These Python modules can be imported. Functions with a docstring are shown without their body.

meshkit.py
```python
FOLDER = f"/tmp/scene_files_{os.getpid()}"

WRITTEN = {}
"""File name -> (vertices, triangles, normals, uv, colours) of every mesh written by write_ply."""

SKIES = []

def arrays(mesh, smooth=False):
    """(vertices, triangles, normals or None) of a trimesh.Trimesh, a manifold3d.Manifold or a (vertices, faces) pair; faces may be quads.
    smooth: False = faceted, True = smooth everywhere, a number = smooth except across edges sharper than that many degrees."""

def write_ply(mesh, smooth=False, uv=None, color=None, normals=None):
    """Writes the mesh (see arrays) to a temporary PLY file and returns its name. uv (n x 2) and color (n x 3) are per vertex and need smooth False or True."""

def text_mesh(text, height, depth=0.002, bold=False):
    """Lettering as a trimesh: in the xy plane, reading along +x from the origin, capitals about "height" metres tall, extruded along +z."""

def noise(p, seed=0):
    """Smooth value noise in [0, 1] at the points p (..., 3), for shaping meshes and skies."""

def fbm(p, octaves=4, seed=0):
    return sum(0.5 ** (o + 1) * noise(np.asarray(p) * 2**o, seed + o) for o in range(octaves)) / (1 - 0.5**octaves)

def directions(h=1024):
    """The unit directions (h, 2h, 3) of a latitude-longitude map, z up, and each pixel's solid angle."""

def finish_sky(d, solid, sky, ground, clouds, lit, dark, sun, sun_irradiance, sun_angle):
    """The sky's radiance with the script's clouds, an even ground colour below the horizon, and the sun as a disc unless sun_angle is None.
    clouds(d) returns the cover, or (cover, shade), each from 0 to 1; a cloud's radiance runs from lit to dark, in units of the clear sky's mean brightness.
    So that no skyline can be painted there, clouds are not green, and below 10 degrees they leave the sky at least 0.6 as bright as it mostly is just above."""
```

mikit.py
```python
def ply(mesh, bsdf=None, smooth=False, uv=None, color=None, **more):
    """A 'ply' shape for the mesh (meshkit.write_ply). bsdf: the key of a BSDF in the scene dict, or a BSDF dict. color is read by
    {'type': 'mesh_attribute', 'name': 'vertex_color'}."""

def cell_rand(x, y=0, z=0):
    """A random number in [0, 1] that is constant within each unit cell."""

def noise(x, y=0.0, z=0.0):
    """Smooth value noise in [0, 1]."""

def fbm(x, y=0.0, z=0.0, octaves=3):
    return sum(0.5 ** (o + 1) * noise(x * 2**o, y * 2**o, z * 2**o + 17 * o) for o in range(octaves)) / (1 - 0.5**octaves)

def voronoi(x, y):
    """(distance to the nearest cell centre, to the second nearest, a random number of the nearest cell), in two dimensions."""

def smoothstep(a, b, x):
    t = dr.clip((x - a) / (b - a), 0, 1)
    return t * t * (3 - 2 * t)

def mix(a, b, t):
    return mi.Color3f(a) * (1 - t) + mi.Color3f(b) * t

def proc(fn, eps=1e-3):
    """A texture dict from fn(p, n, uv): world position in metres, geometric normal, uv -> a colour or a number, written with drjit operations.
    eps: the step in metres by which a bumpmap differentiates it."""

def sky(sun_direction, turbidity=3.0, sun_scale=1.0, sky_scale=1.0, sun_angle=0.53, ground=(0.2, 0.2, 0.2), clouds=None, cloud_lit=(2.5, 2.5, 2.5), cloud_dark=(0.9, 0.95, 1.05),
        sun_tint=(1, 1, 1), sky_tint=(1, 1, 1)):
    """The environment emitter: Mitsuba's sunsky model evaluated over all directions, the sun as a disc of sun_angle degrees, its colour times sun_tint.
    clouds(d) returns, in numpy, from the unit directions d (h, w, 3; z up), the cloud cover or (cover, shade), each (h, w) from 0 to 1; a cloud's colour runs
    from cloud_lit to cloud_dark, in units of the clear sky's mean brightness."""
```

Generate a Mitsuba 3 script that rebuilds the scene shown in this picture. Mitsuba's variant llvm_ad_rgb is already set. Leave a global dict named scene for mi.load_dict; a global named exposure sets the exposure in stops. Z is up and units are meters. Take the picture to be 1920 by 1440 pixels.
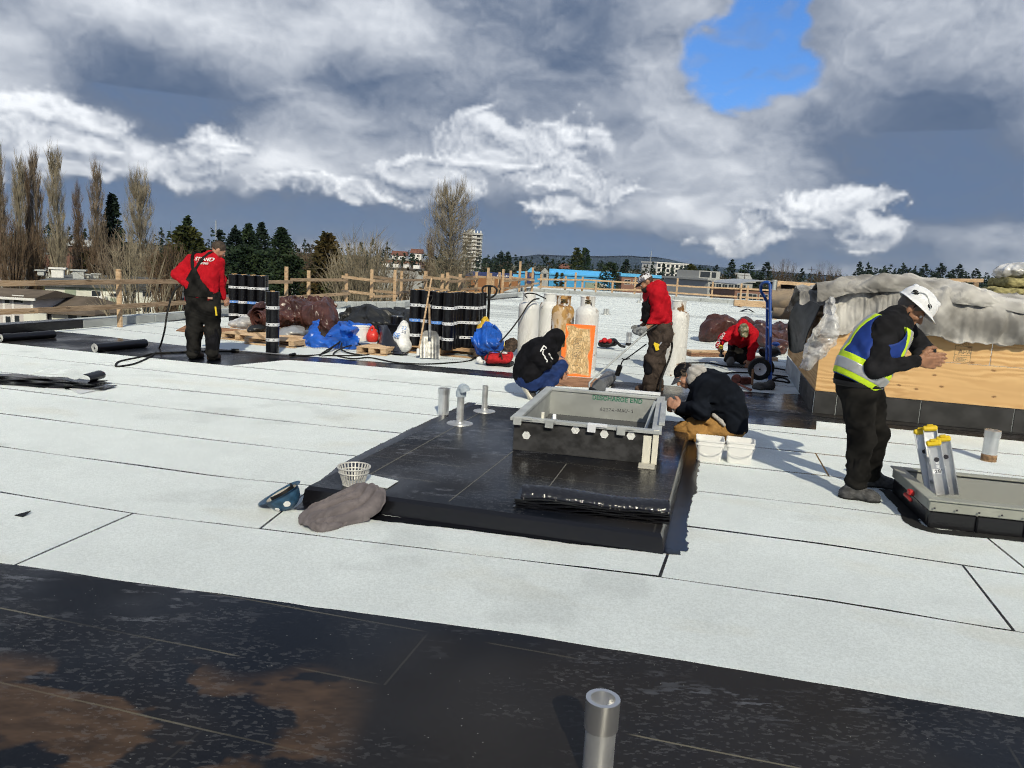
import math, random
import numpy as np, trimesh, manifold3d as m3
import mitsuba as mi, drjit as dr
import mikit, meshkit
from mikit import noise, fbm, voronoi, cell_rand, smoothstep, mix
from scipy.spatial import ConvexHull
from shapely.geometry import Polygon
T = mi.ScalarTransform4f
rng = np.random.default_rng(7)
random.seed(7)
scene, labels = {}, {}

# ---------------------------------------------------------------- camera, sky, exposure
F, HC, H0, ROLL = 1400.0, 1.65, 498.0, 0.055      # focal length in photo pixels (1920 wide), eye height, horizon row, roll
_p = math.atan((720 - H0) / F)
FW = np.array([0, math.cos(_p), -math.sin(_p)]); _up = np.array([0, math.sin(_p), math.cos(_p)]); _rt = np.array([1.0, 0, 0])
RT = math.cos(ROLL) * _rt + math.sin(ROLL) * _up
UP = -math.sin(ROLL) * _rt + math.cos(ROLL) * _up
EYE = np.array([0, 0, HC])
def ray(x, y): return FW + RT * (x - 960) / F - UP * (y - 720) / F
def G(x, y, z=0.0):
    d = ray(x, y); return EYE + d * ((z - HC) / d[2])
def P(x, y, Y):
    d = ray(x, y); return EYE + d * (Y / d[1])
def px_of(X):
    v = np.asarray(X, float) - EYE; d = v @ FW
    return 960 + F * (v @ RT) / d, 720 - F * (v @ UP) / d
scene['camera'] = {'type': 'perspective', 'fov': 2 * math.degrees(math.atan(960 / F)), 'fov_axis': 'x', 'near_clip': 0.05, 'far_clip': 40000.0,
                   'to_world': T().look_at(origin=EYE.tolist(), target=(EYE + FW).tolist(), up=UP.tolist())}
exposure = 1.63
SUN_EL, SUN_AZ = math.radians(34), math.radians(170)      # azimuth clockwise from +y
SUN = [math.cos(SUN_EL) * math.sin(SUN_AZ), math.cos(SUN_EL) * math.cos(SUN_AZ), math.sin(SUN_EL)]

def azel(x, y):
    d = ray(x, y); return math.degrees(math.atan2(d[0], d[1])), math.degrees(math.atan2(d[2], math.hypot(d[0], d[1])))
# banks of cloud: where (az, el from a picture direction), half size in degrees (az, el), brightness added
BANKS = [(x, y, a, b, w) for x, y, a, b, w in [
    (90, 215, 3.6, 1.5, .62), (20, 275, 4, 2.2, .5), (180, 290, 4, 1.7, .42), (405, 262, 2.6, 1.4, .5), (300, 300, 5, 1.5, .36), (480, 300, 4, 1.6, .3),
    (610, 195, 3.2, 1.4, .2), (540, 225, 2.5, 1.8, .16), (640, 355, 5.5, .9, .34), (520, 330, 4, 1.3, .25), (915, 270, 3.0, 2.2, .50), (800, 330, 4, 1.6, .33), (1000, 300, 4, 2.2, .36), (1080, 265, 3, 1.5, .33),
    (1130, 345, 4, 1.2, .34), (1060, 395, 4, .9, .32), (1200, 300, 3, 1.2, .16), (1300, 315, 3.6, .7, .16), (1580, 375, 3.8, 1.1, .52), (1645, 425, 2.4, 1.3, .50), (1400, 445, 3.4, .9, .34), (1480, 410, 3, .8, .33), (1330, 395, 3, .8, .18),
    (1250, 395, 5, 1.4, .20), (1120, 425, 6, 1.0, .14), (1380, 350, 5, 1.6, .20), (1760, 440, 6, 1.2, .22), (700, 290, 5, 2.2, .18), (1230, 235, 5, 2.2, .18), (1500, 300, 4, 1.5, .12), (760, 225, 4, 1.6, .14), (620, 470, 8, .7, .08), (330, 30, 9, 2.4, .26), (560, 70, 5, 2.2, .26), (740, 20, 4, 2, .3), (30, 130, 4, 3, .3), (880, 110, 3, 3, .12), (1000, 230, 3, 1.6, .12), (1560, 30, 4, 2, .12), (1590, 130, 3, 1.5, .1), (1880, 60, 4, 2, .1), (1240, 150, 2, 3, .1), (1330, 240, 4, 1.5, .15),
    (80, 60, 3, 2, -.16), (430, 190, 9, 2.8, -.20), (650, 130, 5, 2.6, -.13), (300, 150, 5, 1.8, -.16), (880, 30, 3, 2.5, -.18), (1120, 110, 4.5, 3.5, -.15), (1150, 200, 3, 1.5, -.1), (1650, 230, 7, 3, -.15), (1780, 120, 6, 3, -.08), (1560, 280, 4, 1.2, -.06), (1850, 350, 6, 2.6, -.3), (1780, 250, 5, 3, -.08), (1720, 330, 3.5, 1.6, -.18),
    (500, 400, 16, 1.7, -.34), (100, 420, 9, 1.6, -.28), (850, 420, 6, 1.2, -.26), (1150, 460, 10, 1.0, -.24), (950, 390, 5, 1, -.14), (1250, 255, 3, 1.2, -.1), (1690, 475, 8, .9, -.14), (1050, 440, 8, .8, -.12)]]
BANKS = [(*azel(x, y), a, b, w) for x, y, a, b, w in BANKS]
HOLES = [(*azel(x, y), a, b, w) for x, y, a, b, w in [(1440, 60, 3.6, 3.0, 1.2), (1470, 130, 2.6, 1.8, 1.0), (1345, 110, 1.7, 1.3, .6), (1385, 175, 1.9, 1.1, .8), (1310, 95, 1.4, 1.0, .5), (1360, 40, 1.6, 1.2, .55), (1465, -60, 4, 3, 1.0), (1545, 60, .8, 2.4, -.7), (1345, 62, 1.0, .35, -.4)]]
def clouds(d):
    az = np.degrees(np.arctan2(d[..., 0], d[..., 1])); el = np.degrees(np.arcsin(np.clip(d[..., 2], -1, 1)))
    st = lambda a, b, x: (lambda t: t * t * (3 - 2 * t))(np.clip((x - a) / (b - a), 0, 1))
    N = lambda x, y, o, s: meshkit.fbm(np.stack([x, y, 0 * x], -1), o, s)
    w1 = N(az / 4.0, el / 2.6, 4, 3) - .5; w2 = N(az / 4.0 + 31, el / 2.6, 4, 5) - .5
    a2, e2 = az + 4.5 * w1, el + 2.6 * w2
    def billow(x, y):
        s, amp, tot = 0, 1.0, 0
        for o in range(5):
            n_ = meshkit.noise(np.stack([x * 2.1 ** o + 9.7 * o, y * 2.1 ** o, 0 * x], -1), 40 + o); s = s + amp * np.sqrt(np.abs(2 * n_ - 1)); tot += amp; amp *= .6
        return 1 - s / tot                                            # round puffs with sharp creases between them
    px_, py_ = a2 / 2.3, e2 / 1.7
    h0 = billow(px_, py_); relief = np.clip((h0 - billow(px_ + .10, py_ + .28)) * 2.4, -1, 1)
    soft = N(az / 9, el / 5, 5, 11) - .5; mid = N(a2 / 3.4, e2 / 2.0, 5, 12) - .5
    out = np.clip((np.abs(az) - 40) / 15, 0, 1)                       # the sky goes on round the camera in the same broken way
    b = .29 + .42 * soft + .24 * mid + .06 * relief
    m = -1 + 0 * az; lit = 0 * az
    for a, e, sa, se, w in BANKS:
        r2 = ((a2 - a) / sa) ** 2 + ((e2 - e) / se) ** 2
        if w > .3:
            g = 1 - r2 * .55; m = np.maximum(m, g); lit = np.maximum(lit, w * np.clip(g + .3, 0, 1) * (.62 + .38 * np.clip((e2 - e) / se + .5, 0, 1)))
        else: b = b + w * np.exp(-np.clip(r2, 0, 30) * .8)
    b = .235 + 1.12 * (b - .29) - .05 * out + out * .5 * (N(a2 / 14 + 77, e2 / 8, 4, 21) - .5)
    far_m = out * st(.56, .66, N(a2 / 11 + 40, e2 / 6, 4, 23)) * np.clip(1.4 - el / 25, 0, 1); m = np.maximum(m, far_m * 1.2 - .3); lit = np.maximum(lit, .45 * far_m)
    cm = st(-.06, .42, m - .52 + 1.15 * (h0 - .22))
    b = b + cm * (np.clip(.26 + 1.15 * lit + .42 * relief + .25 * mid, 0, 1) - b) * .92
    b = .06 + .5 * (b - .06 + np.sqrt((b - .06) ** 2 + .12 ** 2)); b = b * (1 + .50 * soft + .25 * mid + .10 * relief * np.clip(1 - b, 0, 1) + .12 * (N(a2 / 1.6 + 4, e2 / 1.0, 4, 81) - .5))
    hole = 0 * az
    for a, e, sa, se, w in HOLES:
        hole = hole + w * np.exp(-(((a2 - a) / sa) ** 2 + ((e2 - e) / se) ** 2))
    hole = hole + out * 6 * np.clip(N(a2 / 20 + 55, e2 / 12, 4, 31) - .55, 0, 1) * np.clip((el - 8) / 20, 0, 1)
    wisp = 1.5 * mid + .7 * (h0 - .35) + .5 * (N(a2 / 1.2, e2 / .8, 4, 61) - .5)
    cover = 1 - st(.25, 1.05, hole - wisp * np.clip(2 * hole, 0, 1)) * (.98 - .3 * st(.52, .75, N(a2 / 2.2 + 9, e2 / .7, 4, 71)))
    return cover, 1 - np.clip(b, 0, 1)
scene['sky'] = mikit.sky(SUN, turbidity=3, sun_scale=1.0, sky_scale=1.0, clouds=clouds, cloud_lit=(3.25, 3.38, 3.55), cloud_dark=(.09, .25, .58), sky_tint=(.62, 1.02, 1.62), sun_tint=(.83, .96, 1.10))

# ---------------------------------------------------------------- helpers: naming
def numbered(name):
    k, n = name, 0
    taken = lambda k: k in scene or k in labels or any(s.startswith(k + '__') for s in scene)
    while taken(k):
        n += 1; k = f'{name}_{n:03d}'
    return k
def thing(name, label, cat, group=None, kind=None):
    k = numbered(name); labels[k] = {'label': label, 'category': cat}
    if group: labels[k]['group'] = group
    if kind: labels[k]['kind'] = kind
    return k
def structure(name, label):
    k = numbered(name); labels[k] = {'label': label, 'kind': 'structure'}
    return k
_cnt = {}
def put(key, mesh, mat, smooth=False, name=None, label=None, kind=None, **more):
    """the thing's own mesh, or its part key__name"""
    if isinstance(mesh, list): mesh = cat(mesh)
    if name:
        b = f'{key}__{name}'; n = _cnt.get(b, -1) + 1; _cnt[b] = n
        key = b if n == 0 else f'{b}_{n:03d}'
    scene[key] = mikit.ply(trimesh.Trimesh(*mesh, process=False), mat, smooth=smooth, **more)
    if label or kind:
        labels[key] = {**({'label': label} if label else {}), **({'kind': kind} if kind else {})}
    return key

# ---------------------------------------------------------------- helpers: meshes as (vertices, triangles)
A = lambda *a: np.array(a, float)
def unit(v): v = np.asarray(v, float); return v / (np.linalg.norm(v) + 1e-12)
def cat(ms):
    vs, fs, n = [], [], 0
    for v, f in ms:
        vs.append(v); fs.append(np.asarray(f) + n); n += len(v)
    return np.vstack(vs), np.vstack(fs)
def xf(m, R=None, t=(0, 0, 0), s=1.0):
    v = m[0] * s
    if R is not None: v = v @ np.asarray(R, float).T
    return v + np.asarray(t, float), m[1]
def rotz(a): c, s = math.cos(a), math.sin(a); return A([c, -s, 0], [s, c, 0], [0, 0, 1]).reshape(3, 3)
def frame(z, x=(1, 0, 0)):
    """rotation with columns x, y, z; z given, x near the hint"""
    z = unit(z); x = np.asarray(x, float); x = x - z * (x @ z)
    if np.linalg.norm(x) < 1e-6: x = np.cross(z, [0.3, 1, 0.2])
    x = unit(x); return np.stack([x, np.cross(z, x), z], 1)
def hull(pts):
    h = ConvexHull(np.asarray(pts, float)); v = h.points; f = h.simplices.copy(); c = v.mean(0)
    n = np.cross(v[f[:, 1]] - v[f[:, 0]], v[f[:, 2]] - v[f[:, 0]])
    bad = (n * (v[f[:, 0]] - c)).sum(1) < 0
    f[bad] = f[bad][:, ::-1]
    return v, f
def box(sx, sy, sz, b=0.0):
    """centred box with chamfer b"""
    s = A(sx, sy, sz) / 2
    if b <= 0:
        v = A(*[[x, y, z] for x in (-1, 1) for y in (-1, 1) for z in (-1, 1)]).reshape(-1, 3) * s
        f = np.array([[0, 1, 3], [0, 3, 2], [4, 6, 7], [4, 7, 5], [0, 4, 5], [0, 5, 1], [2, 3, 7], [2, 7, 6], [0, 2, 6], [0, 6, 4], [1, 5, 7], [1, 7, 3]])
        return v, f
    pts = []
    for x in (-1, 1):
        for y in (-1, 1):
            for z in (-1, 1):
                c = A(x, y, z) * s
                for k in range(3):
                    o = -A(x, y, z) * b; o[k] = 0; pts.append(c + o)
    return hull(pts)
def beam(p0, p1, w, h, b=0.004, up=(0, 0, 1)):
    """a board from p0 to p1, w wide (sideways), h high (along up)"""
    p0, p1 = np.asarray(p0, float), np.asarray(p1, float); d = p1 - p0; L = np.linalg.norm(d)
    R0 = frame(d, np.cross(d, up) if np.linalg.norm(np.cross(unit(d), up)) > .05 else (1, 0, 0))
    return xf(box(w, h, L, b), R0, (p0 + p1) / 2)
def smooth_path(pts, n=8):
    pts = np.asarray(pts, float); q = np.vstack([2 * pts[0] - pts[1], pts, 2 * pts[-1] - pts[-2]]); out = []
    for i in range(1, len(q) - 2):
        a, b, c, d = q[i - 1:i + 3]
        for t in np.arange(n) / n:
            out.append(.5 * (2 * b + (c - a) * t + (2 * a - 5 * b + 4 * c - d) * t * t + (3 * b - a - 3 * c + d) * t ** 3))
    return np.vstack([out, pts[-1]])
def tube(pts, r, sides=8, n=0, caps=True):
    p = smooth_path(pts, n) if n else np.asarray(pts, float)
    r = np.broadcast_to(np.asarray(r, float), (len(p),)) if np.ndim(r) == 0 or len(np.atleast_1d(r)) == len(p) else np.interp(np.linspace(0, 1, len(p)), np.linspace(0, 1, len(r)), r)
    t = np.gradient(p, axis=0); t /= np.linalg.norm(t, axis=1, keepdims=True) + 1e-12
    a = np.cross(t[0], [0.31, .2, .93]); a = unit(a); fr = []
    for k in range(len(p)):
        a = a - t[k] * (a @ t[k]); a = unit(a); fr.append(a)
    fr = np.array(fr); bb = np.cross(t, fr); ang = np.arange(sides) * 2 * np.pi / sides
    v = p[:, None] + r[:, None, None] * (np.cos(ang)[None, :, None] * fr[:, None] + np.sin(ang)[None, :, None] * bb[:, None])
    i, j = np.meshgrid(np.arange(len(p) - 1), np.arange(sides), indexing='ij'); j2 = (j + 1) % sides
    q = np.stack([i * sides + j, i * sides + j2, (i + 1) * sides + j2, (i + 1) * sides + j], -1).reshape(-1, 4)
    f = np.vstack([q[:, [0, 1, 2]], q[:, [0, 2, 3]]]); v = v.reshape(-1, 3)
    if caps:
        m = len(v); v = np.vstack([v, p[0], p[-1]]); k = np.arange(sides); k2 = (k + 1) % sides; o = (len(p) - 1) * sides
        f = np.vstack([f, np.stack([k2, k, k * 0 + m], 1), np.stack([o + k, o + k2, k * 0 + m + 1], 1)])
    return v, f
def cyl(p0, p1, r, r1=None, sides=24): return tube([p0, p1], [r, r if r1 is None else r1], sides)
def lathe(prof, sides=32):
    """profile [(r, z)...] turned about z; closed at r = 0 ends"""
    prof = np.asarray(prof, float); ang = np.arange(sides) * 2 * np.pi / sides
    v = np.stack([prof[:, None, 0] * np.cos(ang), prof[:, None, 0] * np.sin(ang), prof[:, None, 1] + 0 * ang], -1).reshape(-1, 3)
    i, j = np.meshgrid(np.arange(len(prof) - 1), np.arange(sides), indexing='ij'); j2 = (j + 1) % sides
    q = np.stack([i * sides + j, i * sides + j2, (i + 1) * sides + j2, (i + 1) * sides + j], -1).reshape(-1, 4)
    return v, np.vstack([q[:, [0, 1, 2]], q[:, [0, 2, 3]]])
def prism(poly, z0, z1):
    m = trimesh.creation.extrude_polygon(Polygon(poly), z1 - z0, engine='earcut'); v = np.array(m.vertices); v[:, 2] += z0
    return v, np.array(m.faces)
def gridmesh(X):
    """X (n, m, 3) -> mesh"""
    n, m = X.shape[:2]; i, j = np.meshgrid(np.arange(n - 1), np.arange(m - 1), indexing='ij'); k = (i * m + j).ravel()
    return X.reshape(-1, 3), np.vstack([np.stack([k, k + 1, k + m + 1], 1), np.stack([k, k + m + 1, k + m], 1)])
def thick(X, t):
    """a sheet given as a grid, made t thick"""
    n, m = X.shape[:2]; du = np.gradient(X, axis=0); dv = np.gradient(X, axis=1); N = np.cross(dv, du); N /= np.linalg.norm(N, axis=2, keepdims=True) + 1e-9
    a, f = gridmesh(X); b, _ = gridmesh(X - N * t); o = n * m
    ring = np.concatenate([np.arange(m), np.arange(1, n) * m + m - 1, (n - 1) * m + np.arange(m - 2, -1, -1), np.arange(n - 2, 0, -1) * m]); r2 = np.roll(ring, -1)
    return np.vstack([a, b]), np.vstack([f, f[:, ::-1] + o, np.stack([ring, ring + o, r2], 1), np.stack([r2, ring + o, r2 + o], 1)])
def spline_grid(C, n, m):
    """control points C (a, b, 3) -> smooth grid (n, m, 3)"""
    from scipy.interpolate import RectBivariateSpline
    C = np.asarray(C, float); a, b = C.shape[:2]
    return np.stack([RectBivariateSpline(np.linspace(0, 1, a), np.linspace(0, 1, b), C[..., k], kx=min(3, a - 1), ky=min(3, b - 1))(np.linspace(0, 1, n), np.linspace(0, 1, m)) for k in range(3)], -1)
def letters(text, height, origin, right, up, depth=.002, bold=False, center=False):
    m = meshkit.text_mesh(text, height, depth, bold); v = np.array(m.vertices)
    if center: v[:, 0] -= v[:, 0].max() / 2
    right, up = unit(right), unit(up); n = np.cross(right, up)
    return np.asarray(origin) + v[:, :1] * right + v[:, 1:2] * up + v[:, 2:] * n, np.array(m.faces)

# ---------------------------------------------------------------- helpers: soft bodies from distance fields
def surfnet(D, o, h):
    S = D < 0; nx, ny, nz = D.shape
    c = [S[i:nx - 1 + i, j:ny - 1 + j, k:nz - 1 + k] for i in (0, 1) for j in (0, 1) for k in (0, 1)]
    s = sum(x.astype(np.int8) for x in c); act = (s > 0) & (s < 8); ix = np.argwhere(act)
    idx = np.full(act.shape, -1, np.int64); idx[act] = np.arange(len(ix))
    corner = {(i, j, k): D[ix[:, 0] + i, ix[:, 1] + j, ix[:, 2] + k] for i in (0, 1) for j in (0, 1) for k in (0, 1)}
    acc, cnt = np.zeros((len(ix), 3)), np.zeros(len(ix))
    for a in corner:
        for ax in range(3):
            if a[ax] == 0:
                b = list(a); b[ax] = 1; b = tuple(b); da, db = corner[a], corner[b]; x = (da < 0) != (db < 0)
                t = np.where(x, da / np.where(x, da - db, 1), 0); p = np.array(a, float)[None] + np.zeros((len(ix), 1)); p[:, ax] = t
                acc[x] += p[x]; cnt[x] += 1
    V = o + h * (ix + acc / np.maximum(cnt, 1)[:, None]); Fs = []
    for ax in range(3):
        lo = [slice(1, n - 1) for n in D.shape]; lo[ax] = slice(0, D.shape[ax] - 1); hi = list(lo); hi[ax] = slice(1, D.shape[ax])
        a, b = S[tuple(lo)], S[tuple(hi)]; e = np.argwhere(a != b); flip = a[tuple(e.T)]
        base = e + np.array([l.start for l in lo]); u, v = [(1, 2), (2, 0), (0, 1)][ax]; q = []
        for du, dv in ((-1, -1), (0, -1), (0, 0), (-1, 0)):
            w = base.copy(); w[:, u] += du; w[:, v] += dv; q.append(idx[tuple(w.T)])
        q = np.stack(q, 1); q[~flip] = q[~flip][:, ::-1]; q = q[(q >= 0).all(1)]
        Fs += [q[:, [0, 1, 2]], q[:, [0, 2, 3]]]
    return V, np.vstack(Fs)
def cap(p0, p1, r0, r1=None): return ('c', np.asarray(p0, float), np.asarray(p1, float), r0, r0 if r1 is None else r1)
def ell(c, r, R=None): return ('e', np.asarray(c, float), np.asarray(r, float), np.eye(3) if R is None else np.asarray(R, float))
def sdf_prim(p, X):
    if p[0] == 'c':
        _, a, b, r0, r1 = p; d = b - a; t = np.clip(((X - a) @ d) / max(d @ d, 1e-12), 0, 1)
        return np.linalg.norm(X - a - t[..., None] * d, axis=-1) - (r0 + (r1 - r0) * t)
    _, c, r, R = p; Y = (X - c) @ R; k = np.linalg.norm(Y / r, axis=-1)
    return (k - 1) * np.minimum(np.linalg.norm(Y, axis=-1) / np.maximum(k, 1e-9), 10) if False else k * (k - 1) / np.maximum(np.linalg.norm(Y / (r * r), axis=-1), 1e-9)
def prim_box(p):
    if p[0] == 'c': r = max(p[3], p[4]); return np.minimum(p[1], p[2]) - r, np.maximum(p[1], p[2]) + r
    e = np.sqrt(((p[3] * p[2]) ** 2).sum(1)); return p[1] - e, p[1] + e
def blob(prims, h=.012, k=.03, grow=0.0, disp=None, clip=None, cut=None):
    """smooth union of prims as a mesh; grow: offset; disp(P): added near the surface; clip(P): intersected; cut: prims taken away"""
    bx = [prim_box(p) for p in prims]; lo = np.min([b[0] for b in bx], 0) - grow - k - 4 * h - .03; hi = np.max([b[1] for b in bx], 0) + grow + k + 4 * h + .03
    n = np.ceil((hi - lo) / h).astype(int) + 1; D = np.full(n, 1.0, np.float32)
    ax = [lo[i] + h * np.arange(n[i]) for i in range(3)]
    for p, (a, b) in zip(prims, bx):
        i0 = np.maximum(((a - grow - k - 3 * h - .04 - lo) / h).astype(int), 0); i1 = np.minimum(((b + grow + k + 3 * h + .04 - lo) / h).astype(int) + 2, n)
        sl = tuple(slice(x, y) for x, y in zip(i0, i1)); X = np.stack(np.meshgrid(*[ax[i][sl[i]] for i in range(3)], indexing='ij'), -1)
        d = sdf_prim(p, X) - grow; o = D[sl]; m = np.maximum(k - np.abs(o - d), 0) / k if k > 0 else 0
        D[sl] = np.minimum(o, d) - m * m * k / 4
    if disp is not None or clip is not None or cut is not None:
        near = np.argwhere(np.abs(D) < .09 + 3 * h); X = lo + h * near; v = D[tuple(near.T)].astype(float)
        if disp is not None: v = v + disp(X)
        if clip is not None: v = np.maximum(v, clip(X))
        if cut is not None:
            for c in cut: v = np.maximum(v, -sdf_prim(c, X))
        D[tuple(near.T)] = v
        if clip is not None:
            deep = np.argwhere(D <= -(.09 + 3 * h))
            if len(deep): D[tuple(deep.T)] = np.maximum(D[tuple(deep.T)], clip(lo + h * deep))
    return surfnet(D, lo, h)
def creases(amp, scale, seed=0, oct=3, stretch=(1, 1, 1)):
    """folds of cloth: long sharp creases running several ways, bent and fading in and out, as a displacement"""
    st = np.asarray(stretch, float); r = np.random.default_rng(seed + 100); dirs = r.normal(size=(3 * oct, 3)); dirs /= np.linalg.norm(dirs, axis=1, keepdims=True)
    def fn(X):
        q = X * st / scale; s = 0
        wv = np.stack([meshkit.noise(q * .9 + 11 * c, seed + c) for c in range(3)], -1) - .5
        for i, d in enumerate(dirs):
            f = 1.55 ** (i // 3) * (.8 + .4 * (i % 3) / 2); a = .62 ** (i // 3)
            ph = (q + wv * .9) @ d * f + i * .37; t = np.abs(2 * (ph - np.floor(ph)) - 1)
            m = np.clip(2.2 * meshkit.noise(q * .55 * f + 5.1 * i, seed + 20 + i) - .6, 0, 1)
            s = s + a * m * (t ** 1.3 - .45)
        return amp * s
    return fn
def crumpled(amp, scale, seed=0, oct=3):
    """a sheet creased into flat facets that meet in sharp folds: straight-line interpolation of random heights over bent tetrahedra"""
    r = np.random.default_rng(seed + 7); Q = np.linalg.qr(r.normal(size=(3, 3)))[0]
    def hsh(i, sd): h = (i[..., 0] * 374761393 + i[..., 1] * 668265263 + i[..., 2] * 2147483647 + sd * 144665) & 0xFFFFFFFF; h = ((h ^ (h >> 13)) * 1274126177) & 0xFFFFFFFF; return ((h ^ (h >> 16)) & 0xFFFFFF) / 16777215.0
    def fn(X):
        s = 0; wv = np.stack([meshkit.noise(X / scale * .8 + 13 * c, seed + c) for c in range(3)], -1) - .5
        for o in range(oct):
            q = (X / scale + .8 * wv) @ Q * 2.15 ** o + 5.3 * o; i = np.floor(q).astype(np.int64); f = q - i; order = np.argsort(-f, -1); fs = np.take_along_axis(f, order, -1); fs = np.concatenate([np.ones_like(fs[..., :1]), fs, np.zeros_like(fs[..., :1])], -1); c = i.copy(); v = 0
            for k in range(4):
                v = v + (fs[..., k] - fs[..., k + 1]) * hsh(c, seed + o)
                if k < 3: np.put_along_axis(c, order[..., k:k + 1], np.take_along_axis(c, order[..., k:k + 1], -1) + 1, -1)
            s = s + (v - .5) * .46 ** o
        return 1.7 * amp * s
    return fn
def ellgrid(c, rx, ry, rz): return ell(c, (rx, ry, rz))

# ---------------------------------------------------------------- materials
def mat(name, color, rough=.6, metal=0.0, spec=.5, **kw):
    d = {'type': 'principled', 'base_color': color if isinstance(color, dict) else {'type': 'rgb', 'value': list(color)}, 'roughness': rough, 'metallic': metal, 'specular': spec, **kw}
    scene['m_' + name] = {'type': 'twosided', 'bsdf': d}; return 'm_' + name
def bumped(name, color, bump, scale=1.0, rough=.6, spec=.5, eps=1e-3, metal=0.0, **kw):
    d = {'type': 'principled', 'base_color': color if isinstance(color, dict) else {'type': 'rgb', 'value': list(color)}, 'roughness': rough, 'specular': spec, 'metallic': metal, **kw}
    scene['m_' + name] = {'type': 'twosided', 'bsdf': {'type': 'bumpmap', 'arbitrary': mikit.proc(bump, eps), 'scale': scale, 'bsdf': d}}
    return 'm_' + name
C3 = mi.Color3f
YAW = math.radians(15.5); CY, SY = math.cos(YAW), math.sin(YAW)
def roof_ab(p): return p.x * CY - p.y * SY, p.x * SY + p.y * CY
def tone(c, amt, scale, rgb2=None):
    """base colour with soft uneven tone"""
    def fn(p, n, uv):
        k = fbm(p.x * scale, p.y * scale, p.z * scale, 4)
        return mix(C3(*[x * (1 - amt) for x in c]), C3(*(rgb2 or [min(1, x * (1 + amt)) for x in c])), smoothstep(.25, .75, k))
    return mikit.proc(fn)
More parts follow.
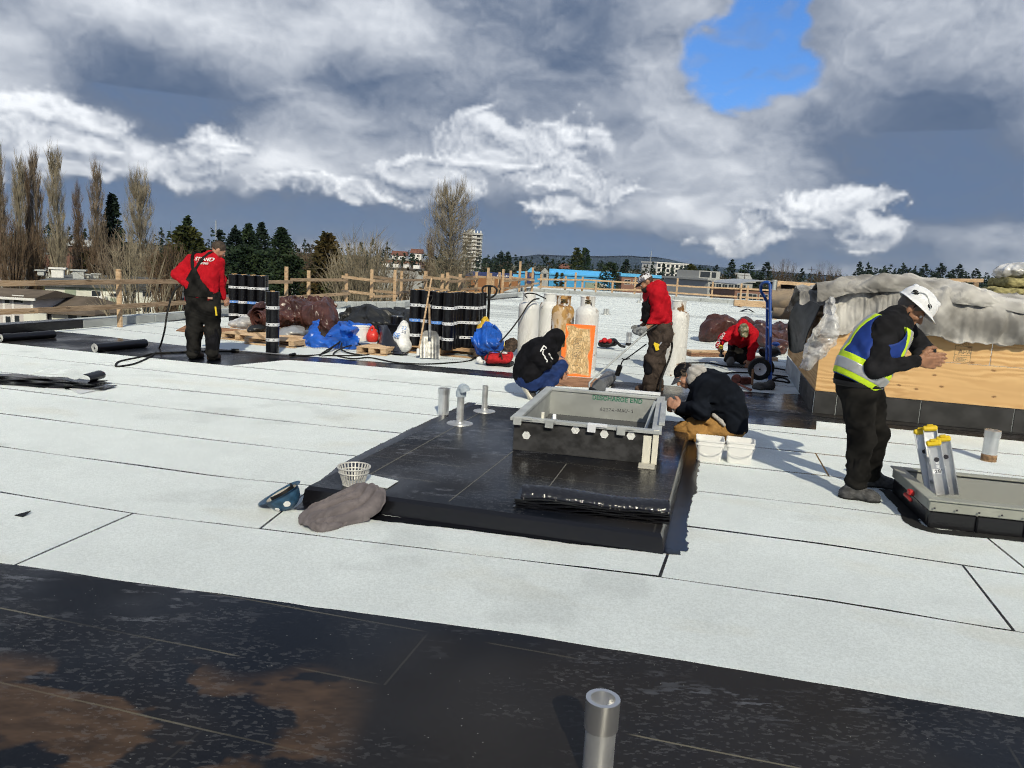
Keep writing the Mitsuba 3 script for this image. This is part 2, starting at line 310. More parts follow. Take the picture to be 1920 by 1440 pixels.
def cap_sheet_col(p, n, uv):
    g = cell_rand(p.x * 260, p.y * 260, 3) * .35 + noise(p.x * 110, p.y * 110) * .40 + .125
    a, b = roof_ab(p)
    big = fbm(a * .5, b * .8, 1.0, 4); mid = fbm(p.x * 5, p.y * 5, 2.0, 3)
    c = mix(C3(.50, .54, .54), C3(.65, .695, .70), smoothstep(.1, .9, g))
    c = c * (0.90 + .12 * big + .10 * mid)
    st = smoothstep(.60, .80, fbm(a * 1.1, b * 2.3, 7.0, 4)) * .35
    dirt = smoothstep(.66, .8, fbm(p.x * 1.7 + 9, p.y * 2.1, 4.0, 4)) * .25
    return c * (1 - st * C3(.08, .15, .26)) * (1 - dirt * .45)
def cap_far_col(p, n, uv):
    a, b = roof_ab(p)
    c = C3(.50, .54, .55) * (0.88 + .16 * fbm(a * .5, b * .8, 1.0, 4)  )
    return c * (1 - .22 * smoothstep(.56, .72, fbm(a * .12, b * .35, 7.0, 3)))
M_CAP_FAR = mat('cap_sheet_far', mikit.proc(cap_far_col), .85, spec=.25)
M_CAP = mat('cap_sheet', mikit.proc(cap_sheet_col), .85, spec=.25)
def membrane_col(p, n, uv):
    a, b = roof_ab(p)
    w = fbm(p.x * .9, p.y * .9, 2.0, 4); w2 = fbm(p.x * 3.1, p.y * 3.1, 5.0, 3)
    c = mix(C3(.0035, .005, .009), C3(.016, .0135, .012), smoothstep(.40, .75, w))
    brown = smoothstep(.50, .56, fbm(p.x * 2.1 + 3.2, p.y * 3.4 + .7, 9.0, 5) + .10 * (w2 - .5)) * smoothstep(2.86, 2.70, p.y + .12 * noise(p.x * 4, 2.0)) * smoothstep(-.42, -.62, p.x)
    c = mix(c, C3(.080, .048, .028) * (.35 + .9 * fbm(p.x * 12, p.y * 30, 6.0, 3)), brown * .9)
    # scuffed paler flakes
    patch = smoothstep(.44, .62, fbm(p.x * .9 + 20, p.y * 2.2, 3.0, 5)) * (1 - .8 * brown)
    fl = smoothstep(.54, .62, fbm(p.x * 7 + 2 * w2, p.y * 24, 2.0, 6)) * smoothstep(.4, .6, fbm(p.x * 26, p.y * 70, 4.0, 3)) * patch
    c = mix(c, C3(.10, .105, .12), fl * .8 * smoothstep(.38, .62, fbm(p.x * 2.5, p.y * 5, 1.0, 3)))
    fl2 = smoothstep(.60, .68, fbm(p.x * 45, p.y * 100, 7.0, 3)) * smoothstep(.42, .6, fbm(p.x * 1.6 + 3, p.y * 3, 5.0, 4))
    c = mix(c, C3(.14, .14, .145), fl2 * .22)
    s1, s2, sr = voronoi(p.x * 34, p.y * 48)
    c = mix(c, C3(.26, .26, .24), smoothstep(.12, .03, s1) * smoothstep(.965, .99, sr))
    # printed laying lines
    yl = b + .012 * noise(a * .7, 3.0) - .03 * a
    f = yl / .46; f = f - dr.floor(f)
    ln = smoothstep(.012, .006, dr.abs(f - .5 + .006 * noise(a * 5, 1.0))) * smoothstep(.25, .45, noise(a * 3, b * 2))
    c = mix(c, C3(.16, .145, .105), ln * (.25 + .6 * smoothstep(.35, .6, noise(a * 1.7, 8.0))))
    xl = a / 2.3 + .5; xr = dr.floor(yl / .46 + .5); fx = xl + cell_rand(xr, 4); fx = fx - dr.floor(fx)
    c = mix(c, C3(.09, .085, .07), smoothstep(.0030, .0012, dr.abs(fx - .5)) * .22 * smoothstep(.4, .6, noise(b * 6, a)))
    return c
def membrane_rough(p, n, uv):
    return .16 + .34 * smoothstep(.3, .7, fbm(p.x * 1.3, p.y * 1.3, 8.0, 4))
def membrane_bump(p, n, uv):
    return .0022 * fbm(p.x * 5, p.y * 5, p.z * 5, 4) + .0003 * noise(p.x * 60, p.y * 60, p.z * 60)
scene['m_membrane'] = {'type': 'twosided', 'bsdf': {'type': 'bumpmap', 'arbitrary': mikit.proc(membrane_bump, 4e-3), 'scale': 1.0,
    'bsdf': {'type': 'principled', 'base_color': mikit.proc(membrane_col), 'roughness': mikit.proc(membrane_rough), 'specular': .22}}}
M_MEMB = 'm_membrane'
M_BITUMEN = bumped('bitumen', (.006, .006, .008), lambda p, n, uv: .0022 * fbm(p.x * 14, p.y * 14, p.z * 14, 4) + .0006 * noise(p.x * 70, p.y * 70, p.z * 70), rough=.24, spec=.5, eps=2e-3)
M_ROLL = bumped('roll_black', (.0035, .0035, .005), lambda p, n, uv: .0015 * fbm(p.x * 16, p.y * 16, p.z * 40, 3), rough=.2, spec=.55, eps=3e-3)
M_PARAPET = mat('parapet', tone((.36, .385, .39), .14, 3.0), .8, spec=.3)
M_BLACK = mat('black', (.008, .008, .009), .5, spec=.3)
M_RUBBER = mat('rubber', (.015, .015, .015), .75, spec=.3)
M_WHITE = mat('white', (.70, .70, .69), .5)
M_LABEL = mat('label_white', (.60, .62, .66), .45)
M_LABELBLUE = mat('label_blue', (.12, .28, .70), .45)
M_INK = mat('ink', (.02, .02, .03), .6)
M_ALU = bumped('aluminium', tone((.72, .73, .74), .12, 9.0), lambda p, n, uv: .0006 * fbm(p.x * 60, p.y * 60, p.z * 60, 2), rough=.38, metal=.85)
M_GALV = mat('galvanised', tone((.42, .44, .44), .12, 7.0), .5, .35)
M_STEEL = mat('steel', (.66, .66, .66), .3, .9)
def timber_col(base, dark):
    def fn(p, n, uv):
        k = fbm(p.x * 2.5, p.y * 2.5, p.z * 2.5, 3); g = fbm(p.x * 7 + 4 * k, p.y * 7, p.z * 55, 3)
        kn = smoothstep(.12, .06, voronoi(p.x * 2.3 + p.y * 1.1, p.z * 6)[0])
        return mix(C3(*base), C3(*dark), smoothstep(.35, .75, g)) * (.75 + .45 * k) * (1 - .5 * kn)
    return mikit.proc(fn)
M_TIMBER = mat('timber', timber_col((.54, .39, .25), (.40, .26, .145)), .75, spec=.3)
M_TIMBER_OLD = mat('timber_weathered', timber_col((.34, .25, .17), (.22, .15, .095)), .8, spec=.25)

# ---------------------------------------------------------------- the roof we stand on
GROUND = -11.0
U = A(SY, CY, 0).ravel(); V = A(CY, -SY, 0).ravel()          # roof axes: U away from the camera, V to the right
k = structure('ground', 'ground of streets, grass and bare lots far below the roof')
gx = np.concatenate([-np.geomspace(9500, 40, 24), np.linspace(-30, 30, 9), np.geomspace(40, 9500, 24)]); gy = np.concatenate([[-400, -60], np.geomspace(20, 9500, 34)])
X, Y = np.meshgrid(gx, gy, indexing='ij'); Z = GROUND + 0 * X + np.clip((np.hypot(X, Y) - 500) / 6000, 0, 1) * 22
def ground_col(p, n, uv):
    k = fbm(p.x / 22, p.y / 22, 0.0, 5); k2 = fbm(p.x / 150, p.y / 150, 4.0, 4)
    c = mix(C3(.045, .055, .022), C3(.10, .085, .06), smoothstep(.38, .62, k))
    return mix(c, C3(.12, .12, .12), smoothstep(.52, .6, k2) * .8)
m_ground = mat('ground', mikit.proc(ground_col), .95, spec=.1)
put(k, gridmesh(np.stack([X, Y, Z], -1)), m_ground, smooth=True)

roof = structure('roof', 'flat roof with pale grey granulated cap sheets over black base membrane')
E0, E1, E2, E3, E4 = G(0, 628), G(354, 602), G(619, 578), G(750, 577), G(948, 553)
eN = E0 - U * 16.0
left_line = [eN[:2], E2[:2]]
FARC = G(973, 545)[:2]
outline = [eN[:2], (E0[:2] + E1[:2] + (E0 - E1)[:2] * 0) / 2, E2[:2], E3[:2], (E3 + U * 15.5)[:2], E4[:2], FARC, FARC + V[:2] * 44 + U[:2] * 6, FARC + V[:2] * 44 - U[:2] * 64, eN[:2] + V[:2] * 30]
rp = Polygon(outline)
m_slab = M_MEMB
put(roof, prism(outline, GROUND + .5, 0.0), m_slab)

# seams between the cap sheets, measured on the photograph and laid on the roof
def line_of(pts):
    g = np.array([G(*q)[:2] for q in pts]); g = g[np.argsort(g[:, 0])]
    def fn(x):
        x = np.asarray(x, float); y = np.interp(x, g[:, 0], g[:, 1])
        sl = (g[-1, 1] - g[0, 1]) / (g[-1, 0] - g[0, 0])
        return np.where(x < g[0, 0], g[0, 1] + sl * (x - g[0, 0]), np.where(x > g[-1, 0], g[-1, 1] + sl * (x - g[-1, 0]), y))
    return fn
SEAMS = [line_of(s) for s in (
    [(0, 1058), (480, 1125), (960, 1191), (1430, 1268), (1920, 1350)],
    [(0, 924), (247, 963), (485, 992), (860, 1037), (1232, 1082), (1550, 1127), (1890, 1183)],
    [(0, 838), (400, 893), (573, 910), (1289, 988), (1540, 1021), (1920, 1078)],
    [(0, 776), (427, 829), (640, 853), (1296, 920), (1540, 948), (1920, 997)],
    [(0, 728), (427, 779), (640, 802), (1302, 867), (1540, 892), (1920, 938)],
    [(0, 698), (190, 717), (640, 762), (1310, 828), (1540, 852), (1920, 894)],
    [(0, 664), (640, 732), (1392, 803), (1540, 819), (1920, 854)],
    [(0, 643), (187, 662), (430, 686), (640, 706), (1000, 741), (1400, 777), (1920, 828)],
    [(0, 630), (497, 672), (640, 682), (969, 711), (1300, 737), (1500, 752)],
    [(0, 614), (143, 625), (353, 650), (560, 667), (969, 700), (1300, 727), (1500, 742)])]
far0 = SEAMS[-1]
sl = -SY / CY
y90 = float(far0(0.0))
def far_seam(i):
    c = y90 + i * 1.03 + rng.uniform(-.03, .03)
    b = min(1.0, i / 6)
    return lambda x: (1 - b) * (far0(x) + i * 1.03) + b * (c + sl * np.asarray(x, float))
for i in range(1, 52): SEAMS.append(far_seam(i))
def left_x(y):          # the roof's left edge at depth y
    pts = np.array([eN[:2], E0[:2], E1[:2], E2[:2], E3[:2] * .999 + A(0, .02).ravel(), (E3 + U * 15.5)[:2], E4[:2] + A(0, .05).ravel(), FARC]); 
    return np.interp(y, pts[:, 1], pts[:, 0])
def strip(lo, hi, x0, x1, gap, z=.0012, step=.22, far=False, sl0=None, sl1=None):
    """a cap sheet between seams lo and hi from x0 to x1; sl0, sl1: x offset of the far end (slanted end joints)"""
    n = max(3, int((x1 - x0) / step)); t = np.linspace(0, 1, n)
    s0 = sl0 if sl0 is not None else .26 * (float(hi(x0)) - float(lo(x0))); s1 = sl1 if sl1 is not None else .26 * (float(hi(x1)) - float(lo(x1)))
    xa = x0 + (x1 - x0) * t; xb = x0 + s0 + (x1 + s1 - x0 - s0) * t
    seed = rng.integers(0, 999)
    wob = lambda x: .012 * (meshkit.fbm(np.stack([x * 2.3, 0 * x + seed, 0 * x], -1), 3) - .5) + .006 * (meshkit.noise(np.stack([x * 9, 0 * x + seed, 0 * x], -1)) - .5)
    ya = lo(xa) + gap * (.55 + .9 * meshkit.noise(np.stack([xa * 1.1, 0 * xa + seed, 0 * xa], -1))) + wob(xa); yb = hi(xb) - .001 + 0 * wob(xb)
    rows = [np.stack([xa, ya, 0 * xa + .0004], 1), np.stack([xa, ya + .002, 0 * xa + z], 1), np.stack([xb, yb, 0 * xb + z], 1)]
    return gridmesh(np.array(rows).transpose(1, 0, 2)[::-1] if False else np.array(rows)[:, ::-1])
def joint(pa, pb): a, b = G(*pa), G(*pb); return a[0], b[0] - a[0]          # near end, far end
JO = {0: [joint((42, 1050), (247, 963))], 1: [joint((485, 992), (545, 957)), joint((1236, 1082), (1262, 975)), joint((1895, 1180), (1805, 1062))],
      2: [joint((1925, 1072), (1885, 1022))], 4: [joint((1552, 892), (1530, 852)), joint((1879, 886), (1822, 842))], 6: [joint((83, 675), (-20, 690)), joint((165, 683), (320, 668))]}
for r in range(len(SEAMS) - 1):
    lo, hi = SEAMS[r], SEAMS[r + 1]
    ymid = float(lo(0)); xl = float(left_x(ymid + 1.5)) if r >= 7 else float(left_x(ymid + 1.2))
    xr = 9.5 if r < 9 else (12 if r < 20 else 24 + .35 * (r - 20))
    if r == 8: continue                                                     # bare base membrane
    segs = []
    if r == 7: segs = [(float(G(430, 686)[0]), float(G(1385, 776)[0]), .55, None)]
    elif r == 6: segs = [(xl, float(G(165, 683)[0]), None, JO[6][1][1]), (float(G(165, 683)[0]) + .012, xr, JO[6][1][1], None)]
    else:
        cuts = JO.get(r, []); xs = [(xl, None)] + cuts
        if r > 9:
            c = xl + rng.uniform(3, 9); xs = [(xl, None)]
            while c < xr - 3: xs.append((c, None)); c += rng.uniform(8, 10)
        for i, (x, s) in enumerate(xs):
            e = xs[i + 1] if i + 1 < len(xs) else (xr, None)
            segs.append((x + (.014 if i and r < 9 else .008 if i else 0), e[0], s, e[1]))
    for x0, x1, s0, s1 in segs:
        if x1 - x0 > .05: put(roof, strip(lo, hi, x0, x1, .009 + .0022 * ymid if r > 0 else .012, sl0=s0, sl1=s1, step=.12 if r < 6 else .4), M_CAP if r < 9 else M_CAP_FAR, name='cap_sheet')
# first cap sheet beyond the curb stack, over the bare strip on the right
put(roof, [(np.array([[*G(x, y)[:2], .003 + .001 * i] for x, y in q]), np.array([[0, 1, 2], [0, 2, 3]])) for i, q in enumerate([[(1375, 792), (1530, 806), (1535, 740), (1372, 737)]])], M_MEMB, name='base_sheet')

# parapets
def wall_run(a, b, h, w, z0=0.0, over=.0): return beam(A(*a[:2], z0 + h / 2).ravel(), A(*b[:2], z0 + h / 2).ravel(), w, h, .012)
par = thing('parapet', 'low parapet along the left roof edge, black near the camera and grey beyond', 'parapet')
Lout = -V * .16
Eb = G(165, 616)
ed = unit(E2 - E0)
pA = E0 - ed * 14; pB = E0 + ed * np.dot(Eb - E0, ed)
put(par, wall_run(pA + Lout, pB + Lout, .17, .30), M_BITUMEN, name='black_upstand')
q0 = pB + Lout; L = np.linalg.norm(E2 - pB)
nb = 10
for i in range(nb):
    a, b = q0 + ed * (L * i / nb + .006), q0 + ed * (L * (i + 1) / nb - .006)
    put(par, wall_run(a, b, .17 + .004 * (i % 2), .30), M_PARAPET, name='membrane_panel')
def parapet_run(a, b, n, label, h=.2):
    k = thing('parapet', label, 'parapet')
    for i in range(n):
        p, q = a + (b - a) * (i / n) , a + (b - a) * ((i + 1) / n); d = unit(b - a) * .012
        put(k, wall_run(p + d, q - d, h + .006 * (i % 2), .32), M_PARAPET, name='membrane_panel')
parapet_run(E2 + U * .17, E3 + U * .17, 7, 'short grey parapet behind the black tarp pile')
parapet_run(E3 + U * .4 - V * .17, E3 + U * 15.4 - V * .17, 9, 'grey parapet running away behind the big pallet of rolls')
parapet_run(E3 + U * 15.7 , E4, 5, 'grey stepped parapet behind the yellow bag')
parapet_run(E4 + U * .4, A(*FARC, 0).ravel(), 4, 'far left grey parapet leading to the far roof corner')
FC = A(*FARC, 0).ravel()
parapet_run(FC, FC + V * 44 + U * 6, 26, 'far grey parapet along the back of the roof', .22)

# guard rails of timber
GRP = 'timber guard rails round the roof edge'
def rail_run(label, posts, rails, mats=M_TIMBER):
    """posts: (x, ytop, depth, zbottom); rails: (x0, y0, d0, x1, y1, d1[, old])"""
    k = thing('guard_rail', label, 'guard rail', GRP)
    for x, yt, d, *zb in posts:
        p = P(x, yt, d); put(k, beam(A(p[0], p[1], zb[0] if zb else -.25).ravel(), p, .10 if d < 30 else .13, .045 if d < 30 else .1, .003, up=U), M_TIMBER, name='post')
    for x0, y0, d0, x1, y1, d1, *o in rails:
        put(k, beam(P(x0, y0, d0), P(x1, y1, d1), .04, (o[1] if len(o) > 1 else .092 if d0 < 30 else .12), .003), (M_TIMBER_OLD if o and o[0] else M_TIMBER), name='rail')
rail_run('near timber guard rail at left with weathered rails over the houses', [(222, 505, 14.9), (537, 500, 21.3), (579, 507, 22.3)],
    [(-60, 532.2, 11.6, 63, 531.2, 12.9, 0), (64, 530.6, 12.9, 226, 528.6, 14.8, 1), (226, 528.2, 14.8, 372, 528.2, 17.1, 1), (372, 528, 17.1, 548, 528.6, 21.2, 1), (545, 524.5, 21.3, 652, 525, 23.5, 1),
     (-60, 587, 11.6, 70, 582.5, 12.9, 0), (70, 582, 12.9, 229, 574.8, 14.8, 1), (229, 574.6, 14.8, 362, 566.5, 17.1, 1), (362, 566.5, 17.1, 560, 557, 21.2, 1), (540, 558, 21.3, 656, 550.5, 23.5, 1)])
rail_run('pale timber guard rail jutting towards the camera behind the brown tarp', [(650, 513, 24.2), (697.5, 505, 25.2), (741, 506, 26.2), (753.5, 508, 28.6)],
    [(641, 518.5, 23.8, 702, 526.3, 25.0), (641, 545, 23.8, 702, 552.3, 25.0), (699, 518.8, 26.2, 740, 524, 27.4, 1), (702, 526.6, 25.6, 745, 528.3, 26.6, 1), (745, 525.5, 26.8, 800, 525.2, 33, 1), (741, 549.5, 26.8, 772, 546, 31, 1), (700, 545, 26, 740, 549, 26.3, 1), (700, 556, 26, 745, 555, 26.3, 1)])
rail_run('timber guard rail behind the big stack of black rolls', [(798.5, 508.5, 33), (830, 513.5, 34.5), (839.5, 511, 35), (863, 513.5, 38)],
    [(794, 519.3, 32.6, 842, 524.4, 34.8), (796, 540, 32.6, 842, 545, 34.8), (842, 518.5, 35.2, 868, 523, 37.6), (840, 528, 35.2, 870, 527, 37.6, 1), (866, 523.6, 37.8, 897, 522.4, 41, 1), (864, 543, 37.8, 895, 541, 41, 1)])
rail_run('tangle of timber posts and rails at the far left roof corner', [(894, 510, 41), (916, 502, 42), (920.5, 512, 42.3), (937, 510, 45), (944, 504.5, 44), (958, 507.5, 46), (976, 490, 48), (987, 508, 49), (999.5, 502, 50), (925, 522, 43)],
    [(888, 518.7, 41, 925, 520.3, 43), (888, 539.6, 41, 922, 542, 43), (924, 520, 43, 958, 523.5, 46), (922, 543, 43.5, 946, 541, 45), (943, 527, 44, 1000, 523, 50, 1), (955, 519.5, 46, 1002, 526, 50), (944, 541, 44, 1000, 535, 50, 1), (985, 534, 49, 1010, 531, 52)])
rail_run('long pale timber guard rail along the far roof edge', [(1015, 514, 53), (1061, 518, 54), (1093, 519, 54.8), (1118, 528, 55), (1149, 530, 55.5), (1080, 511, 54.5), (1192, 519, 56), (1271, 522, 57), (1337, 528, 58), (1391, 531.5, 58)],
    [(1008, 523.6, 52.5, 1105, 525.2, 55), (1105, 525.2, 55, 1194, 530.6, 56), (1194, 530.6, 56, 1300, 537.6, 57.5), (1300, 537.6, 57.5, 1436, 543.6, 58.5), (1008, 537.4, 52.5, 1105, 541.5, 55), (1105, 541.5, 55, 1200, 544.2, 56), (1200, 544.2, 56, 1300, 551.5, 57.5), (1300, 551.5, 57.5, 1400, 557.5, 58.5)])
rail_run('timber guard rail with short posts behind the blue hand truck', [(1403, 535, 50), (1462, 532, 50.5), (1524, 534, 51)],
    [(1395, 541.5, 50, 1490, 547, 50.5), (1397, 557.8, 50, 1496, 561.6, 50.5)])
rail_run('upper boards of a nearer timber guard rail beside the grey covered curb', [(1461, 527, 31.5, 0), (1524, 531, 32, 0)], [(1458, 529.5, 31, 1562, 536.5, 32, 0, .14), (1485, 545, 31.2, 1540, 546.5, 32, 0, .16)])
# the far building's own edge: loose timbers on the roof
k = thing('timber_beam', 'thick pale timber beam lying on sleepers on the far roof', 'timber beam')
a, b = P(1376, 567.5, 43), P(1492, 574.5, 43.5)
put(k, beam(a, b, .14, .36, .01), M_TIMBER, name='beam')
for t in (.1, .5, .88):
    c = a + (b - a) * t; put(k, beam(A(c[0], c[1] - .3, .035).ravel() * A(1, 1, 1).ravel(), A(c[0], c[1] + .3, .035).ravel(), .1, .07), M_TIMBER_OLD, name='sleeper')
    put(k, beam(A(c[0], c[1], .07).ravel(), A(c[0], c[1], max(.1, c[2] - .18)).ravel(), .1, .1, .004, up=U), M_TIMBER_OLD, name='prop')
k = thing('lumber_stack', 'long pale lumber lying level behind the grey covered curb', 'lumber')
for i, (x0, x1, y) in enumerate([(1566, 1700, 526.3), (1701, 1842, 526.0)]):
    a, b = P(x0, y, 15.2 + .1 * i), P(x1, y, 15.2 + .1 * i); put(k, beam(a, b, .09, .07), M_TIMBER, name='board')
for x in (1600, 1720, 1830):
    p = P(x, 529.5, 15.25); put(k, beam(A(p[0], p[1], 0).ravel(), p, .09, .09, .004, up=U), M_TIMBER_OLD, name='leg')
k = thing('steel_post', 'galvanised steel davit post standing behind the blue hand truck', 'post')
p = P(1453, 526, 33.0); put(k, [cyl((p[0], p[1], 0), p, .085), cyl((p[0], p[1], p[2] - .02), (p[0], p[1], p[2] + .03), .10), cyl((p[0], p[1], 0), (p[0], p[1], .02), .22)], M_GALV, smooth=40)
k = thing('pipe_vent', 'small double pipe vents with black tops on the far roof', 'vent pipe')
for x, y in ((1453, 588), (1463, 588)):
    p = G(x, y); put(k, [cyl(p, p + A(0, 0, .3).ravel(), .07)], M_GALV, smooth=40, name='pipe'); put(k, cyl(p, p + A(0, 0, .08).ravel(), .085), M_BLACK, smooth=40, name='collar')

# ---------------------------------------------------------------- raised platform with the equipment curb
def ring_sheet(poly, z): m = trimesh.creation.triangulate_polygon(Polygon(poly), engine='earcut'); return np.column_stack([m[0], np.full(len(m[0]), z)]), m[1]
plat = thing('roof_platform', 'low raised black platform with a bitumen coated edge in the middle of the pale roof', 'platform')
HP = .115
pFL, pFR = G(572, 912, HP), G(1243, 1003, HP); pBL, pBR = G(886, 757, HP), G(1296, 792, HP)
top = [pFL, pFR, pBR + (pBR - pFR) * .35, pBL + (pBR - pBL) * .02]
top = [pFL, pFR, pBR, pBL]
c4 = np.mean(top, 0)
def inset(q, d): return [p + unit(c4 - p) * A(1, 1, 0).ravel() * d for p in q]
lo = [p * A(1, 1, 0).ravel() - unit((c4 - p) * A(1, 1, 0).ravel()) * .02 for p in top]; mid = [p - A(0, 0, .02).ravel() for p in top]; tp = inset(top, .03)
n = 40
def loopgrid(a, b, c):
    rows = []
    for q in (a, b, c):
        r = []
        for i in range(4):
            for t in np.linspace(0, 1, n, endpoint=False): r.append(q[i] * (1 - t) + q[(i + 1) % 4] * t)
        r.append(q[0]); rows.append(r)
    X = np.array(rows); X[1:2] += .006 * (meshkit.noise(X[1:2] * 9)[..., None] - .5)
    return gridmesh(X)
side = loopgrid(lo, mid, tp)
put(plat, side, M_BITUMEN, smooth=35, name='edge')
put(plat, (np.array(tp), np.array([[0, 1, 2], [0, 2, 3]])), M_MEMB, name='top_sheet')
put(plat, [beam(tp[3] * .05 + tp[0] * .95 + A(.26, .05, .001).ravel(), tp[3] * .97 + tp[0] * .03 + A(.22, 0, .001).ravel(), .006, .002, 0)], mat('chalk', (.13, .125, .11), .9), name='lap_line')
a, b = G(842, 940, HP), G(962, 846, HP); put(plat, beam(a, b, .005, .003, 0), 'm_chalk', name='lap_line')
a, b = G(1030, 912, HP), G(1062, 870, HP); put(plat, beam(a, b, .006, .003, 0), 'm_chalk', name='lap_line')
# bitumen squeezed out round its foot
def ragged(path, w0, w1, z, seed, n=90):
    p = smooth_path(path, 40); d = np.gradient(p, axis=0); d /= np.linalg.norm(d, axis=1, keepdims=True); nn = np.stack([d[:, 1], -d[:, 0], 0 * d[:, 0]], 1); s = np.arange(len(p)) * .30
    r = lambda k: .7 * meshkit.fbm(np.stack([s * .35, 0 * s + seed + k, 0 * s], -1), 3) + .3 * meshkit.noise(np.stack([s * 2.2, 0 * s + seed + k, 0 * s], -1))
    a = p + nn * (w0 * (.7 + .6 * r(0)))[:, None]; b = p - nn * (w1 * (.6 + .8 * r(9)))[:, None]; a[:, 2] = b[:, 2] = z; m = (a + b) / 2; m[:, 2] = z + .004
    return gridmesh(np.stack([b, m, a], 0))
z0 = lambda x, y: G(x, y)
put(plat, ragged([z0(1255, 1031), z0(1262, 975), z0(1282, 905), z0(1303, 835), z0(1318, 790)], .10, .085, .004, 1), M_BITUMEN, smooth=True, name='bitumen_bleed')
put(plat, ragged([z0(556, 952), z0(700, 970), z0(900, 993), z0(1100, 1018), z0(1275, 1036)], .05, .05, .0045, 2), M_BITUMEN, smooth=True, name='bitumen_bleed')
put(plat, ragged([z0(566, 955), z0(640, 880), z0(760, 815), z0(884, 756)], .06, .045, .005, 3), M_BITUMEN, smooth=True, name='bitumen_bleed')

# the metal curb
curb = thing('equipment_curb', 'black clad metal roof curb on the platform with DISCHARGE END stencilled inside', 'roof curb')
cFL, cFR = G(961, 843, HP), G(1214, 870, HP); cu = unit((cFR - cFL)); cv = unit(A(-cu[1], cu[0], 0).ravel()); cw = np.linalg.norm(cFR - cFL) + .06; cd = 1.72; ch = .285
Rc = np.stack([cu, cv, A(0, 0, 1).ravel()], 1)
at = lambda x, y, z: cFL + cu * x + cv * y + A(0, 0, z).ravel()
def cbox(x0, x1, y0, y1, z0_, z1_, b=.003): return xf(box(x1 - x0, y1 - y0, z1_ - z0_, b), Rc, at((x0 + x1) / 2, (y0 + y1) / 2, (z0_ + z1_) / 2))
m_clad = mat('curb_cladding', tone((.030, .030, .032), .5, 14.0), .85, spec=.3)
m_inner = mat('curb_inner', tone((.33, .345, .34), .12, 5.0), .45, .25)
put(curb, [cbox(0, cw, 0, .025, 0, ch - .03)], m_clad, name='front_wall'); put(curb, [cbox(0, .025, .027, cd, 0, ch - .03)], m_clad, name='side_wall'); put(curb, [cbox(cw - .025, cw, .027, cd, 0, ch - .03)], m_clad, name='side_wall'); put(curb, [cbox(.027, cw - .027, cd - .025, cd, 0, ch - .03)], m_clad, name='back_wall')
put(curb, [cbox(.027, cw - .027, cd - .032, cd - .027, 0, ch - .03)], m_inner, name='liner'); put(curb, [cbox(.027, .031, .03, cd - .035, 0, ch - .03)], m_inner, name='liner'); put(curb, [cbox(cw - .031, cw - .027, .03, cd - .035, 0, ch - .03)], m_inner, name='liner'); put(curb, cbox(.03, cw - .03, .03, cd - .03, .002, .006, 0), mat('dark_opening', (.06, .062, .062), .8), name='bottom')
for (x0, x1, y0, y1) in ((-.03, cw + .03, -.03, .05), (-.03, .05, .052, cd - .05), (cw - .05, cw + .03, .052, cd - .05), (-.03, cw + .03, cd - .048, cd + .03)):
    put(curb, [cbox(x0, x1, y0, y1, ch - .028, ch)], M_GALV, name='flange')
m_wframe = mat('cream_trim', (.62, .60, .52), .5)
for x0, x1 in ((.0, .16), (.27, .36), (.62, .78), (.86, 1.0)):
    put(curb, [cbox(x0, x1, -.045, .0, ch - .012, ch + .012), cbox(x0, x0 + .07, -.05, -.04, ch - .06, ch + .006)], M_GALV if x0 != .62 else M_LABEL, name='clamp')
put(curb, [cbox(cw + .0, cw + .05, .2, 1.3, ch + .002, ch + .03)], M_GALV, name='edge_bar'); put(curb, [cbox(.22, .245, .04, .07, .05, ch + .05)], m_wframe, name='brace')
put(curb, [beam(at(.235, .5, .06), at(.33, .06, ch + .02), .03, .05)], M_LABEL, name='brace'); put(curb, [beam(at(cw - .13, .55, .08), at(cw - .06, 1.35, ch - .01), .03, .05)], M_GALV, name='brace')
put(curb, [beam(at(.6, cd + .04, ch + .02), at(cw - .02, cd + .04, ch + .02), .05, .03)], M_LABEL, name='top_bar')
put(curb, [cbox(cw - .035, cw + .012, -.014, -.002, 0, ch + .004), cbox(cw - .11, cw - .045, -.014, -.002, -.0, ch - .05)], m_wframe, name='corner_trim'); put(curb, [cbox(cw - .13, cw + .0, -.17, -.02, .0, .012)], mat('trim_foot', (.42, .40, .34), .6), name='foot_plate')
put(curb, letters('DISCHARGE END', .046, at(.47, cd - .034, ch - .085), cu, (0, 0, 1), .0015, True), mat('green_ink', (.02, .15, .09), .6), name='lettering', label='green stencilled lettering DISCHARGE END')
put(curb, letters('62174-MAU-1', .034, at(.56, cd - .034, ch - .20), unit(cu + A(0, 0, .03).ravel()), (0, 0, 1), .0015), M_INK, name='lettering', label='handwritten black number inside the curb')
def hexplate(p, nrm, r):
    R = frame(nrm, (1, 0, 0)); o = np.arange(6) * math.pi / 3; outs = []
    ring = lambda r0, z: np.stack([r0 * np.cos(o), r0 * np.sin(o), 0 * o + z], 1)
    L = [ring(r, 0), ring(r, .006), ring(r * .82, .006), ring(r * .8, .003), ring(r * .6, .003), ring(r * .58, .007), ring(r * .34, .007), ring(r * .32, .002), ring(.0005, .002)]
    v = np.vstack(L); f = []
    for i in range(len(L) - 1):
        for j in range(6): a, b, c, d = i * 6 + j, i * 6 + (j + 1) % 6, (i + 1) * 6 + (j + 1) % 6, (i + 1) * 6 + j; f += [[a, b, c], [a, c, d]]
    return xf((v, np.array(f)), R, p)
m_plate = mat('plate_white', (.62, .63, .63), .45)
for x, y in ((987, 816), (1079, 806), (1133, 814), (1183, 817)):
    d = ray(x, y); t = ((cFL - EYE) @ cv) / (d @ cv); put(curb, hexplate(EYE + d * t - cv * .003, -cv, .036), m_plate, name='washer_plate')

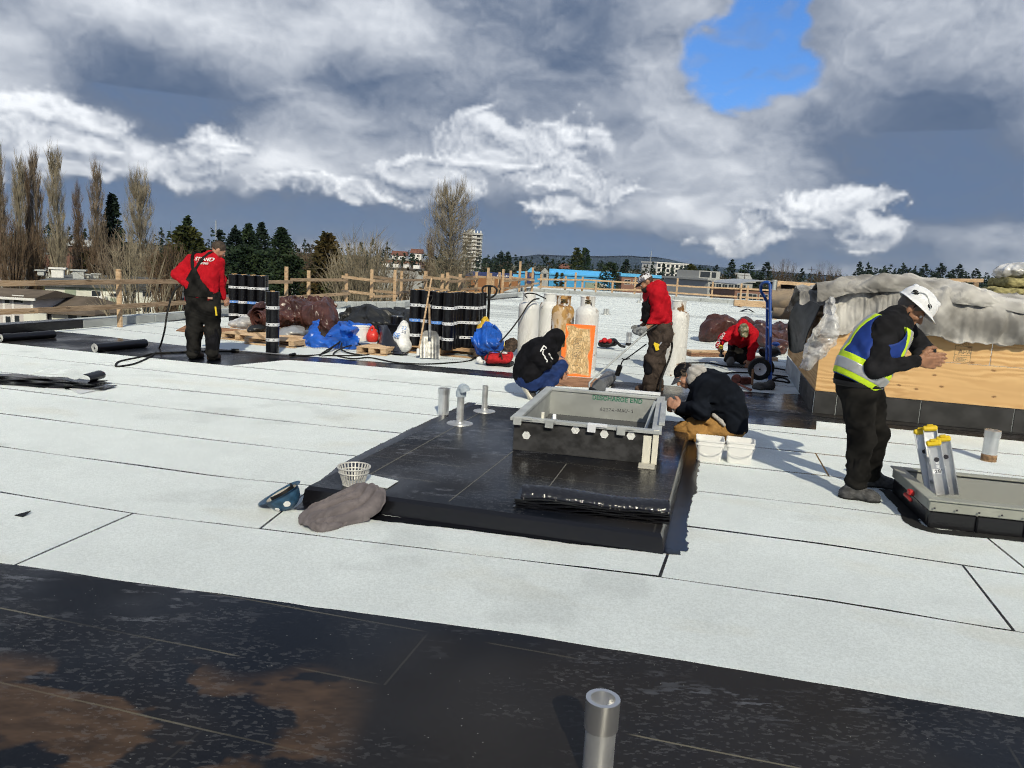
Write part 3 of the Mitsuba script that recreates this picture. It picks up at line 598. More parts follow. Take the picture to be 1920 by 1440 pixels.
# ---------------------------------------------------------------- small things lying on and near the platform
k = thing('black_membrane_roll', 'folded stack of glossy black membrane lying on the platform front edge', 'membrane roll')
f0, f1 = G(967, 951, HP), G(1252, 984, HP); fu = unit(f1 - f0); fv = A(-fu[1], fu[0], 0).ravel(); L = np.linalg.norm(f1 - f0)
ss = np.linspace(0, 1, 60)
for i in range(6):
    zz = .004 + i * .0125; off = rng.uniform(-.012, .012); q = np.linspace(0, 1, 12); e = rng.uniform(-.02, .01)
    X = np.array([[f0 + fu * (e + s * (L + .01 - e)) + fv * (off + t * .24) + A(0, 0, zz + .007 * math.sin(9 * s + i) * (1 - t) + .004 * math.sin(21 * s + 2 * i)).ravel() for s in ss] for t in q]); put(k, thick(X, .007), M_ROLL, name='fold', smooth=40)
th = np.linspace(-.35, math.pi * .94, 22)
X = np.array([[f0 + fu * (.02 + s * (L - .02) + .006 * math.sin(t * 3)) + fv * (.10 + .085 * math.cos(math.pi - t) * (1 + .05 * math.sin(4 * s)) + .02) + A(0, 0, .055 + (.062 + .008 * math.sin(7 * s)) * math.sin(t) + .003 * meshkit.noise(A(s * 70, t * 3, 1).ravel())).ravel() for s in np.linspace(0, 1, 160)] for t in th]); put(k, thick(X, .006), bumped('roll_gloss', (.010, .010, .013), lambda p, n, uv: .006 * noise(p.x * 55, p.y * 22, p.z * 22) + .003 * fbm(p.x * 90, p.y * 90, p.z * 60, 2), rough=.2, spec=.7, eps=2e-3), name='top_fold', smooth=True)

k = thing('drain_basket', 'pale cast strainer basket standing upside down on the platform corner', 'strainer basket')
bc = G(663, 908, HP); m_cast = mat('cast_alu', (.56, .55, .52), .5, .3); nb = 26; H = .125; r0, r1 = .070, .108
for i in range(nb):
    a = 2 * math.pi * i / nb; d = A(math.cos(a), math.sin(a), 0).ravel(); put(k, beam(bc + d * r0 + A(0, 0, .004).ravel(), bc + d * r1 + A(0, 0, H + (.0 if i % 2 else .0)).ravel(), .0085, .006, .001, up=d), m_cast, name='slat')
for z, r in ((.003, r0 + .002), (H * .72, r0 + (r1 - r0) * .72 + .002), (H, r1 + .002)):
    o = np.linspace(0, 2 * np.pi, 49); put(k, tube(np.stack([bc[0] + r * np.cos(o), bc[1] + r * np.sin(o), bc[2] + z + 0 * o], 1), .0055, 6, caps=False), m_cast, smooth=True, name='ring')
put(k, cyl(bc + A(0, 0, .001).ravel(), bc + A(0, 0, .006).ravel(), r0), m_cast, name='base')
k = thing('membrane_scrap', 'pale four sided offcut of cap sheet lying beside the strainer basket', 'membrane scrap')
q = [G(686, 889, HP + .01), G(747, 902.5, HP + .004), G(726, 916, HP + .004), G(676, 907, HP + .008)]
put(k, thick(spline_grid([[q[0], q[1]], [q[3], q[2]]], 8, 8), .004), M_CAP)

k = thing('sweater', 'crumpled mauve grey sweatshirt hanging over the platform edge', 'sweatshirt')
sw = [[(667, 914, .122), (682, 911, .145), (703, 915, .14), (719, 924, .118)], [(640, 925, .118), (665, 924, .142), (695, 930, .138), (719, 947, .09)], [(612, 940, .085), (642, 941, .10), (672, 952, .085), (701, 967, .04)], [(584, 953, .035), (612, 957, .05), (640, 968, .045), (658, 980, .012)], [(566, 967, .012), (588, 973, .03), (606, 984, .025), (618, 992, .008)], [(566, 982, .006), (578, 988, .02), (592, 992, .015), (602, 993, .006)]]
X = spline_grid([[G(*q) for q in r] for r in sw], 90, 60); du, dv = np.gradient(X, axis=0), np.gradient(X, axis=1); Nn = np.cross(dv, du); Nn /= np.linalg.norm(Nn, axis=2, keepdims=True) + 1e-9; Nn *= np.sign(Nn[..., 2:] + 1e-9)
uu, vv_ = np.meshgrid(np.linspace(0, 1, 90), np.linspace(0, 1, 60), indexing='ij'); nz = lambda a, b, sd: meshkit.fbm(np.stack([uu * a, vv_ * b, 0 * uu], -1), 2, sd)
ph = 3.2 * vv_ + 1.3 * uu + 2.4 * nz(2.2, 2.0, 4); ph2 = 5.5 * vv_ - 3.0 * uu + 2.6 * nz(3.0, 3.0, 9)
dz = .045 * (np.abs(np.sin(np.pi * ph)) ** .8 - .6) * (.4 + nz(2, 2, 14)) + .022 * (np.abs(np.sin(np.pi * ph2)) ** .8 - .6) * np.clip(3 * nz(2.5, 2.5, 19) - 1, 0, 1)
X = X + Nn * (dz * np.minimum(1, 6 * np.outer(np.sin(np.linspace(0, np.pi, 90)), np.sin(np.linspace(0, np.pi, 60))) + .2))[..., None]
X[..., 2] = np.maximum(X[..., 2], .006); put(k, thick(X, .016) if True else None, mat('mauve_fleece', tone((.145, .128, .132), .12, 20.0), .95, spec=.05), smooth=22)

k = thing('hard_hat', 'dark blue hard hat lying upside down on the pale roof beside the platform', 'hard hat')
hc = G(527, 955); hn = unit(A(-.50, -.08, .84).ravel()); R = frame(hn, (-1, .3, 0)); hc = hc + A(0, 0, .108).ravel()
m_hat = mat('hat_blue', tone((.018, .060, .115), .3, 30.0), .45)
th = np.linspace(0, 2 * np.pi, 49); ph = np.linspace(.02, 1, 16)
def hat(scale, brim=True):
    X = []
    for t in ph:
        r = math.sin(t * math.pi / 2) ** .9; z = -(1 - (1 - math.cos(t * math.pi / 2))) * .118 * scale
        X.append(np.stack([.125 * scale * r * np.cos(th), .100 * scale * r * np.sin(th), z + 0 * th], 1))
    if brim:
        for e in (.012, .03): X.append(np.stack([(.125 + e + .045 * (e / .03) * np.clip(np.cos(th), 0, 1) ** 2) * np.cos(th), (.100 + e * .7) * np.sin(th), 0 * th + e * .25 - .01 * np.clip(np.cos(th), 0, 1) * (e / .03)], 1))
    return np.array(X)
put(k, xf(thick(hat(1), .003), R, hc), m_hat, smooth=True, name='shell'); put(k, xf(thick(hat(.93, False)[3:], .003), R, hc), mat('hat_liner', (.38, .36, .32), .8), smooth=True, name='liner')
X = np.array([np.stack([.098 * np.cos(th), .078 * np.sin(th), z + 0 * th], 1) for z in (-.02, .022)]); put(k, xf(thick(X[:, 10:34], .004), R, hc), M_BLACK, smooth=True, name='sweatband')
def sticker(dx, dy, r, m, txt=None):
    d = unit(A(dx, dy, -.55).ravel()); p = R @ (d * A(.128, .103, .121).ravel()) + hc; nrm = R @ unit(d / A(.128, .103, .121).ravel() ** 2); put(k, xf(lathe([(0.0001, .0015), (r, .0005), (r, -.004)], 20), frame(nrm), p), m, name='sticker')
    return p, nrm
for dx, dy, r, m in ((.15, .8, .016, M_WHITE), (.62, .7, .014, M_LABEL), (-.55, .75, .022, M_WHITE)):
    p, nrm = sticker(dx, dy, r, m)
    if nrm @ (EYE - p) < 0: sticker(dx, -dy, r, m)

def bucket(x, y, w, label, seed, lid=True, h=.205):
    k = thing('pail', label, 'pail', 'white square pails beside the kneeling man'); c = G(x, y); R = rotz(-YAW + seed)
    def sq(a, z, r=.028):
        o = np.linspace(0, 2 * np.pi, 41)[:-1]; s = a / 2; cx = np.sign(np.cos(o)) * (s - r) + r * np.cos(o); cy = np.sign(np.sin(o)) * (s - r) + r * np.sin(o); return np.stack([cx, cy, 0 * o + z], 1)
    rings = [sq(.01, .004), sq(w * .80, .002), sq(w * .84, .012), sq(w * .94, h * .74), sq(w, h * .745), sq(w, h * .79), sq(w * .955, h * .80), sq(w * .965, h * .93), sq(w * 1.03, h * .935), sq(w * 1.03, h), sq(w * .96, h), sq(w * .95, h * .93), sq(w * .80, .03), sq(.01, .03)]
    put(k, xf(lathe_like(rings), R, c), M_WHITE, smooth=35, name='tub'); o = np.linspace(0, math.pi, 15); hw = w * .52
    put(k, xf(tube(np.stack([hw * np.cos(o), 0 * o - w * .50 - .02 * np.sin(o), h * .86 - .10 * np.sin(o)], 1), .0025, 6), R, c), M_STEEL, smooth=True, name='handle')
    return k, c, R
def lathe_like(rings):
    X = np.array([np.vstack([r, r[:1]]) for r in rings]); return gridmesh(X)
bucket(1328, 862, .245, 'left white plastic pail beside the kneeling man, touching its twin', 0.05)
bucket(1385, 866, .245, 'right white plastic pail of the pair beside the kneeling man', -.03)

# ---------------------------------------------------------------- pipes through the roof
def pipe_vent(x, y, h, r, label, z=0.0, collar=.30, tilt=0.0):
    k = thing('pipe_vent', label, 'vent pipe'); b = G(x, y, z); t = b + A(tilt, 0, h).ravel()
    prof = [(r, 0), (r, h - collar * h), (r * 1.12, h - collar * h + .001), (r * 1.12, h), (r * .80, h), (r * .78, h - .05), (.0001, h - .05)]
    put(k, xf(lathe(prof[:2] + [(r * .9, prof[1][1] + .002)], 28), None, b), M_ALU, smooth=35, name='tube'); put(k, xf(lathe(prof[2:], 28), None, b), M_STEEL if collar < .5 else M_ALU, smooth=35, name='collar')
    return k, b
pipe_vent(1119, 1458, .285, .050, 'nearest aluminium vent pipe at the bottom of the picture', collar=.36)
pipe_vent(831, 778, .295, .060, 'thick short aluminium vent pipe standing left of the platform', collar=.2)
k, b = pipe_vent(1853, 864, .31, .066, 'aluminium vent pipe with rusty foot right of the ladder', collar=.22); put(k, xf(lathe([(.068, .0), (.069, .04), (.067, .07)], 24), None, b), mat('rust', tone((.25, .15, .08), .5, 30.0), .9), smooth=True, name='rusty_foot')
k, b = pipe_vent(1178, 648, .30, .06, 'far aluminium vent pipe with black foot beside the small red tool bag', collar=.3); put(k, xf(lathe([(.068, .0), (.069, .06), (.060, .065)], 20), None, b), M_BLACK, smooth=True, name='black_foot')
m_flash = mat('flashing', tone((.50, .51, .52), .2, 14.0), .4, .6)
k = thing('gooseneck_vent', 'thin vent pipe with a pale plastic elbow on a round flange', 'vent pipe'); b = G(862, 794, HP)
put(k, xf(lathe([(.128, 0), (.126, .005), (.05, .008), (.045, .02), (.036, .025), (.034, .30)], 28), None, b), m_flash, smooth=35, name='flange')
o = np.linspace(0, math.pi * .62, 12); er = .046; el = np.stack([(er - er * np.cos(o)) * .55, -(er - er * np.cos(o)) * .84, .31 + er * np.sin(o)], 1); el = np.vstack([[0, 0, .29], el])
put(k, [xf(tube(el, .044, 16), None, b), xf(cyl((0, 0, .265), (0, 0, .32), .050), None, b), xf(cyl(el[-1] - A(.005, 0, -.01).ravel(), el[-1] + A(.008, -.002, -.028).ravel(), .049), None, b)], mat('grey_plastic', (.36, .42, .48), .45), smooth=40, name='elbow')
k = thing('pipe_vent', 'slim open vent pipe on a round flange nearest the curb', 'vent pipe'); b = G(908, 771, HP)
put(k, xf(lathe([(.118, 0), (.116, .005), (.05, .008), (.034, .03), (.031, .04), (.030, .275), (.026, .275), (.025, .2)], 28), None, b), m_flash, smooth=35, name='tube')
for x, y, h in ((1201.5, 565, .5), (1134, 590, .22), (1139, 590, .22), (1197, 568, .15)):
    k = thing('pipe_vent', {1201.5: 'far thin vent pipe near the back rail behind the white cap', 1134: 'left of two tiny vents on the empty middle roof', 1139: 'right of two tiny vents on the empty middle roof', 1197: 'stubby far vent just left of the red hooded man'}[x], 'vent pipe'); b = G(x, y); put(k, [cyl(b, b + A(0, 0, h).ravel(), .07, .05, 12), cyl(b, b + A(0, 0, .03).ravel(), .14, .13, 12)], M_GALV, smooth=40)

# ---------------------------------------------------------------- roof hatch with the ladder
hat_k = thing('roof_hatch', 'open roof hatch with grey metal rim over a black base at the right', 'roof hatch')
b0 = G(1739, 990); hu = unit(A(.98, -.20, 0).ravel()); hv = A(-hu[1], hu[0], 0).ravel(); bl = P(1699, 880, 5.86)
hd = max(.8, (bl - b0) @ hv); Rh = np.stack([hu, hv, A(0, 0, 1).ravel()], 1); hw = 1.5
ha = lambda x, y, z: b0 + hu * x + hv * y + A(0, 0, z).ravel()
hb = lambda x0, x1, y0, y1, z0_, z1_, b=.004: xf(box(x1 - x0, y1 - y0, z1_ - z0_, b), Rh, ha((x0 + x1) / 2, (y0 + y1) / 2, (z0_ + z1_) / 2))
m_hatch = mat('hatch_grey', tone((.27, .28, .25), .1, 6.0), .5); m_hin = mat('hatch_inner', (.25, .26, .25), .6)
for i in range(5): put(hat_k, hb(i * .3 + .002, i * .3 + .298, 0, .05, .0, .125, .01), M_BITUMEN, name='base_panel')
put(hat_k, hb(-.0, .05, .052, hd, 0, .125, .01), M_BITUMEN, name='base_panel'); put(hat_k, hb(.05, hw, hd - .05, hd, 0, .125, .01), M_BITUMEN, name='base_panel')
for (x0, x1, y0, y1) in ((-.012, hw, -.012, .03), (-.012, .03, .032, hd + .01), (.032, hw, hd - .03, hd + .012)): put(hat_k, hb(x0, x1, y0, y1, .127, .20, .005), m_hatch, name='rim')
for (x0, x1, y0, y1) in ((-.03, hw, -.03, .06), (-.03, .06, .062, hd + .03), (.062, hw, hd - .06, hd + .03)): put(hat_k, hb(x0, x1, y0, y1, .202, .215, .004), m_hatch, name='lip')
put(hat_k, hb(.05, hw, hd - .058, hd - .052, -.6, .19, 0), m_hin, name='inner_wall'); put(hat_k, hb(.052, .058, .06, hd - .06, -.6, .19, 0), m_hin, name='inner_wall'); put(hat_k, hb(.06, hw, .06, hd - .06, .003, .006, 0), 'm_dark_opening', name='opening')
put(hat_k, [hb(.01 + i * .14, .022 + i * .14, -.0335, -.030, .15, .162, 0) for i in range(10)], M_INK, name='bolt_holes', kind='stuff')
put(hat_k, [hb(-.07, -.03, .25, .31, .15, .19, .008), hb(-.075, -.055, .2, .36, .12, .145, .006)], mat('red_paint', (.45, .02, .02), .4), name='latch', label='red latch on the left rim')
put(hat_k, [xf(box(.05, .06, .10, .008), Rh, ha(1.02, hd - .10, .16)), xf(box(.02, .05, .05, .004), Rh, ha(1.0, hd - .10, .23))], 'm_red_paint', name='latch', label='red latch on the back rim')
put(hat_k, ragged([ha(-.03, hd + .05, 0), ha(-.035, hd * .5, 0), ha(-.035, -.03, 0), ha(.5, -.035, 0), ha(1.4, -.035, 0)], .05, .06, .004, 6), M_RUBBER, smooth=True, name='bitumen_bleed')

lad = thing('ladder', 'aluminium extension ladder with yellow rail tops sticking out of the roof hatch', 'ladder')
m_yel = mat('yellow_plastic', (.70, .50, .02), .4)
ex = unit(hu * .5 + hv * -.86); 
def railpx(xt, yt, xb, yb, Y0, Y1, w=.034, dpt=.09):
    t, b = P(xt, yt, Y0), P(xb, yb, Y1); d = unit(b - t); side = unit(hu + hv * -.25); Rr = frame(d, side); L = np.linalg.norm(b - t)
    # channel section: web facing us and two flanges
    put(lad, [xf(box(dpt, .006, L, .001), Rr, (t + b) / 2), xf(box(.006, w, L, .001), Rr, (t + b) / 2 + Rr @ A(-dpt / 2, w / 2, 0).ravel()), xf(box(.006, w, L, .001), Rr, (t + b) / 2 + Rr @ A(dpt / 2, w / 2, 0).ravel())], M_ALU, name='rail')
    put(lad, [xf(box(dpt + .012, w + .02, .04, .01), Rr, t + Rr @ A(0, w / 2, .004).ravel()), xf(box(dpt * .5, w + .03, .012, .004), Rr, t - d * .018 + Rr @ A(0, w / 2, 0).ravel())], m_yel, name='end_cap')
    for s in (.33,):
        c = t + d * (L * s); put(lad, xf(lathe([(.0001, -.008), (.017, -.008), (.017, .002)], 14), np.stack([Rr[:, 0], Rr[:, 2], -Rr[:, 1]], 1) @ np.eye(3), c - Rr[:, 1] * 0.0), M_INK, name='rung_end')
    return t, b, Rr
r1 = railpx(1726, 809, 1748, 925, 5.75, 5.55); r2 = railpx(1743, 803, 1757, 925, 5.68, 5.5); r3 = railpx(1750, 829, 1768, 928, 5.35, 5.28, dpt=.085); r4 = railpx(1768, 821, 1785, 928, 5.42, 5.36, dpt=.085)
for s in (.42, .8): put(lad, cyl(r1[0] + (r1[1] - r1[0]) * s, r3[0] + (r3[1] - r3[0]) * s, .014), M_ALU, smooth=40, name='rung'); put(lad, cyl(r2[0] + (r2[1] - r2[0]) * (s + .08), r4[0] + (r4[1] - r4[0]) * (s + .08), .014), M_ALU, smooth=40, name='rung')
d = unit(r3[1] - r3[0]); nn = -r3[2][:, 1]; nn = nn if nn @ (EYE - r3[0]) > 0 else -nn; c = r3[0] + d * .215
rt_ = unit(np.cross(-d, nn)); put(lad, xf(box(.075, .002, .036, 0), np.stack([rt_, nn, -d], 1), c + nn * .0045), M_LABEL, name='sticker'); put(lad, letters("28'", .024, c + nn * .0062 - rt_ * .027 + d * .011, rt_, -d, .001, True), M_INK, name='lettering', label="black lettering 28' on a white sticker")
for s in (.05, .5, .6): put(lad, xf(box(.02, .003, .02, 0), np.stack([rt_, nn, -d], 1), r3[0] + d * .3 * s + nn * .005), M_LABEL, name='sticker')

# ---------------------------------------------------------------- the plywood curb under its grey cover
box_k = thing('plywood_curb', 'large plywood roof curb with black base at the right edge', 'roof curb')
B = G(1523, 774); Rb = np.stack([V, U, A(0, 0, 1).ravel()], 1)
ba = lambda v, u, z: B + V * v + U * u + A(0, 0, z).ravel()
bb = lambda v0, v1, u0, u1, z0_, z1_, b=.004: xf(box(v1 - v0, u1 - u0, z1_ - z0_, b), Rb, ba((v0 + v1) / 2, (u0 + u1) / 2, (z0_ + z1_) / 2))
def ply_col(p, n, uv):
    a = p.x * CY - p.y * SY; z = p.z
    w = fbm(a * .9, z * 4.0, p.y * .3, 5); rings = dr.sin(120 * (z * .8 + .30 * w + .06 * fbm(a * 3, z * 9, 2.0, 3)))
    kn = voronoi(a * 2.6 + .4 * w, z * 5.2 + 3); c = mix(C3(.52, .295, .12), C3(.70, .47, .23), .5 + .5 * rings * (.15 + .75 * smoothstep(.35, .75, fbm(a * 1.5, z * 4, 8.0, 3))))
    c = c * (.78 + .4 * fbm(a * .8 + 4, z * 2, 3.0, 3))
    return mix(c, C3(.16, .07, .03), smoothstep(.10, .03, kn[0]) * smoothstep(.35, .5, kn[2]) * .8)
m_ply = mat('plywood', mikit.proc(ply_col), .7, spec=.3)
m_up = mat('upstand', tone((.020, .020, .021), .5, 5.0), .55)
edges = [0] + [float(np.dot(G(x, y)[:2] - B[:2], V[:2])) for x, y in ((1566, 779), (1722, 794), (1885, 805))] + [3.6, 4.6, 5.6, 6.6]
for a, b in zip(edges[:-1], edges[1:]): put(box_k, bb(a + .004, b - .004, -.012, .0, 0, .285), m_up, name='upstand_panel')
put(box_k, bb(0, 6.6, -.002, .02, .0, .28, 0), M_PARAPET, name='upstand_core')
d = .78
for v0, v1, z0_, z1_ in ((.0, .47, .29, 1.20), (.475, 3.2, .29, .775), (.475, 1.9, .78, 1.20), (1.905, 4.4, .78, 1.20), (3.205, 6.6, .29, .775), (4.405, 6.6, .78, 1.2)): put(box_k, bb(v0 + .002, v1 - .002, .0, .018, z0_, z1_, .002), m_ply, name='plywood_sheet')
for u0, u1 in ((.02, 1.2), (1.205, 2.4), (2.405, 4.6)): put(box_k, bb(-.0, .018, u0, u1, .29, 1.20, .002), m_ply, name='plywood_sheet')
for i in range(5): put(box_k, bb(-.014, -.002, .02 + i * .9, .90 + i * .9, 0, .285), m_up if i < 2 else M_PARAPET, name='upstand_panel')
put(box_k, bb(.02, 6.6, .02, 4.6, 1.16, 1.19, 0), M_TIMBER, name='deck')
s0 = P(1785, 649, 9.1); vv = float((s0 - B) @ V)
put(box_k, letters('APA', .05, ba(vv + .05, -.0005, .895), V, (0, 0, 1), .001, True), mat('stamp_ink', (.22, .16, .10), .8), name='stamp', label='stamped letters APA on the plywood')
put(box_k, [bb(vv + .01, vv + .19, -.0012, -.0004, z, z + .006, 0) for z in (.795, .985, .875)] + [bb(x, x + .006, -.0012, -.0004, .795, .99, 0) for x in (vv + .01, vv + .185)] + [bb(vv + .03, vv + .03 + w, -.0012, -.0004, .81 + .013 * i, .816 + .013 * i, 0) for i, w in enumerate((.11, .13, .09, .12))], 'm_stamp_ink', name='stamp_frame')
put(box_k, letters('2021', .032, ba(vv + .05, -.0005, 1.0), V, (0, 0, 1), .001), 'm_stamp_ink', name='stamp', label='stamped number over the frame')
put(box_k, ragged([z0(1500, 765), z0(1540, 781), z0(1720, 800), z0(1930, 816)], .03, .06, .004, 12), M_BITUMEN, smooth=True, name='bitumen_bleed')

def sheet(C, n, m, amp, scale, seed, t=.006, str_=(1, 1, 1)):
    X = spline_grid(C, n, m); du, dv = np.gradient(X, axis=0), np.gradient(X, axis=1); N = np.cross(dv, du); N /= np.linalg.norm(N, axis=2, keepdims=True) + 1e-9
    X = X + N * crumpled(amp, scale, seed, 4)(X.reshape(-1, 3) * np.asarray(str_, float)).reshape(X.shape[:2])[..., None]
    return X
cov = thing('grey_tarp', 'wrinkled dirty grey cover draped over the plywood curb', 'tarp')
m_tarp = mat('tarp_grey', tone((.33, .315, .295), .5, 3.2, (.52, .505, .48)), .8, spec=.25)
vs = np.array([-.02, .35, .62, 1.0, 1.6, 2.3, 3.2, 4.5, 6.8])
lowz = np.array([1.03, 1.10, 1.24, 1.10, 1.02, 1.02, 1.03, 1.03, 1.03]); topz = np.array([1.46, 1.62, 1.70, 1.70, 1.64, 1.58, 1.64, 1.66, 1.7])
rows = []
for u, zf in ((4.4, 0), (2.6, .93), (1.2, 1.0), (.45, 1.0), (.12, .97), (-.05, .72), (-.09, .38), (-.06, .12), (-.10, 0.0)):
    rows.append([ba(v, u + .05 * math.sin(3 * v), 1.2 + (tz - 1.2) * .9 if u > 4 else lz + (tz - lz) * zf) for v, lz, tz in zip(vs, lowz, topz)])
X = sheet(rows, 130, 340, .13, .42, 3, str_=(1, 1, .45)); put(cov, thick(X, .006), m_tarp, smooth=14, name='sheet')
X = sheet([[ba(v, u, z + dz) for v, dz in ((-.12, -.04), (.1, .02), (.45, .10), (.9, .13), (1.4, .06), (2.0, -.02), (2.6, -.04))] for u, z in ((.9, 1.55), (.3, 1.63), (.0, 1.62), (-.10, 1.55), (-.09, 1.47))], 48, 160, .09, .34, 8, str_=(.6, .8, 1)); put(cov, thick(X, .006), m_tarp, smooth=14, name='upper_flap')
X = sheet([[ba(v, u, z) for v in (-.30, -.16, .0, .10)] for u, z in ((1.9, 1.25), (1.0, 1.50), (.4, 1.52), (.0, 1.40))], 40, 30, .10, .3, 9); put(cov, thick(X, .006), m_tarp, smooth=14, name='side_flap')
pl = thing('plastic_sheet', 'crinkled clear plastic sheet hanging off the left corner of the plywood curb', 'plastic sheet')
m_poly = 'm_polythene'
scene[m_poly] = {'type': 'blendbsdf', 'weight': mikit.proc(lambda p, n, uv: .42 + .45 * smoothstep(.35, .7, fbm(p.x * 7, p.y * 7, p.z * 7, 4))), 'a': {'type': 'thindielectric'}, 'b': {'type': 'twosided', 'bsdf': {'type': 'principled', 'base_color': {'type': 'rgb', 'value': [.62, .62, .63]}, 'roughness': .22, 'specular': .6}}}
rows = []
for t in np.linspace(0, 1, 5):
    l = [P(1552, 556, 9.3), P(1545, 590, 9.05), P(1524, 626, 9.0), P(1507, 660, 9.15), P(1497, 690, 9.5)]; r = [P(1562, 556, 9.28), P(1573, 590, 9.2), P(1576, 624, 9.2), P(1550, 655, 9.2), P(1517, 690, 9.3)]
    rows.append([a * (1 - t) + b * t + U * .10 * math.sin(t * 7) for a, b in zip(l, r)])
X = sheet(rows, 50, 90, .07, .22, 14); put(pl, gridmesh(X), m_poly, smooth=14)
k = thing('black_underlay', 'stiff dark sheet curling away from the left side of the covered plywood curb', 'membrane sheet')
X = spline_grid([[P(1500, 560, 10.6), P(1481, 590, 10.8), P(1478, 622, 11.0), P(1480, 656, 11.2)], [P(1520, 555, 10.3), P(1497, 592, 10.5), P(1489, 625, 10.8), P(1492, 662, 10.9)], [P(1546, 552, 9.7), P(1530, 590, 9.75), P(1515, 622, 9.8), P(1508, 655, 9.9)]], 24, 24)
put(k, thick(X, .012), mat('dark_sheet', tone((.06, .062, .06), .4, 6.0), .6), smooth=True)
k = thing('rolled_sheets', 'grey brown rolled sheets stacked on the back left of the covered curb', 'membrane roll')
for y, r, l in ((566, .17, 1.3), (584, .14, 1.1), (556, .11, 1.0)):
    p = P(1492 + (y - 556) * -.1, y, 12.2); put(k, tube(np.array([p - V * .3 * l, p + V * .2, p + V * l * .8]), r, 14), mat('sheet_brown', tone((.16, .15, .145), .4, 5.0, (.26, .20, .14)), .7) if 'm_sheet_brown' not in scene else 'm_sheet_brown', smooth=45, name='roll')
    put(k, beam(A(p[0] + .3, p[1] - .08, 1.0).ravel() * 1.0, A(p[0] + .3, p[1] - .08, p[2] - r).ravel(), .05, .05), M_TIMBER_OLD, name='batten')
wool = bumped('rockwool', tone((.28, .25, .12), .4, 25.0), lambda p, n, uv: .02 * fbm(p.x * 30, p.y * 30, p.z * 60, 3), rough=.95, spec=.1, eps=3e-3)
k = thing('insulation_batt', 'yellow brown mineral wool batts piled on the grey cover at the right edge', 'insulation')
q = P(1872, 545, 9.7)
for i, (dv, du, dz, w) in enumerate(((.0, .2, -.02, 1.5), (.12, .25, .11, 1.4), (.28, .3, .22, 1.2))): put(k, xf(blob([cap(A(-.02, -.25, 0).ravel(), A(-.02, .25, 0).ravel(), .06), cap(A(w, -.25, 0).ravel(), A(w, .25, 0).ravel(), .06), cap(A(-.02, -.25, 0).ravel(), A(w, -.25, 0).ravel(), .06), cap(A(-.02, .25, 0).ravel(), A(w, .25, 0).ravel(), .06), cap(A(0, 0, 0).ravel(), A(w, 0, 0).ravel(), .062), cap(A(0, .12, 0).ravel(), A(w, .12, 0).ravel(), .06), cap(A(0, -.12, 0).ravel(), A(w, -.12, 0).ravel(), .06)], .02, .02, disp=creases(.02, .1, 20 + i)), Rb @ rotz(.1 * i), q + V * dv + U * du + A(0, 0, dz).ravel()), wool, smooth=True, name='batt')
k = thing('insulation_batt', 'thin strip of mineral wool under the cover behind the helmeted man', 'insulation'); q = P(1700, 529, 10.2); put(k, blob([cap(q, q + V * .55, .05), cap(q + U * .1, q + V * .6 + U * .1, .05)], .02, .02, disp=creases(.02, .1, 25)), wool, smooth=True)
k = thing('black_block', 'small black block on the grey cover behind the white helmet', 'block'); q = P(1735, 529, 9.6); put(k, xf(box(.2, .2, .085, .01), Rb @ rotz(.25) @ frame((.12, 0, 1)), q), M_BLACK)
k = thing('plastic_bag', 'clear plastic bundle on top of the mineral wool at the right edge', 'plastic bundle'); q = P(1905, 508, 9.9)
put(k, blob([ell(q + V * .1, (.36, .25, .10)), ell(q + V * .5, (.3, .25, .12)), ell(q + V * -.05 + A(0, 0, -.04).ravel(), (.2, .2, .06))], .016, .04, disp=creases(.03, .14, 31, 4)), m_poly, smooth=True)
k = thing('green_fabric', 'bit of bright green cloth caught behind the grey cover', 'cloth'); q = P(1566, 536, 10.4); put(k, blob([cap(q, q + V * .25 + A(0, 0, .05).ravel(), .05), cap(q + V * .2, q + V * .5 + A(0, 0, .04).ravel(), .03)], .012, .03, disp=creases(.02, .08, 33)), mat('lime', (.28, .48, .05), .7), smooth=True)

k = thing('membrane_scrap', 'tiny black triangular scrap on the pale roof near the left edge', 'membrane scrap'); q = G(38, 968); put(k, (np.array([q + A(-.035, 0, .002).ravel(), q + A(.03, -.02, .004).ravel(), q + A(.035, .05, .018).ravel(), q + A(-.035, 0, .006).ravel(), q + A(.03, -.02, .008).ravel(), q + A(.035, .05, .022).ravel()]), np.array([[0, 2, 1], [3, 4, 5], [0, 1, 4], [0, 4, 3], [1, 2, 5], [1, 5, 4], [2, 0, 3], [2, 3, 5]])), M_BLACK)

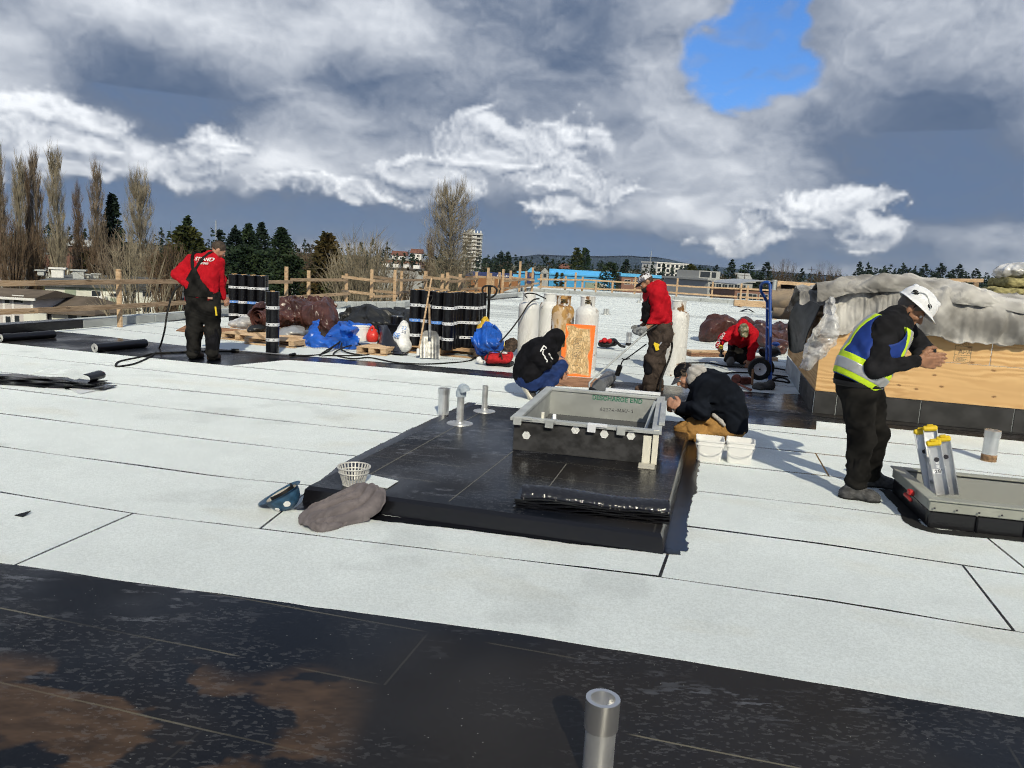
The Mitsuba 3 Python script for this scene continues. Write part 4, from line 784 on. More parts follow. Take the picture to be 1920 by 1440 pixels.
# ---------------------------------------------------------------- rolls of membrane
m_rolltop = mat('roll_end', tone((.10, .095, .09), .6, 60.0), .8); m_core = mat('roll_core', (.42, .27, .13), .8)
def vroll(k, c, r=.1, h=1.0, bands=(.745, .475, .23), blue=(), asthing=True):
    """a standing roll with its printed bands"""
    ph = rng.uniform(0, 6); prof = [(.035, h - .02), (.04, h - .004), (r * .96, h), (r, h - .008), (r, .008), (r * .97, 0), (.0001, 0)]
    m = lathe(prof[::-1], 24); m = (m[0] * np.where(m[0][:, 2:] > 0, 1, 1), m[1]); a = np.arctan2(m[0][:, 1], m[0][:, 0]); sc = 1 + .015 * np.sin(3 * a + ph) + .01 * np.sin(7 * a + 2 * ph)
    m = (np.column_stack([m[0][:, 0] * sc, m[0][:, 1] * sc, m[0][:, 2]]), m[1]); nm = 'cover' if asthing else 'roll'
    put(k, xf(m, None, c), M_ROLL, smooth=40, name=nm)
    put(k, xf(lathe([(.030, h - .03), (.030, h + .012), (.036, h + .012), (.036, h - .03)], 12), None, c), m_core, smooth=40, name='core')
    for i, z in enumerate(bands):
        put(k, xf(lathe([(r * 1.012, h * z - .026), (r * 1.027, h * z - .025), (r * 1.027, h * z + .025), (r * 1.012, h * z + .026)], 24), None, c), M_LABELBLUE if i in blue else M_LABEL, smooth=40, name='label_band')
        marks = []
        for j in range(9):
            t = ph + j * .7 + rng.uniform(-.1, .1); w = rng.uniform(.010, .028); d = A(math.cos(t), math.sin(t), 0).ravel()
            marks.append(xf(box(w, .002, rng.uniform(.012, .022), 0), np.stack([np.cross(A(0, 0, 1).ravel(), d), d, A(0, 0, 1).ravel()], 1), np.asarray(c) + d * r * 1.029 + A(0, 0, h * z).ravel()))
        put(k, marks, M_INK if i not in blue else M_LABEL, name='print', kind='stuff')
k = thing('membrane_roll', 'single black roll with three white bands standing alone behind the brown tarp pile', 'membrane roll'); vroll(k, G(511, 663), .105, 1.02)
GP = 'rolls standing on the big pallet'; ORD7 = ['leftmost ', 'second from left ', 'third from left ', 'middle ', 'third from right ', 'second from right ', 'rightmost ']; ORD4 = ['leftmost ', 'second from left ', 'third from left ', 'rightmost ']
pc = G(860, 671)
def pallet(name, label, c, R, w=1.2, d=1.0, h=.13, m=None, n=7):
    k = thing('pallet', label, 'pallet', 'wooden pallets under the roofing material'); m = m or M_TIMBER
    for i in range(n): put(k, xf(box(w, .095, .018, .002), R, c + R @ A(w / 2, .05 + i * (d - .1) / (n - 1), h - .009).ravel()), m, name='deck_board')
    for i in range(3):
        put(k, xf(box(.10, d, .075, .003), R, c + R @ A(.05 + i * (w - .1) / 2, d / 2, h - .058).ravel()), m, name='stringer')
        put(k, xf(box(w, .1, .02, .002), R, c + R @ A(w / 2, .05 + i * (d - .1) / 2, .011).ravel()), m, name='bottom_board')
    return k
M_PWOOD = mat('pallet_wood', timber_col((.42, .27, .15), (.28, .17, .09)), .8)
Rp = np.stack([unit(G(757, 661) - pc) * -1, unit(G(893, 661) - pc), A(0, 0, 1).ravel()], 1); Rp[:, 1] = A(-Rp[1, 0], Rp[0, 0], 0).ravel()
Rv = np.stack([V, U, A(0, 0, 1).ravel()], 1)
c0 = G(757, 661); pallet('pallet', 'worn brown pallet carrying the big stack of black rolls', c0 - V * .0, Rv, 1.42, 1.15, m=M_PWOOD)
rowx = [777, 797, 818, 839, 857.5, 872.5, 887]; deep = [13.45, 13.4, 13.2, 13.0, 13.5, 13.55, 13.6]
for i, (x, Yd) in enumerate(zip(rowx, deep)):
    for j in range(3 if i in (0, 3, 6) else 3):
        k = thing('membrane_roll', (ORD7[i] + ['black banded roll in the front row of the big stack', 'black roll in the middle row of the big stack', 'black roll in the back row of the big stack'][j]), 'membrane roll', GP)
        p = P(x, 640, Yd + .215 * j); c = A(p[0] + .058 * j, p[1], .13).ravel()
        vroll(k, c, .103, 1.0 + rng.uniform(-.012, .012), (.73, .46, .19) if j == 0 else (.73, .46), {0: (1,), 2: (1,)}.get(i, ()) if j == 0 else ())
GP2 = 'rolls standing on the back left pallet'
for i in range(4):
    for j in range(2):
        x = 438 + i * 17.3; p = P(x, 590, 16.1 + i * -.03 + j * .21)
        k = thing('membrane_roll', ORD4[i] + ('black banded roll in the front row behind the man in overalls', 'black roll in the back row behind the man in overalls')[j], 'membrane roll', GP2)
        vroll(k, A(p[0] + .05 * j, p[1], .14).ravel(), .1, 1.0, (.73, .42, .14), (1,) if i % 2 == 0 else ())
pallet('pallet', 'pallet under the small stack of rolls behind the man in overalls', A(P(432, 590, 15.85)[0] - .05, 15.95, 0).ravel(), Rv, 1.0, .8)
pallet('pallet', 'pale empty pallet beside the knees of the man in overalls', G(412, 636), Rv, .75, .9); pallet('pallet', 'pale pallet under the brown tarp, half hidden by the single roll', G(458, 645), Rv, 1.0, .85); pallet('pallet', 'small pallet under the red fuel can', G(668, 663), Rv, .55, .6)
k = thing('plywood_sheet', 'thin brown plywood lying flat under the pale pallets', 'plywood sheet'); q = [G(330, 621), G(556, 650), G(575, 632), G(352, 609)]; put(k, thick(spline_grid([[q[0], q[1]], [q[3], q[2]]], 4, 12) + A(0, 0, .018).ravel(), .016), mat('red_wood', timber_col((.28, .15, .085), (.18, .09, .05)), .8))
k = thing('plywood_sheet', 'reddish brown board lying on the black strip below the orange edged board', 'plywood sheet'); q = [G(1040, 724), G(1126, 728), G(1122, 712), G(1040, 706)]; put(k, thick(spline_grid([[q[0], q[1]], [q[3], q[2]]], 4, 12) + A(0, 0, .018).ravel(), .016), 'm_red_wood')
k = thing('board_stack', 'short stack of brown boards right of the rightmost gas cylinder', 'boards')
for i in range(3):
    a, b = G(1290, 667.5), G(1358, 668.5); put(k, beam(a + A(0, .05 * i * 0, .02 + i * .042).ravel(), b + A(.02 * i, 0, .02 + i * .042).ravel(), .24, .038), M_TIMBER if i == 2 else 'm_red_wood', name='board')
k = thing('board_stack', 'pale board ends behind the hand truck by the black bag', 'boards')
for i in range(2): put(k, beam(G(1410, 676) + A(0, .1, .02 + i * .042).ravel(), G(1458, 678) + A(0, .1 + .03 * i, .02 + i * .042).ravel(), .2, .038), M_TIMBER, name='board')

def hroll(label, a, b, r, end=True):
    k = thing('membrane_roll', label, 'membrane roll'); a = a + A(0, 0, r).ravel(); b = b + A(0, 0, r).ravel(); n = 14
    t = np.linspace(0, 1, n); put(k, tube(a + (b - a) * t[:, None], r * (1 + .02 * np.sin(9 * t)), 20), M_ROLL, smooth=50, name='cover')
    d = unit(a - b); R = frame(d); s = np.linspace(0, 5.5 * 2 * math.pi, 160); rr = .25 * r + .72 * r * s / s[-1]
    put(k, xf(tube(np.stack([rr * np.cos(s), rr * np.sin(s), 0 * s], 1), .0035, 4), R, a + d * .003), mat('roll_edge', (.45, .46, .46), .7) if 'm_roll_edge' not in scene else 'm_roll_edge', smooth=True, name='spiral_end')
hroll('black roll lying on the bare black strip left of the looped hose', G(178, 661), G(272, 651), .068); hroll('black roll lying against the black parapet at the left edge', G(1.5, 641), G(101, 633), .062)
k = thing('membrane_roll', 'dark grey half unrolled membrane lying behind the equipment curb', 'membrane roll'); a, b = G(1122, 737), G(1143, 718)
put(k, tube(np.array([a, (a + b) / 2, b]) + A(0, 0, .09).ravel(), .095, 22), mat('sheet_grey', tone((.10, .105, .115), .3, 6.0), .5), smooth=45, name='roll'); q = [G(1138, 740), G(1500, 778), G(1490, 752), G(1148, 722)]
put(k, thick(spline_grid([[q[0], q[1]], [q[3], q[2]]], 6, 30) + A(0, 0, .007).ravel(), .005), M_MEMB, name='flat_sheet')
k = thing('membrane_stack', 'loose stack of cut black membrane strips with a folded grey sheet on top at left', 'membrane stack')
a, b = G(-70, 716), G(178, 733); fu_ = unit(b - a); fv_ = A(-fu_[1], fu_[0], 0).ravel(); L = np.linalg.norm(b - a)
for i in range(6):
    o1, o2 = rng.uniform(-.07, .10), rng.uniform(-.04, .06); w = .30 - .02 * i
    X = np.array([[a + fu_ * (s * (L + o1)) + fv_ * (o2 + t * w) + A(0, 0, .006 + i * .017 + .012 * math.sin(5 * s + i) * (1 - t) + .006 * math.sin(17 * s + 3 * i)).ravel() for s in np.linspace(0, 1, 40)] for t in np.linspace(0, 1, 6)]); put(k, thick(X, .006), M_ROLL, smooth=40, name='strip')
th = np.linspace(-1.4, 1.6, 16); e0 = a + fu_ * (L - .24)
X = np.array([[e0 + fu_ * (.10 + .075 * math.cos(t) - s * .0) + fv_ * (.02 + s * .28) + A(0, 0, .125 + .045 * math.sin(t) + .01 * s).ravel() for s in np.linspace(0, 1, 8)] for t in th]); put(k, thick(X[::-1], .007), M_ROLL, smooth=True, name='curl')
X = np.array([[a + fu_ * (.75 + s * (L - .98)) + fv_ * (.06 + t * .22 + .03 * math.sin(5 * s)) + A(0, 0, .120 + .03 * t + .03 * math.sin(3.1 * s) + .012 * math.sin(12 * s)).ravel() for s in np.linspace(0, 1, 30)] for t in np.linspace(0, 1, 8)]); put(k, thick(X, .006), M_CAP, smooth=True, name='grey_sheet')
q = [G(150, 740), G(206, 728), G(188, 722), G(130, 730)]; put(k, thick(spline_grid([[q[0], q[1]], [q[3], q[2]]], 4, 8) + A(0, 0, .012).ravel(), .005), M_LABEL, name='paper')

# ---------------------------------------------------------------- tarps, bags, tools
def crumple(name, label, cat_, m, items, amp=.05, scale=.22, h=.02, k_=.06, seed=0, group=None, key=None, part=None, oct=4):
    """a heap of sheet: soft masses given by picture centre, half size and depth, folded all over"""
    pr = []
    for cx, cy, hw, hh, Yd, dr in items:
        c = P(cx, cy, Yd); s = Yd / F; pr.append(ell(c, (hw * s, dr, hh * s)))
    key = key or thing(name, label, cat_, group); put(key, whole(blob(pr, h, k_, disp=crumpled((1.6 if amp > .05 else 1.1) * amp, scale, seed, min(oct, 3)), clip=lambda X: .004 - X[:, 2])), m, smooth=20 if amp > .03 else 30, name=part)
    return key
def whole(m):
    from scipy.sparse import coo_matrix; from scipy.sparse.csgraph import connected_components
    v, f = m; e = np.vstack([f[:, [0, 1]], f[:, [1, 2]]]); c = connected_components(coo_matrix((np.ones(len(e)), (e[:, 0], e[:, 1])), (len(v), len(v))), directed=False)[1]; keep = c == np.bincount(c).argmax(); ix = np.cumsum(keep) - 1
    return v[keep], ix[f[keep[f].all(1)]]
def plastic(name, col, amt=.25, rough=.3, spec=.5): return mat(name, tone(col, amt, 5.0), rough, spec=spec)
m_brown = plastic('tarp_brown', (.060, .024, .020), .35, .34); m_blue = plastic('tarp_blue', (.010, .085, .42), .35, .32); m_blk = plastic('tarp_black', (.016, .017, .018), .4, .45); m_silver = mat('silver_plastic', (.42, .43, .44), .25, .5)
k = crumple('tarp', 'crumpled brown tarp heaped on pallets behind the single roll', 'tarp', m_brown, [(560, 588, 50, 24, 15.1, .42), (600, 592, 30, 26, 14.9, .38), (575, 575, 44, 13, 15.5, .35), (530, 594, 30, 15, 14.7, .32), (618, 606, 15, 17, 14.7, .25), (500, 590, 22, 14, 15.0, .3), (540, 572, 30, 10, 15.6, .3)], .11, .36, .016, .05, 3)
p0, p1 = P(486, 597, 14.45), P(540, 598, 14.6); r = 24 * 14.5 / F; s = np.linspace(0, 2.7 * 2 * math.pi, 90); rr = r * (.22 + .78 * s / s[-1]); ax = unit(p1 - p0 + U * .9); Rr = frame(ax, (1, -.1, 0))
X = np.array([p0 + (Rr @ np.stack([1.0 * rr * np.cos(s), .85 * rr * np.sin(s), 0 * s + l], 1).T).T for l in np.linspace(-.05, .75, 20)]); X = X + (creases(.02, .15, 9, 3)(X.reshape(-1, 3)).reshape(X.shape[:2]))[..., None] * A(0, 0, 1).ravel(); put(k, thick(X, .010), m_brown, smooth=True, name='rolled_end')
crumple('plastic_sheet', 'clear plastic film slumped over the small stack of rolls', 'plastic sheet', m_poly, [(470, 602, 24, 11, 15.0, .3), (450, 607, 20, 8, 14.9, .3), (484, 590, 14, 14, 15.2, .2), (492, 575, 8, 10, 15.4, .15)], .03, .2, .02, .06, 15)
crumple('plastic_bag', 'silver plastic bag squashed between the single roll and the blue tarp', 'plastic bag', m_silver, [(548, 622, 24, 8, 14.2, .22), (532, 630, 16, 9, 14.1, .2), (556, 617, 14, 6, 14.3, .2)], .025, .15, .014, .04, 17)
crumple('cloth', 'folded black cloth on the pallet under the brown tarp', 'cloth', m_blk, [(483, 615, 15, 6, 14.3, .2), (475, 619, 9, 4, 14.2, .18)], .02, .12, .014, .03, 18)
GBT = 'blue tarps'
crumple('tarp', 'crumpled bright blue tarp spread in front of the brown tarp heap', 'tarp', m_blue, [(576, 638, 17, 18, 13.6, .26), (600, 641, 26, 19, 13.6, .34), (588, 627, 18, 17, 13.7, .28), (628, 641, 30, 18, 13.6, .34), (650, 632, 24, 20, 13.8, .32), (641, 617, 7, 9, 13.9, .15), (660, 640, 12, 14, 13.5, .25), (620, 628, 20, 14, 13.8, .25)], .11, .30, .014, .04, 5)
crumple('tarp', 'flat strip of blue tarp behind the white pail and red can', 'tarp', m_blue, [(672, 612, 26, 5, 14.5, .18), (655, 615, 12, 6, 14.4, .15), (690, 612, 10, 5, 14.4, .15)], .025, .2, .014, .04, 6)
crumple('tarp', 'bunched blue tarp between the big stack of rolls and the red tool bag', 'tarp', m_blue, [(917, 640, 26, 20, 12.9, .3), (912, 625, 16, 16, 13.1, .25), (930, 648, 18, 14, 12.8, .25), (903, 648, 14, 15, 12.8, .22), (920, 622, 8, 10, 13.1, .15)], .10, .28, .014, .05, 7)
crumple('bag', 'yellow bag peeking out behind the bunched blue tarp', 'bag', mat('bag_yellow', tone((.62, .40, .03), .2, 9.0), .6), [(910, 607, 9, 12, 13.5, .12), (902, 614, 8, 8, 13.4, .12)], .03, .15, .012, .04, 8)
crumple('net_bag', 'dark brown net bag leaning on the leftmost gas cylinder', 'bag', mat('net', tone((.05, .032, .022), .7, 40.0), .85), [(958, 647, 11, 14, 13.1, .16), (952, 655, 9, 8, 13.0, .15)], .03, .1, .012, .04, 9)
crumple('tarp', 'black tarp draped over a heap in front of the short grey parapet', 'tarp', m_blk, [(652, 592, 17, 12, 16.2, .3), (700, 594, 40, 15, 16.0, .5), (690, 586, 22, 12, 16.2, .4), (725, 590, 30, 13, 16.0, .4), (742, 588, 20, 9, 16.2, .3), (668, 602, 28, 12, 15.8, .3), (645, 603, 12, 9, 16.0, .25), (700, 606, 45, 9, 15.6, .3)], .09, .45, .018, .06, 10)
k = thing('membrane_roll', 'short black roll offcut standing in front of the black tarp', 'membrane roll'); p = P(744, 611, 15.0); put(k, xf(lathe([(.0001, 0), (.12, 0), (.13, .02), (.13, .34), (.115, .37), (.0001, .372)], 24), None, A(p[0], p[1], p[2] - .17).ravel()), M_ROLL, smooth=35)
crumple('cloth', 'dark hooded lump of black tarp beside the big stack', 'cloth', m_blk, [(766, 588, 9, 9, 15.6, .2), (770, 600, 9, 16, 15.6, .2), (762, 610, 10, 20, 15.4, .2)], .02, .2, .016, .04, 12)
k = thing('membrane_offcut', 'shiny black membrane offcut folded into a cone beside the white sack', 'membrane scrap')
X = spline_grid([[P(708, 609, 13.9), P(712, 630, 13.7), P(707, 652, 13.5)], [P(724, 610, 13.6), P(718, 634, 13.3), P(720, 660, 13.0)], [P(726, 611, 13.55), P(742, 640, 13.2), P(756, 664, 12.8)]], 24, 24); put(k, thick(X, .008), 'm_roll_gloss', smooth=40, name='fold')
X = spline_grid([[P(706, 608, 13.9), P(708, 630, 13.9), P(706, 648, 13.8)], [P(750, 609, 14.0), P(748, 630, 14.0), P(742, 650, 13.9)]], 8, 8); put(k, thick(X, .008), M_ROLL, name='fold')
put(k, blob([cap(P(722, 664, 12.95), P(764, 663, 12.9), .022), cap(P(735, 660, 12.9), P(760, 664, 12.9), .03)], .012, .03, disp=creases(.01, .1, 3)), M_ROLL, smooth=True, name='fold')
k = crumple('sack', 'white plastic sack with blue lettering slumped against the big stack of rolls', 'sack', mat('sack_white', tone((.68, .69, .70), .15, 8.0), .45), [(752, 636, 16, 22, 13.35, .17), (757, 620, 11, 18, 13.4, .14), (756, 648, 14, 12, 13.3, .16)], .025, .2, .012, .05, 13)
for txt, x, y, hgt, rot in (('RE', 736.5, 630, 7.5, .6), ('12', 752.5, 616.5, 5.5, .45)):
    o = P(x, y, 13.13); put(k, letters(txt, hgt * 13.1 / F, o, (math.cos(rot), 0, -math.sin(rot) * .25), (math.sin(rot) * .4, 0, 1), .012, True), M_LABELBLUE, name='lettering', label='blue lettering ' + txt + ' on the sack')
k = thing('fuel_can', 'red plastic fuel can standing on the small pallet', 'fuel can'); q = P(698, 641.5, 13.75); s = 13.75 / F
body = blob([ell(q + A(x * s, 0, z * s).ravel(), (7 * s, .085, 9 * s)) for x, z in ((-3.6, 7.5), (3.6, 7.5), (-3.6, 13), (3.6, 13))], .010, .05, clip=lambda X: np.maximum(q[2] - X[:, 2], X[:, 2] - q[2] - 22 * s), cut=[])
m_red = mat('can_red', (.60, .035, .025), .38); put(k, body, m_red, smooth=True, name='body'); put(k, tube(np.array([q + A(-7 * s, 0, 19 * s).ravel(), q + A(-3 * s, 0, 27 * s).ravel(), q + A(1 * s, 0, 29 * s).ravel(), q + A(3.4 * s, 0, 19 * s).ravel()]), .022, 8, 5), m_red, smooth=True, name='handle'); put(k, tube(np.array([q + A(5 * s, 0, 20 * s).ravel(), q + A(5.4 * s, 0, 25 * s).ravel()]), .028, 10), m_red, smooth=40, name='cap')
def round_pail(label, x, y, Yd, r, h):
    k = thing('pail', label, 'pail'); q = P(x, y, Yd); put(k, xf(lathe([(.0001, 0), (r * .88, 0), (r * .96, h * .78), (r * 1.02, h * .79), (r * 1.02, h * .84), (r * .98, h * .85), (r * 1.0, h * .95), (r * 1.05, h * .96), (r * 1.05, h), (.0001, h)], 28), None, q), M_WHITE, smooth=35, name='tub'); return k
round_pail('white round pail with lid beside the red fuel can', 677, 638, 13.85, .155, .27)
k = thing('shovel', 'worn aluminium scoop shovel leaning upright against the big stack of rolls', 'shovel')
b0_, t0_ = P(806, 672, 12.55), P(806, 621, 12.72); up_ = unit(t0_ - b0_); W = .165; gx_ = np.linspace(-1, 1, 26); gz = np.linspace(0, 1, 22); Ls = np.linalg.norm(t0_ - b0_)
X = np.array([[b0_ + A(1, 0, 0).ravel() * W * x * (1 - .42 * max(0, (z - .72) / .28) ** 2) + up_ * Ls * (z - .02 * abs(x) * 0) + A(0, 1, 0).ravel() * (.05 - .05 * x * x * (1 - .3 * z) + (.05 * max(0, z - .8) / .2) - .012 * abs(math.sin(3 * math.pi * x)) * (1 - z)) for x in gx_] for z in gz])
put(k, thick(X, .004), bumped('shovel_alu', tone((.30, .30, .29), .35, 14.0), lambda p, n, uv: .001 * fbm(p.x * 50, p.y * 50, p.z * 9, 3), rough=.5, metal=.8), smooth=40, name='scoop')
h0_, h1_ = P(806, 623, 12.68), P(804.5, 570, 12.95); put(k, tube(np.array([h0_, h1_]), .019, 10), M_TIMBER_OLD, smooth=True, name='shaft'); put(k, tube(np.array([P(806, 634, 12.6), h0_ + (h1_ - h0_) * .25]), .026, 10), 'm_shovel_alu', smooth=40, name='socket')
put(k, tube(np.array([P(805, 570, 12.94), P(801.5, 562, 12.97), P(800.5, 555, 13), P(810.5, 555, 13), P(810, 562, 12.97), P(805, 570, 12.94)]), .011, 7, 4), M_BLACK, smooth=True, name='grip')
k = thing('broom_pole', 'pale wooden pole leaning on the big stack left of the shovel', 'pole'); put(k, tube(np.array([P(785, 658, 12.6), P(809, 522, 13.1)]), .016, 10), M_TIMBER, smooth=40, name='shaft'); put(k, xf(box(.05, .05, .12, .01), None, P(784, 660, 12.6)), M_WHITE, name='end')
k = thing('pallet_jack', 'black pallet jack handle standing behind the yellow bag', 'pallet jack'); q = P(913, 655, 14.3); t_ = P(916.8, 560, 14.0)
put(k, tube(np.array([A(q[0], q[1], .25).ravel(), t_]), .026, 10), M_BLACK, smooth=40, name='shaft'); s = 14 / F
put(k, tube(np.array([t_ + A(x * s, 0, z * s).ravel() for x, z in ((0, 0), (-7, 5), (-12, 11), (-13, 17), (-10, 22), (-4, 23.5), (4, 23.5), (10, 22), (14, 17), (13, 11), (8, 5), (0, 0))]), .018, 8, 4), M_BLACK, smooth=True, name='loop_handle'); put(k, tube(np.array([t_, t_ + A(0, 0, .22).ravel()]), .03, 8), M_BLACK, smooth=40, name='lever')
put(k, [xf(box(.2, .2, .3, .02), Rv, A(q[0], q[1], .2).ravel()), xf(box(.15, 1.1, .06, .01), Rv, A(q[0], q[1], .09).ravel() - V * .2 + U * .6), xf(box(.15, 1.1, .06, .01), Rv, A(q[0], q[1], .09).ravel() + V * .2 + U * .6)], 'm_yellow_plastic', name='forks'); put(k, [cyl(A(q[0], q[1], .09).ravel() - V * .12, A(q[0], q[1], .09).ravel() + V * .12, .09)], M_RUBBER, smooth=40, name='wheel')
m_bagred = mat('bag_red', tone((.40, .018, .022), .25, 18.0), .8, spec=.2)
k = crumple('tool_bag', 'red tool bag with a dark base beside the bunched blue tarp', 'tool bag', m_bagred, [(924, 672, 16, 9, 12.15, .15), (946, 673, 15, 9, 12.15, .15), (934, 668, 18, 7, 12.2, .13), (955, 667, 8, 8, 12.2, .12)], .02, .14, .010, .03, 22, part='body')
q0_, q1_ = G(913, 687), G(960, 688); put(k, xf(box(np.linalg.norm(q1_ - q0_), .26, .075, .015), Rv, (q0_ + q1_) / 2 + A(0, .12, .045).ravel()), M_BLACK, name='base'); put(k, [tube(np.array([P(912, 676, 12.0), P(918, 660, 12.05), P(936, 660, 12.05), P(942, 674, 12.0)]), .012, 6, 5), tube(np.array([P(936, 668, 12.0), P(944, 657, 12.05), P(957, 660, 12.05)]), .012, 6, 5)], M_BLACK, smooth=True, name='strap'); put(k, blob([ell(P(948, 661, 12.1), (.035, .03, .03))], .008, .01), M_WHITE, smooth=True, name='tag')
crumple('cloth', 'white scrunched cloth left of the red tool bag', 'cloth', M_WHITE, [(898, 675, 6, 7, 12.3, .06), (902, 678, 5, 4, 12.25, .05)], .015, .08, .008, .02, 23)
k = crumple('tool_bag', 'small open red and black tool bag beside the far vent pipe', 'tool bag', M_BLACK, [(1139, 645, 17, 6, 15.9, .15), (1128, 643, 7, 6, 15.9, .13), (1150, 641, 9, 8, 15.9, .14)], .02, .14, .012, .03, 24, part='body')
crumple('', '', '', m_bagred, [(1133, 638, 5, 5, 15.78, .08), (1143, 640, 4, 4, 15.78, .06), (1126, 640, 3, 2.5, 15.78, .06)], .015, .1, .010, .02, 25, key=k, part='pocket'); put(k, tube(np.array([P(1152, 637, 15.8), P(1160, 645, 15.5), P(1165, 649, 15.6), P(1171, 650, 15.7)]), .03, 6, 6), M_BLACK, smooth=True, name='strap')

# gas cylinders
def tank_col(rust):
    def fn(p, n, uv):
        k = fbm(p.x * 5, p.y * 5, p.z * 1.6, 4); f = fbm(p.x * 22, p.y * 22, p.z * 10, 3)
        c = mix(C3(.64, .64, .63), C3(.48, .465, .43), smoothstep(.45, .75, k) * .7)
        m = smoothstep(1 - rust, 1 - rust + .08, .5 * k + .5 * f + (.10 if rust > .45 else .06) * smoothstep(.85, .98, p.z)); c = mix(c, mix(C3(.30, .14, .03), C3(.10, .045, .02), f), m)
        if rust > .45: c = mix(c, C3(.50, .30, .10), smoothstep(.42, .6, fbm(p.x * 9, p.y * 9, p.z * 2.2, 3)) * .7)
        return c
    return mikit.proc(fn)
m_t1 = mat('tank_white', tank_col(.26), .45); m_t2 = mat('tank_worn', tank_col(.37), .55); m_t3 = mat('tank_rusty', tank_col(.50), .75)
def tank(label, x, y, xt, yt, m, r=.187, open_=0.0, ring=True):
    k = thing('gas_cylinder', label, 'gas cylinder', None); b = G(x, y); t = P(xt, yt, b[1]); Hh = t[2]; up_ = unit(t - b); Rk = frame(up_, (1, 0, 0)); s = Hh / 1.21; z = lambda v: v * s
    body = [(.0001, .06), (r * .8, .05), (r * .97, .08), (r, .13), (r, .90), (r * 1.012, .905), (r * 1.012, .925), (r, .93), (r * .96, .985), (r * .82, 1.03), (r * .55, 1.06), (.05, 1.07), (.045, 1.085), (.0001, 1.086)]
    put(k, xf(lathe([(q, z(v)) for q, v in body], 40), Rk, b), m, smooth=40, name='body'); put(k, xf(lathe([(r * .90, 0), (r * .93, .0), (r * .95, .105), (r * .90, .105), (r * .90, 0)], 40), Rk, b), m, smooth=40, name='foot_ring')
    th = np.linspace(open_ + .55, open_ + 2 * math.pi - .55, 40); R2 = .118
    X = np.array([np.stack([R2 * np.cos(th), R2 * np.sin(th), 0 * th + z(v)], 1) for v in (1.035, 1.10, 1.20)]); put(k, xf(thick(X, .008), Rk, b), m, smooth=40, name='collar'); put(k, xf(tube(np.stack([R2 * np.cos(th), R2 * np.sin(th), 0 * th + z(1.20)], 1), .011, 6), Rk, b), m, smooth=True, name='collar_rim')
    put(k, [xf(cyl((0, 0, z(1.07)), (0, 0, z(1.13)), .02, sides=12), Rk, b), xf(cyl((-.045, 0, z(1.115)), (.045, 0, z(1.115)), .012, sides=8), Rk, b), xf(lathe([(.0001, z(1.13)), (.045, z(1.135)), (.045, z(1.15)), (.0001, z(1.155))], 10), Rk, b)], mat('brass', (.10, .085, .05), .5, .5) if 'm_brass' not in scene else 'm_brass', smooth=40, name='valve')
    th = np.linspace(0, 2 * np.pi, 33); put(k, xf(tube(np.stack([(r + .001) * np.cos(th), (r + .001) * np.sin(th), 0 * th + z(.48)], 1), .004, 5, caps=False), Rk, b), m, smooth=True, name='weld_seam')
    return k, b, Rk, z
fc = -math.pi / 2
t1 = tank('white gas cylinder furthest left, with a black hose on its valve', 988, 671, 993, 548, m_t1, open_=2.4); t2 = tank('scuffed white gas cylinder second from left, partly hidden', 1023, 668, 1032, 550, m_t2, open_=2.6)
t3 = tank('rust streaked gas cylinder behind the orange edged board', 1050, 690, 1057.5, 554.5, m_t3, r=.188, open_=fc); t4 = tank('white gas cylinder right of the rusty one, touching the orange edged board', 1095, 698, 1103, 555.5, m_t2, open_=fc); t5 = tank('scraped white gas cylinder standing alone behind the man in the red hooded top', 1261, 703, 1273.5, 563, m_t2, r=.192, open_=.4)
k = thing('osb_board', 'strand board with an orange painted border leaning on the gas cylinders', 'board'); q = [G(1052, 704), G(1107, 708), P(1116.5, 609, 11.66), P(1057, 606.5, 11.70)]
bu, bv = unit(q[1] - q[0]), None; bn = unit(np.cross(q[1] - q[0], q[3] - q[0])); bv = np.cross(bn, bu); Wb, Hb = np.linalg.norm(q[1] - q[0]), float((q[3] - q[0]) @ bv); o = q[0]
def osb_col(p, n, uv, o=[float(t) for t in o], bu=[float(t) for t in bu], bv=[float(t) for t in bv], Wb=float(Wb), Hb=Hb):
    x = (p.x - o[0]) * bu[0] + (p.y - o[1]) * bu[1] + (p.z - o[2]) * bu[2]; y = (p.x - o[0]) * bv[0] + (p.y - o[1]) * bv[1] + (p.z - o[2]) * bv[2]
    v1, v2, r = voronoi(x * 42 + 2 * noise(x * 9, y * 9), y * 14); c = mix(C3(.46, .29, .12), C3(.72, .53, .29), r) * (.55 + .45 * smoothstep(.0, .25, v2 - v1))
    e = dr.minimum(dr.minimum(x - .0, Wb - x), dr.minimum(y, Hb - y)) + .05 * (noise(x * 9, y * 9) - .5)
    return mix(C3(.85, .17, .02), c, smoothstep(.030, .055, e))
m_osb = mat('osb', mikit.proc(osb_col), .75)
put(k, xf(prism([(0, 0), (Wb, 0), (Wb + .02, Hb), (.015, Hb), (.02, Hb * .55), (-.03, Hb * .54), (-.02, Hb * .3)], -.018, 0), np.stack([bu, bv, bn], 1), o), m_osb, name='panel')
on = lambda x, y, d=.001: o + bu * x + bv * y + bn * d
bar_ = lambda x0, x1, y0, y1: xf(box(x1 - x0, y1 - y0, .0012, 0), np.stack([bu, bv, bn], 1), on((x0 + x1) / 2, (y0 + y1) / 2))
cx = Wb * .46
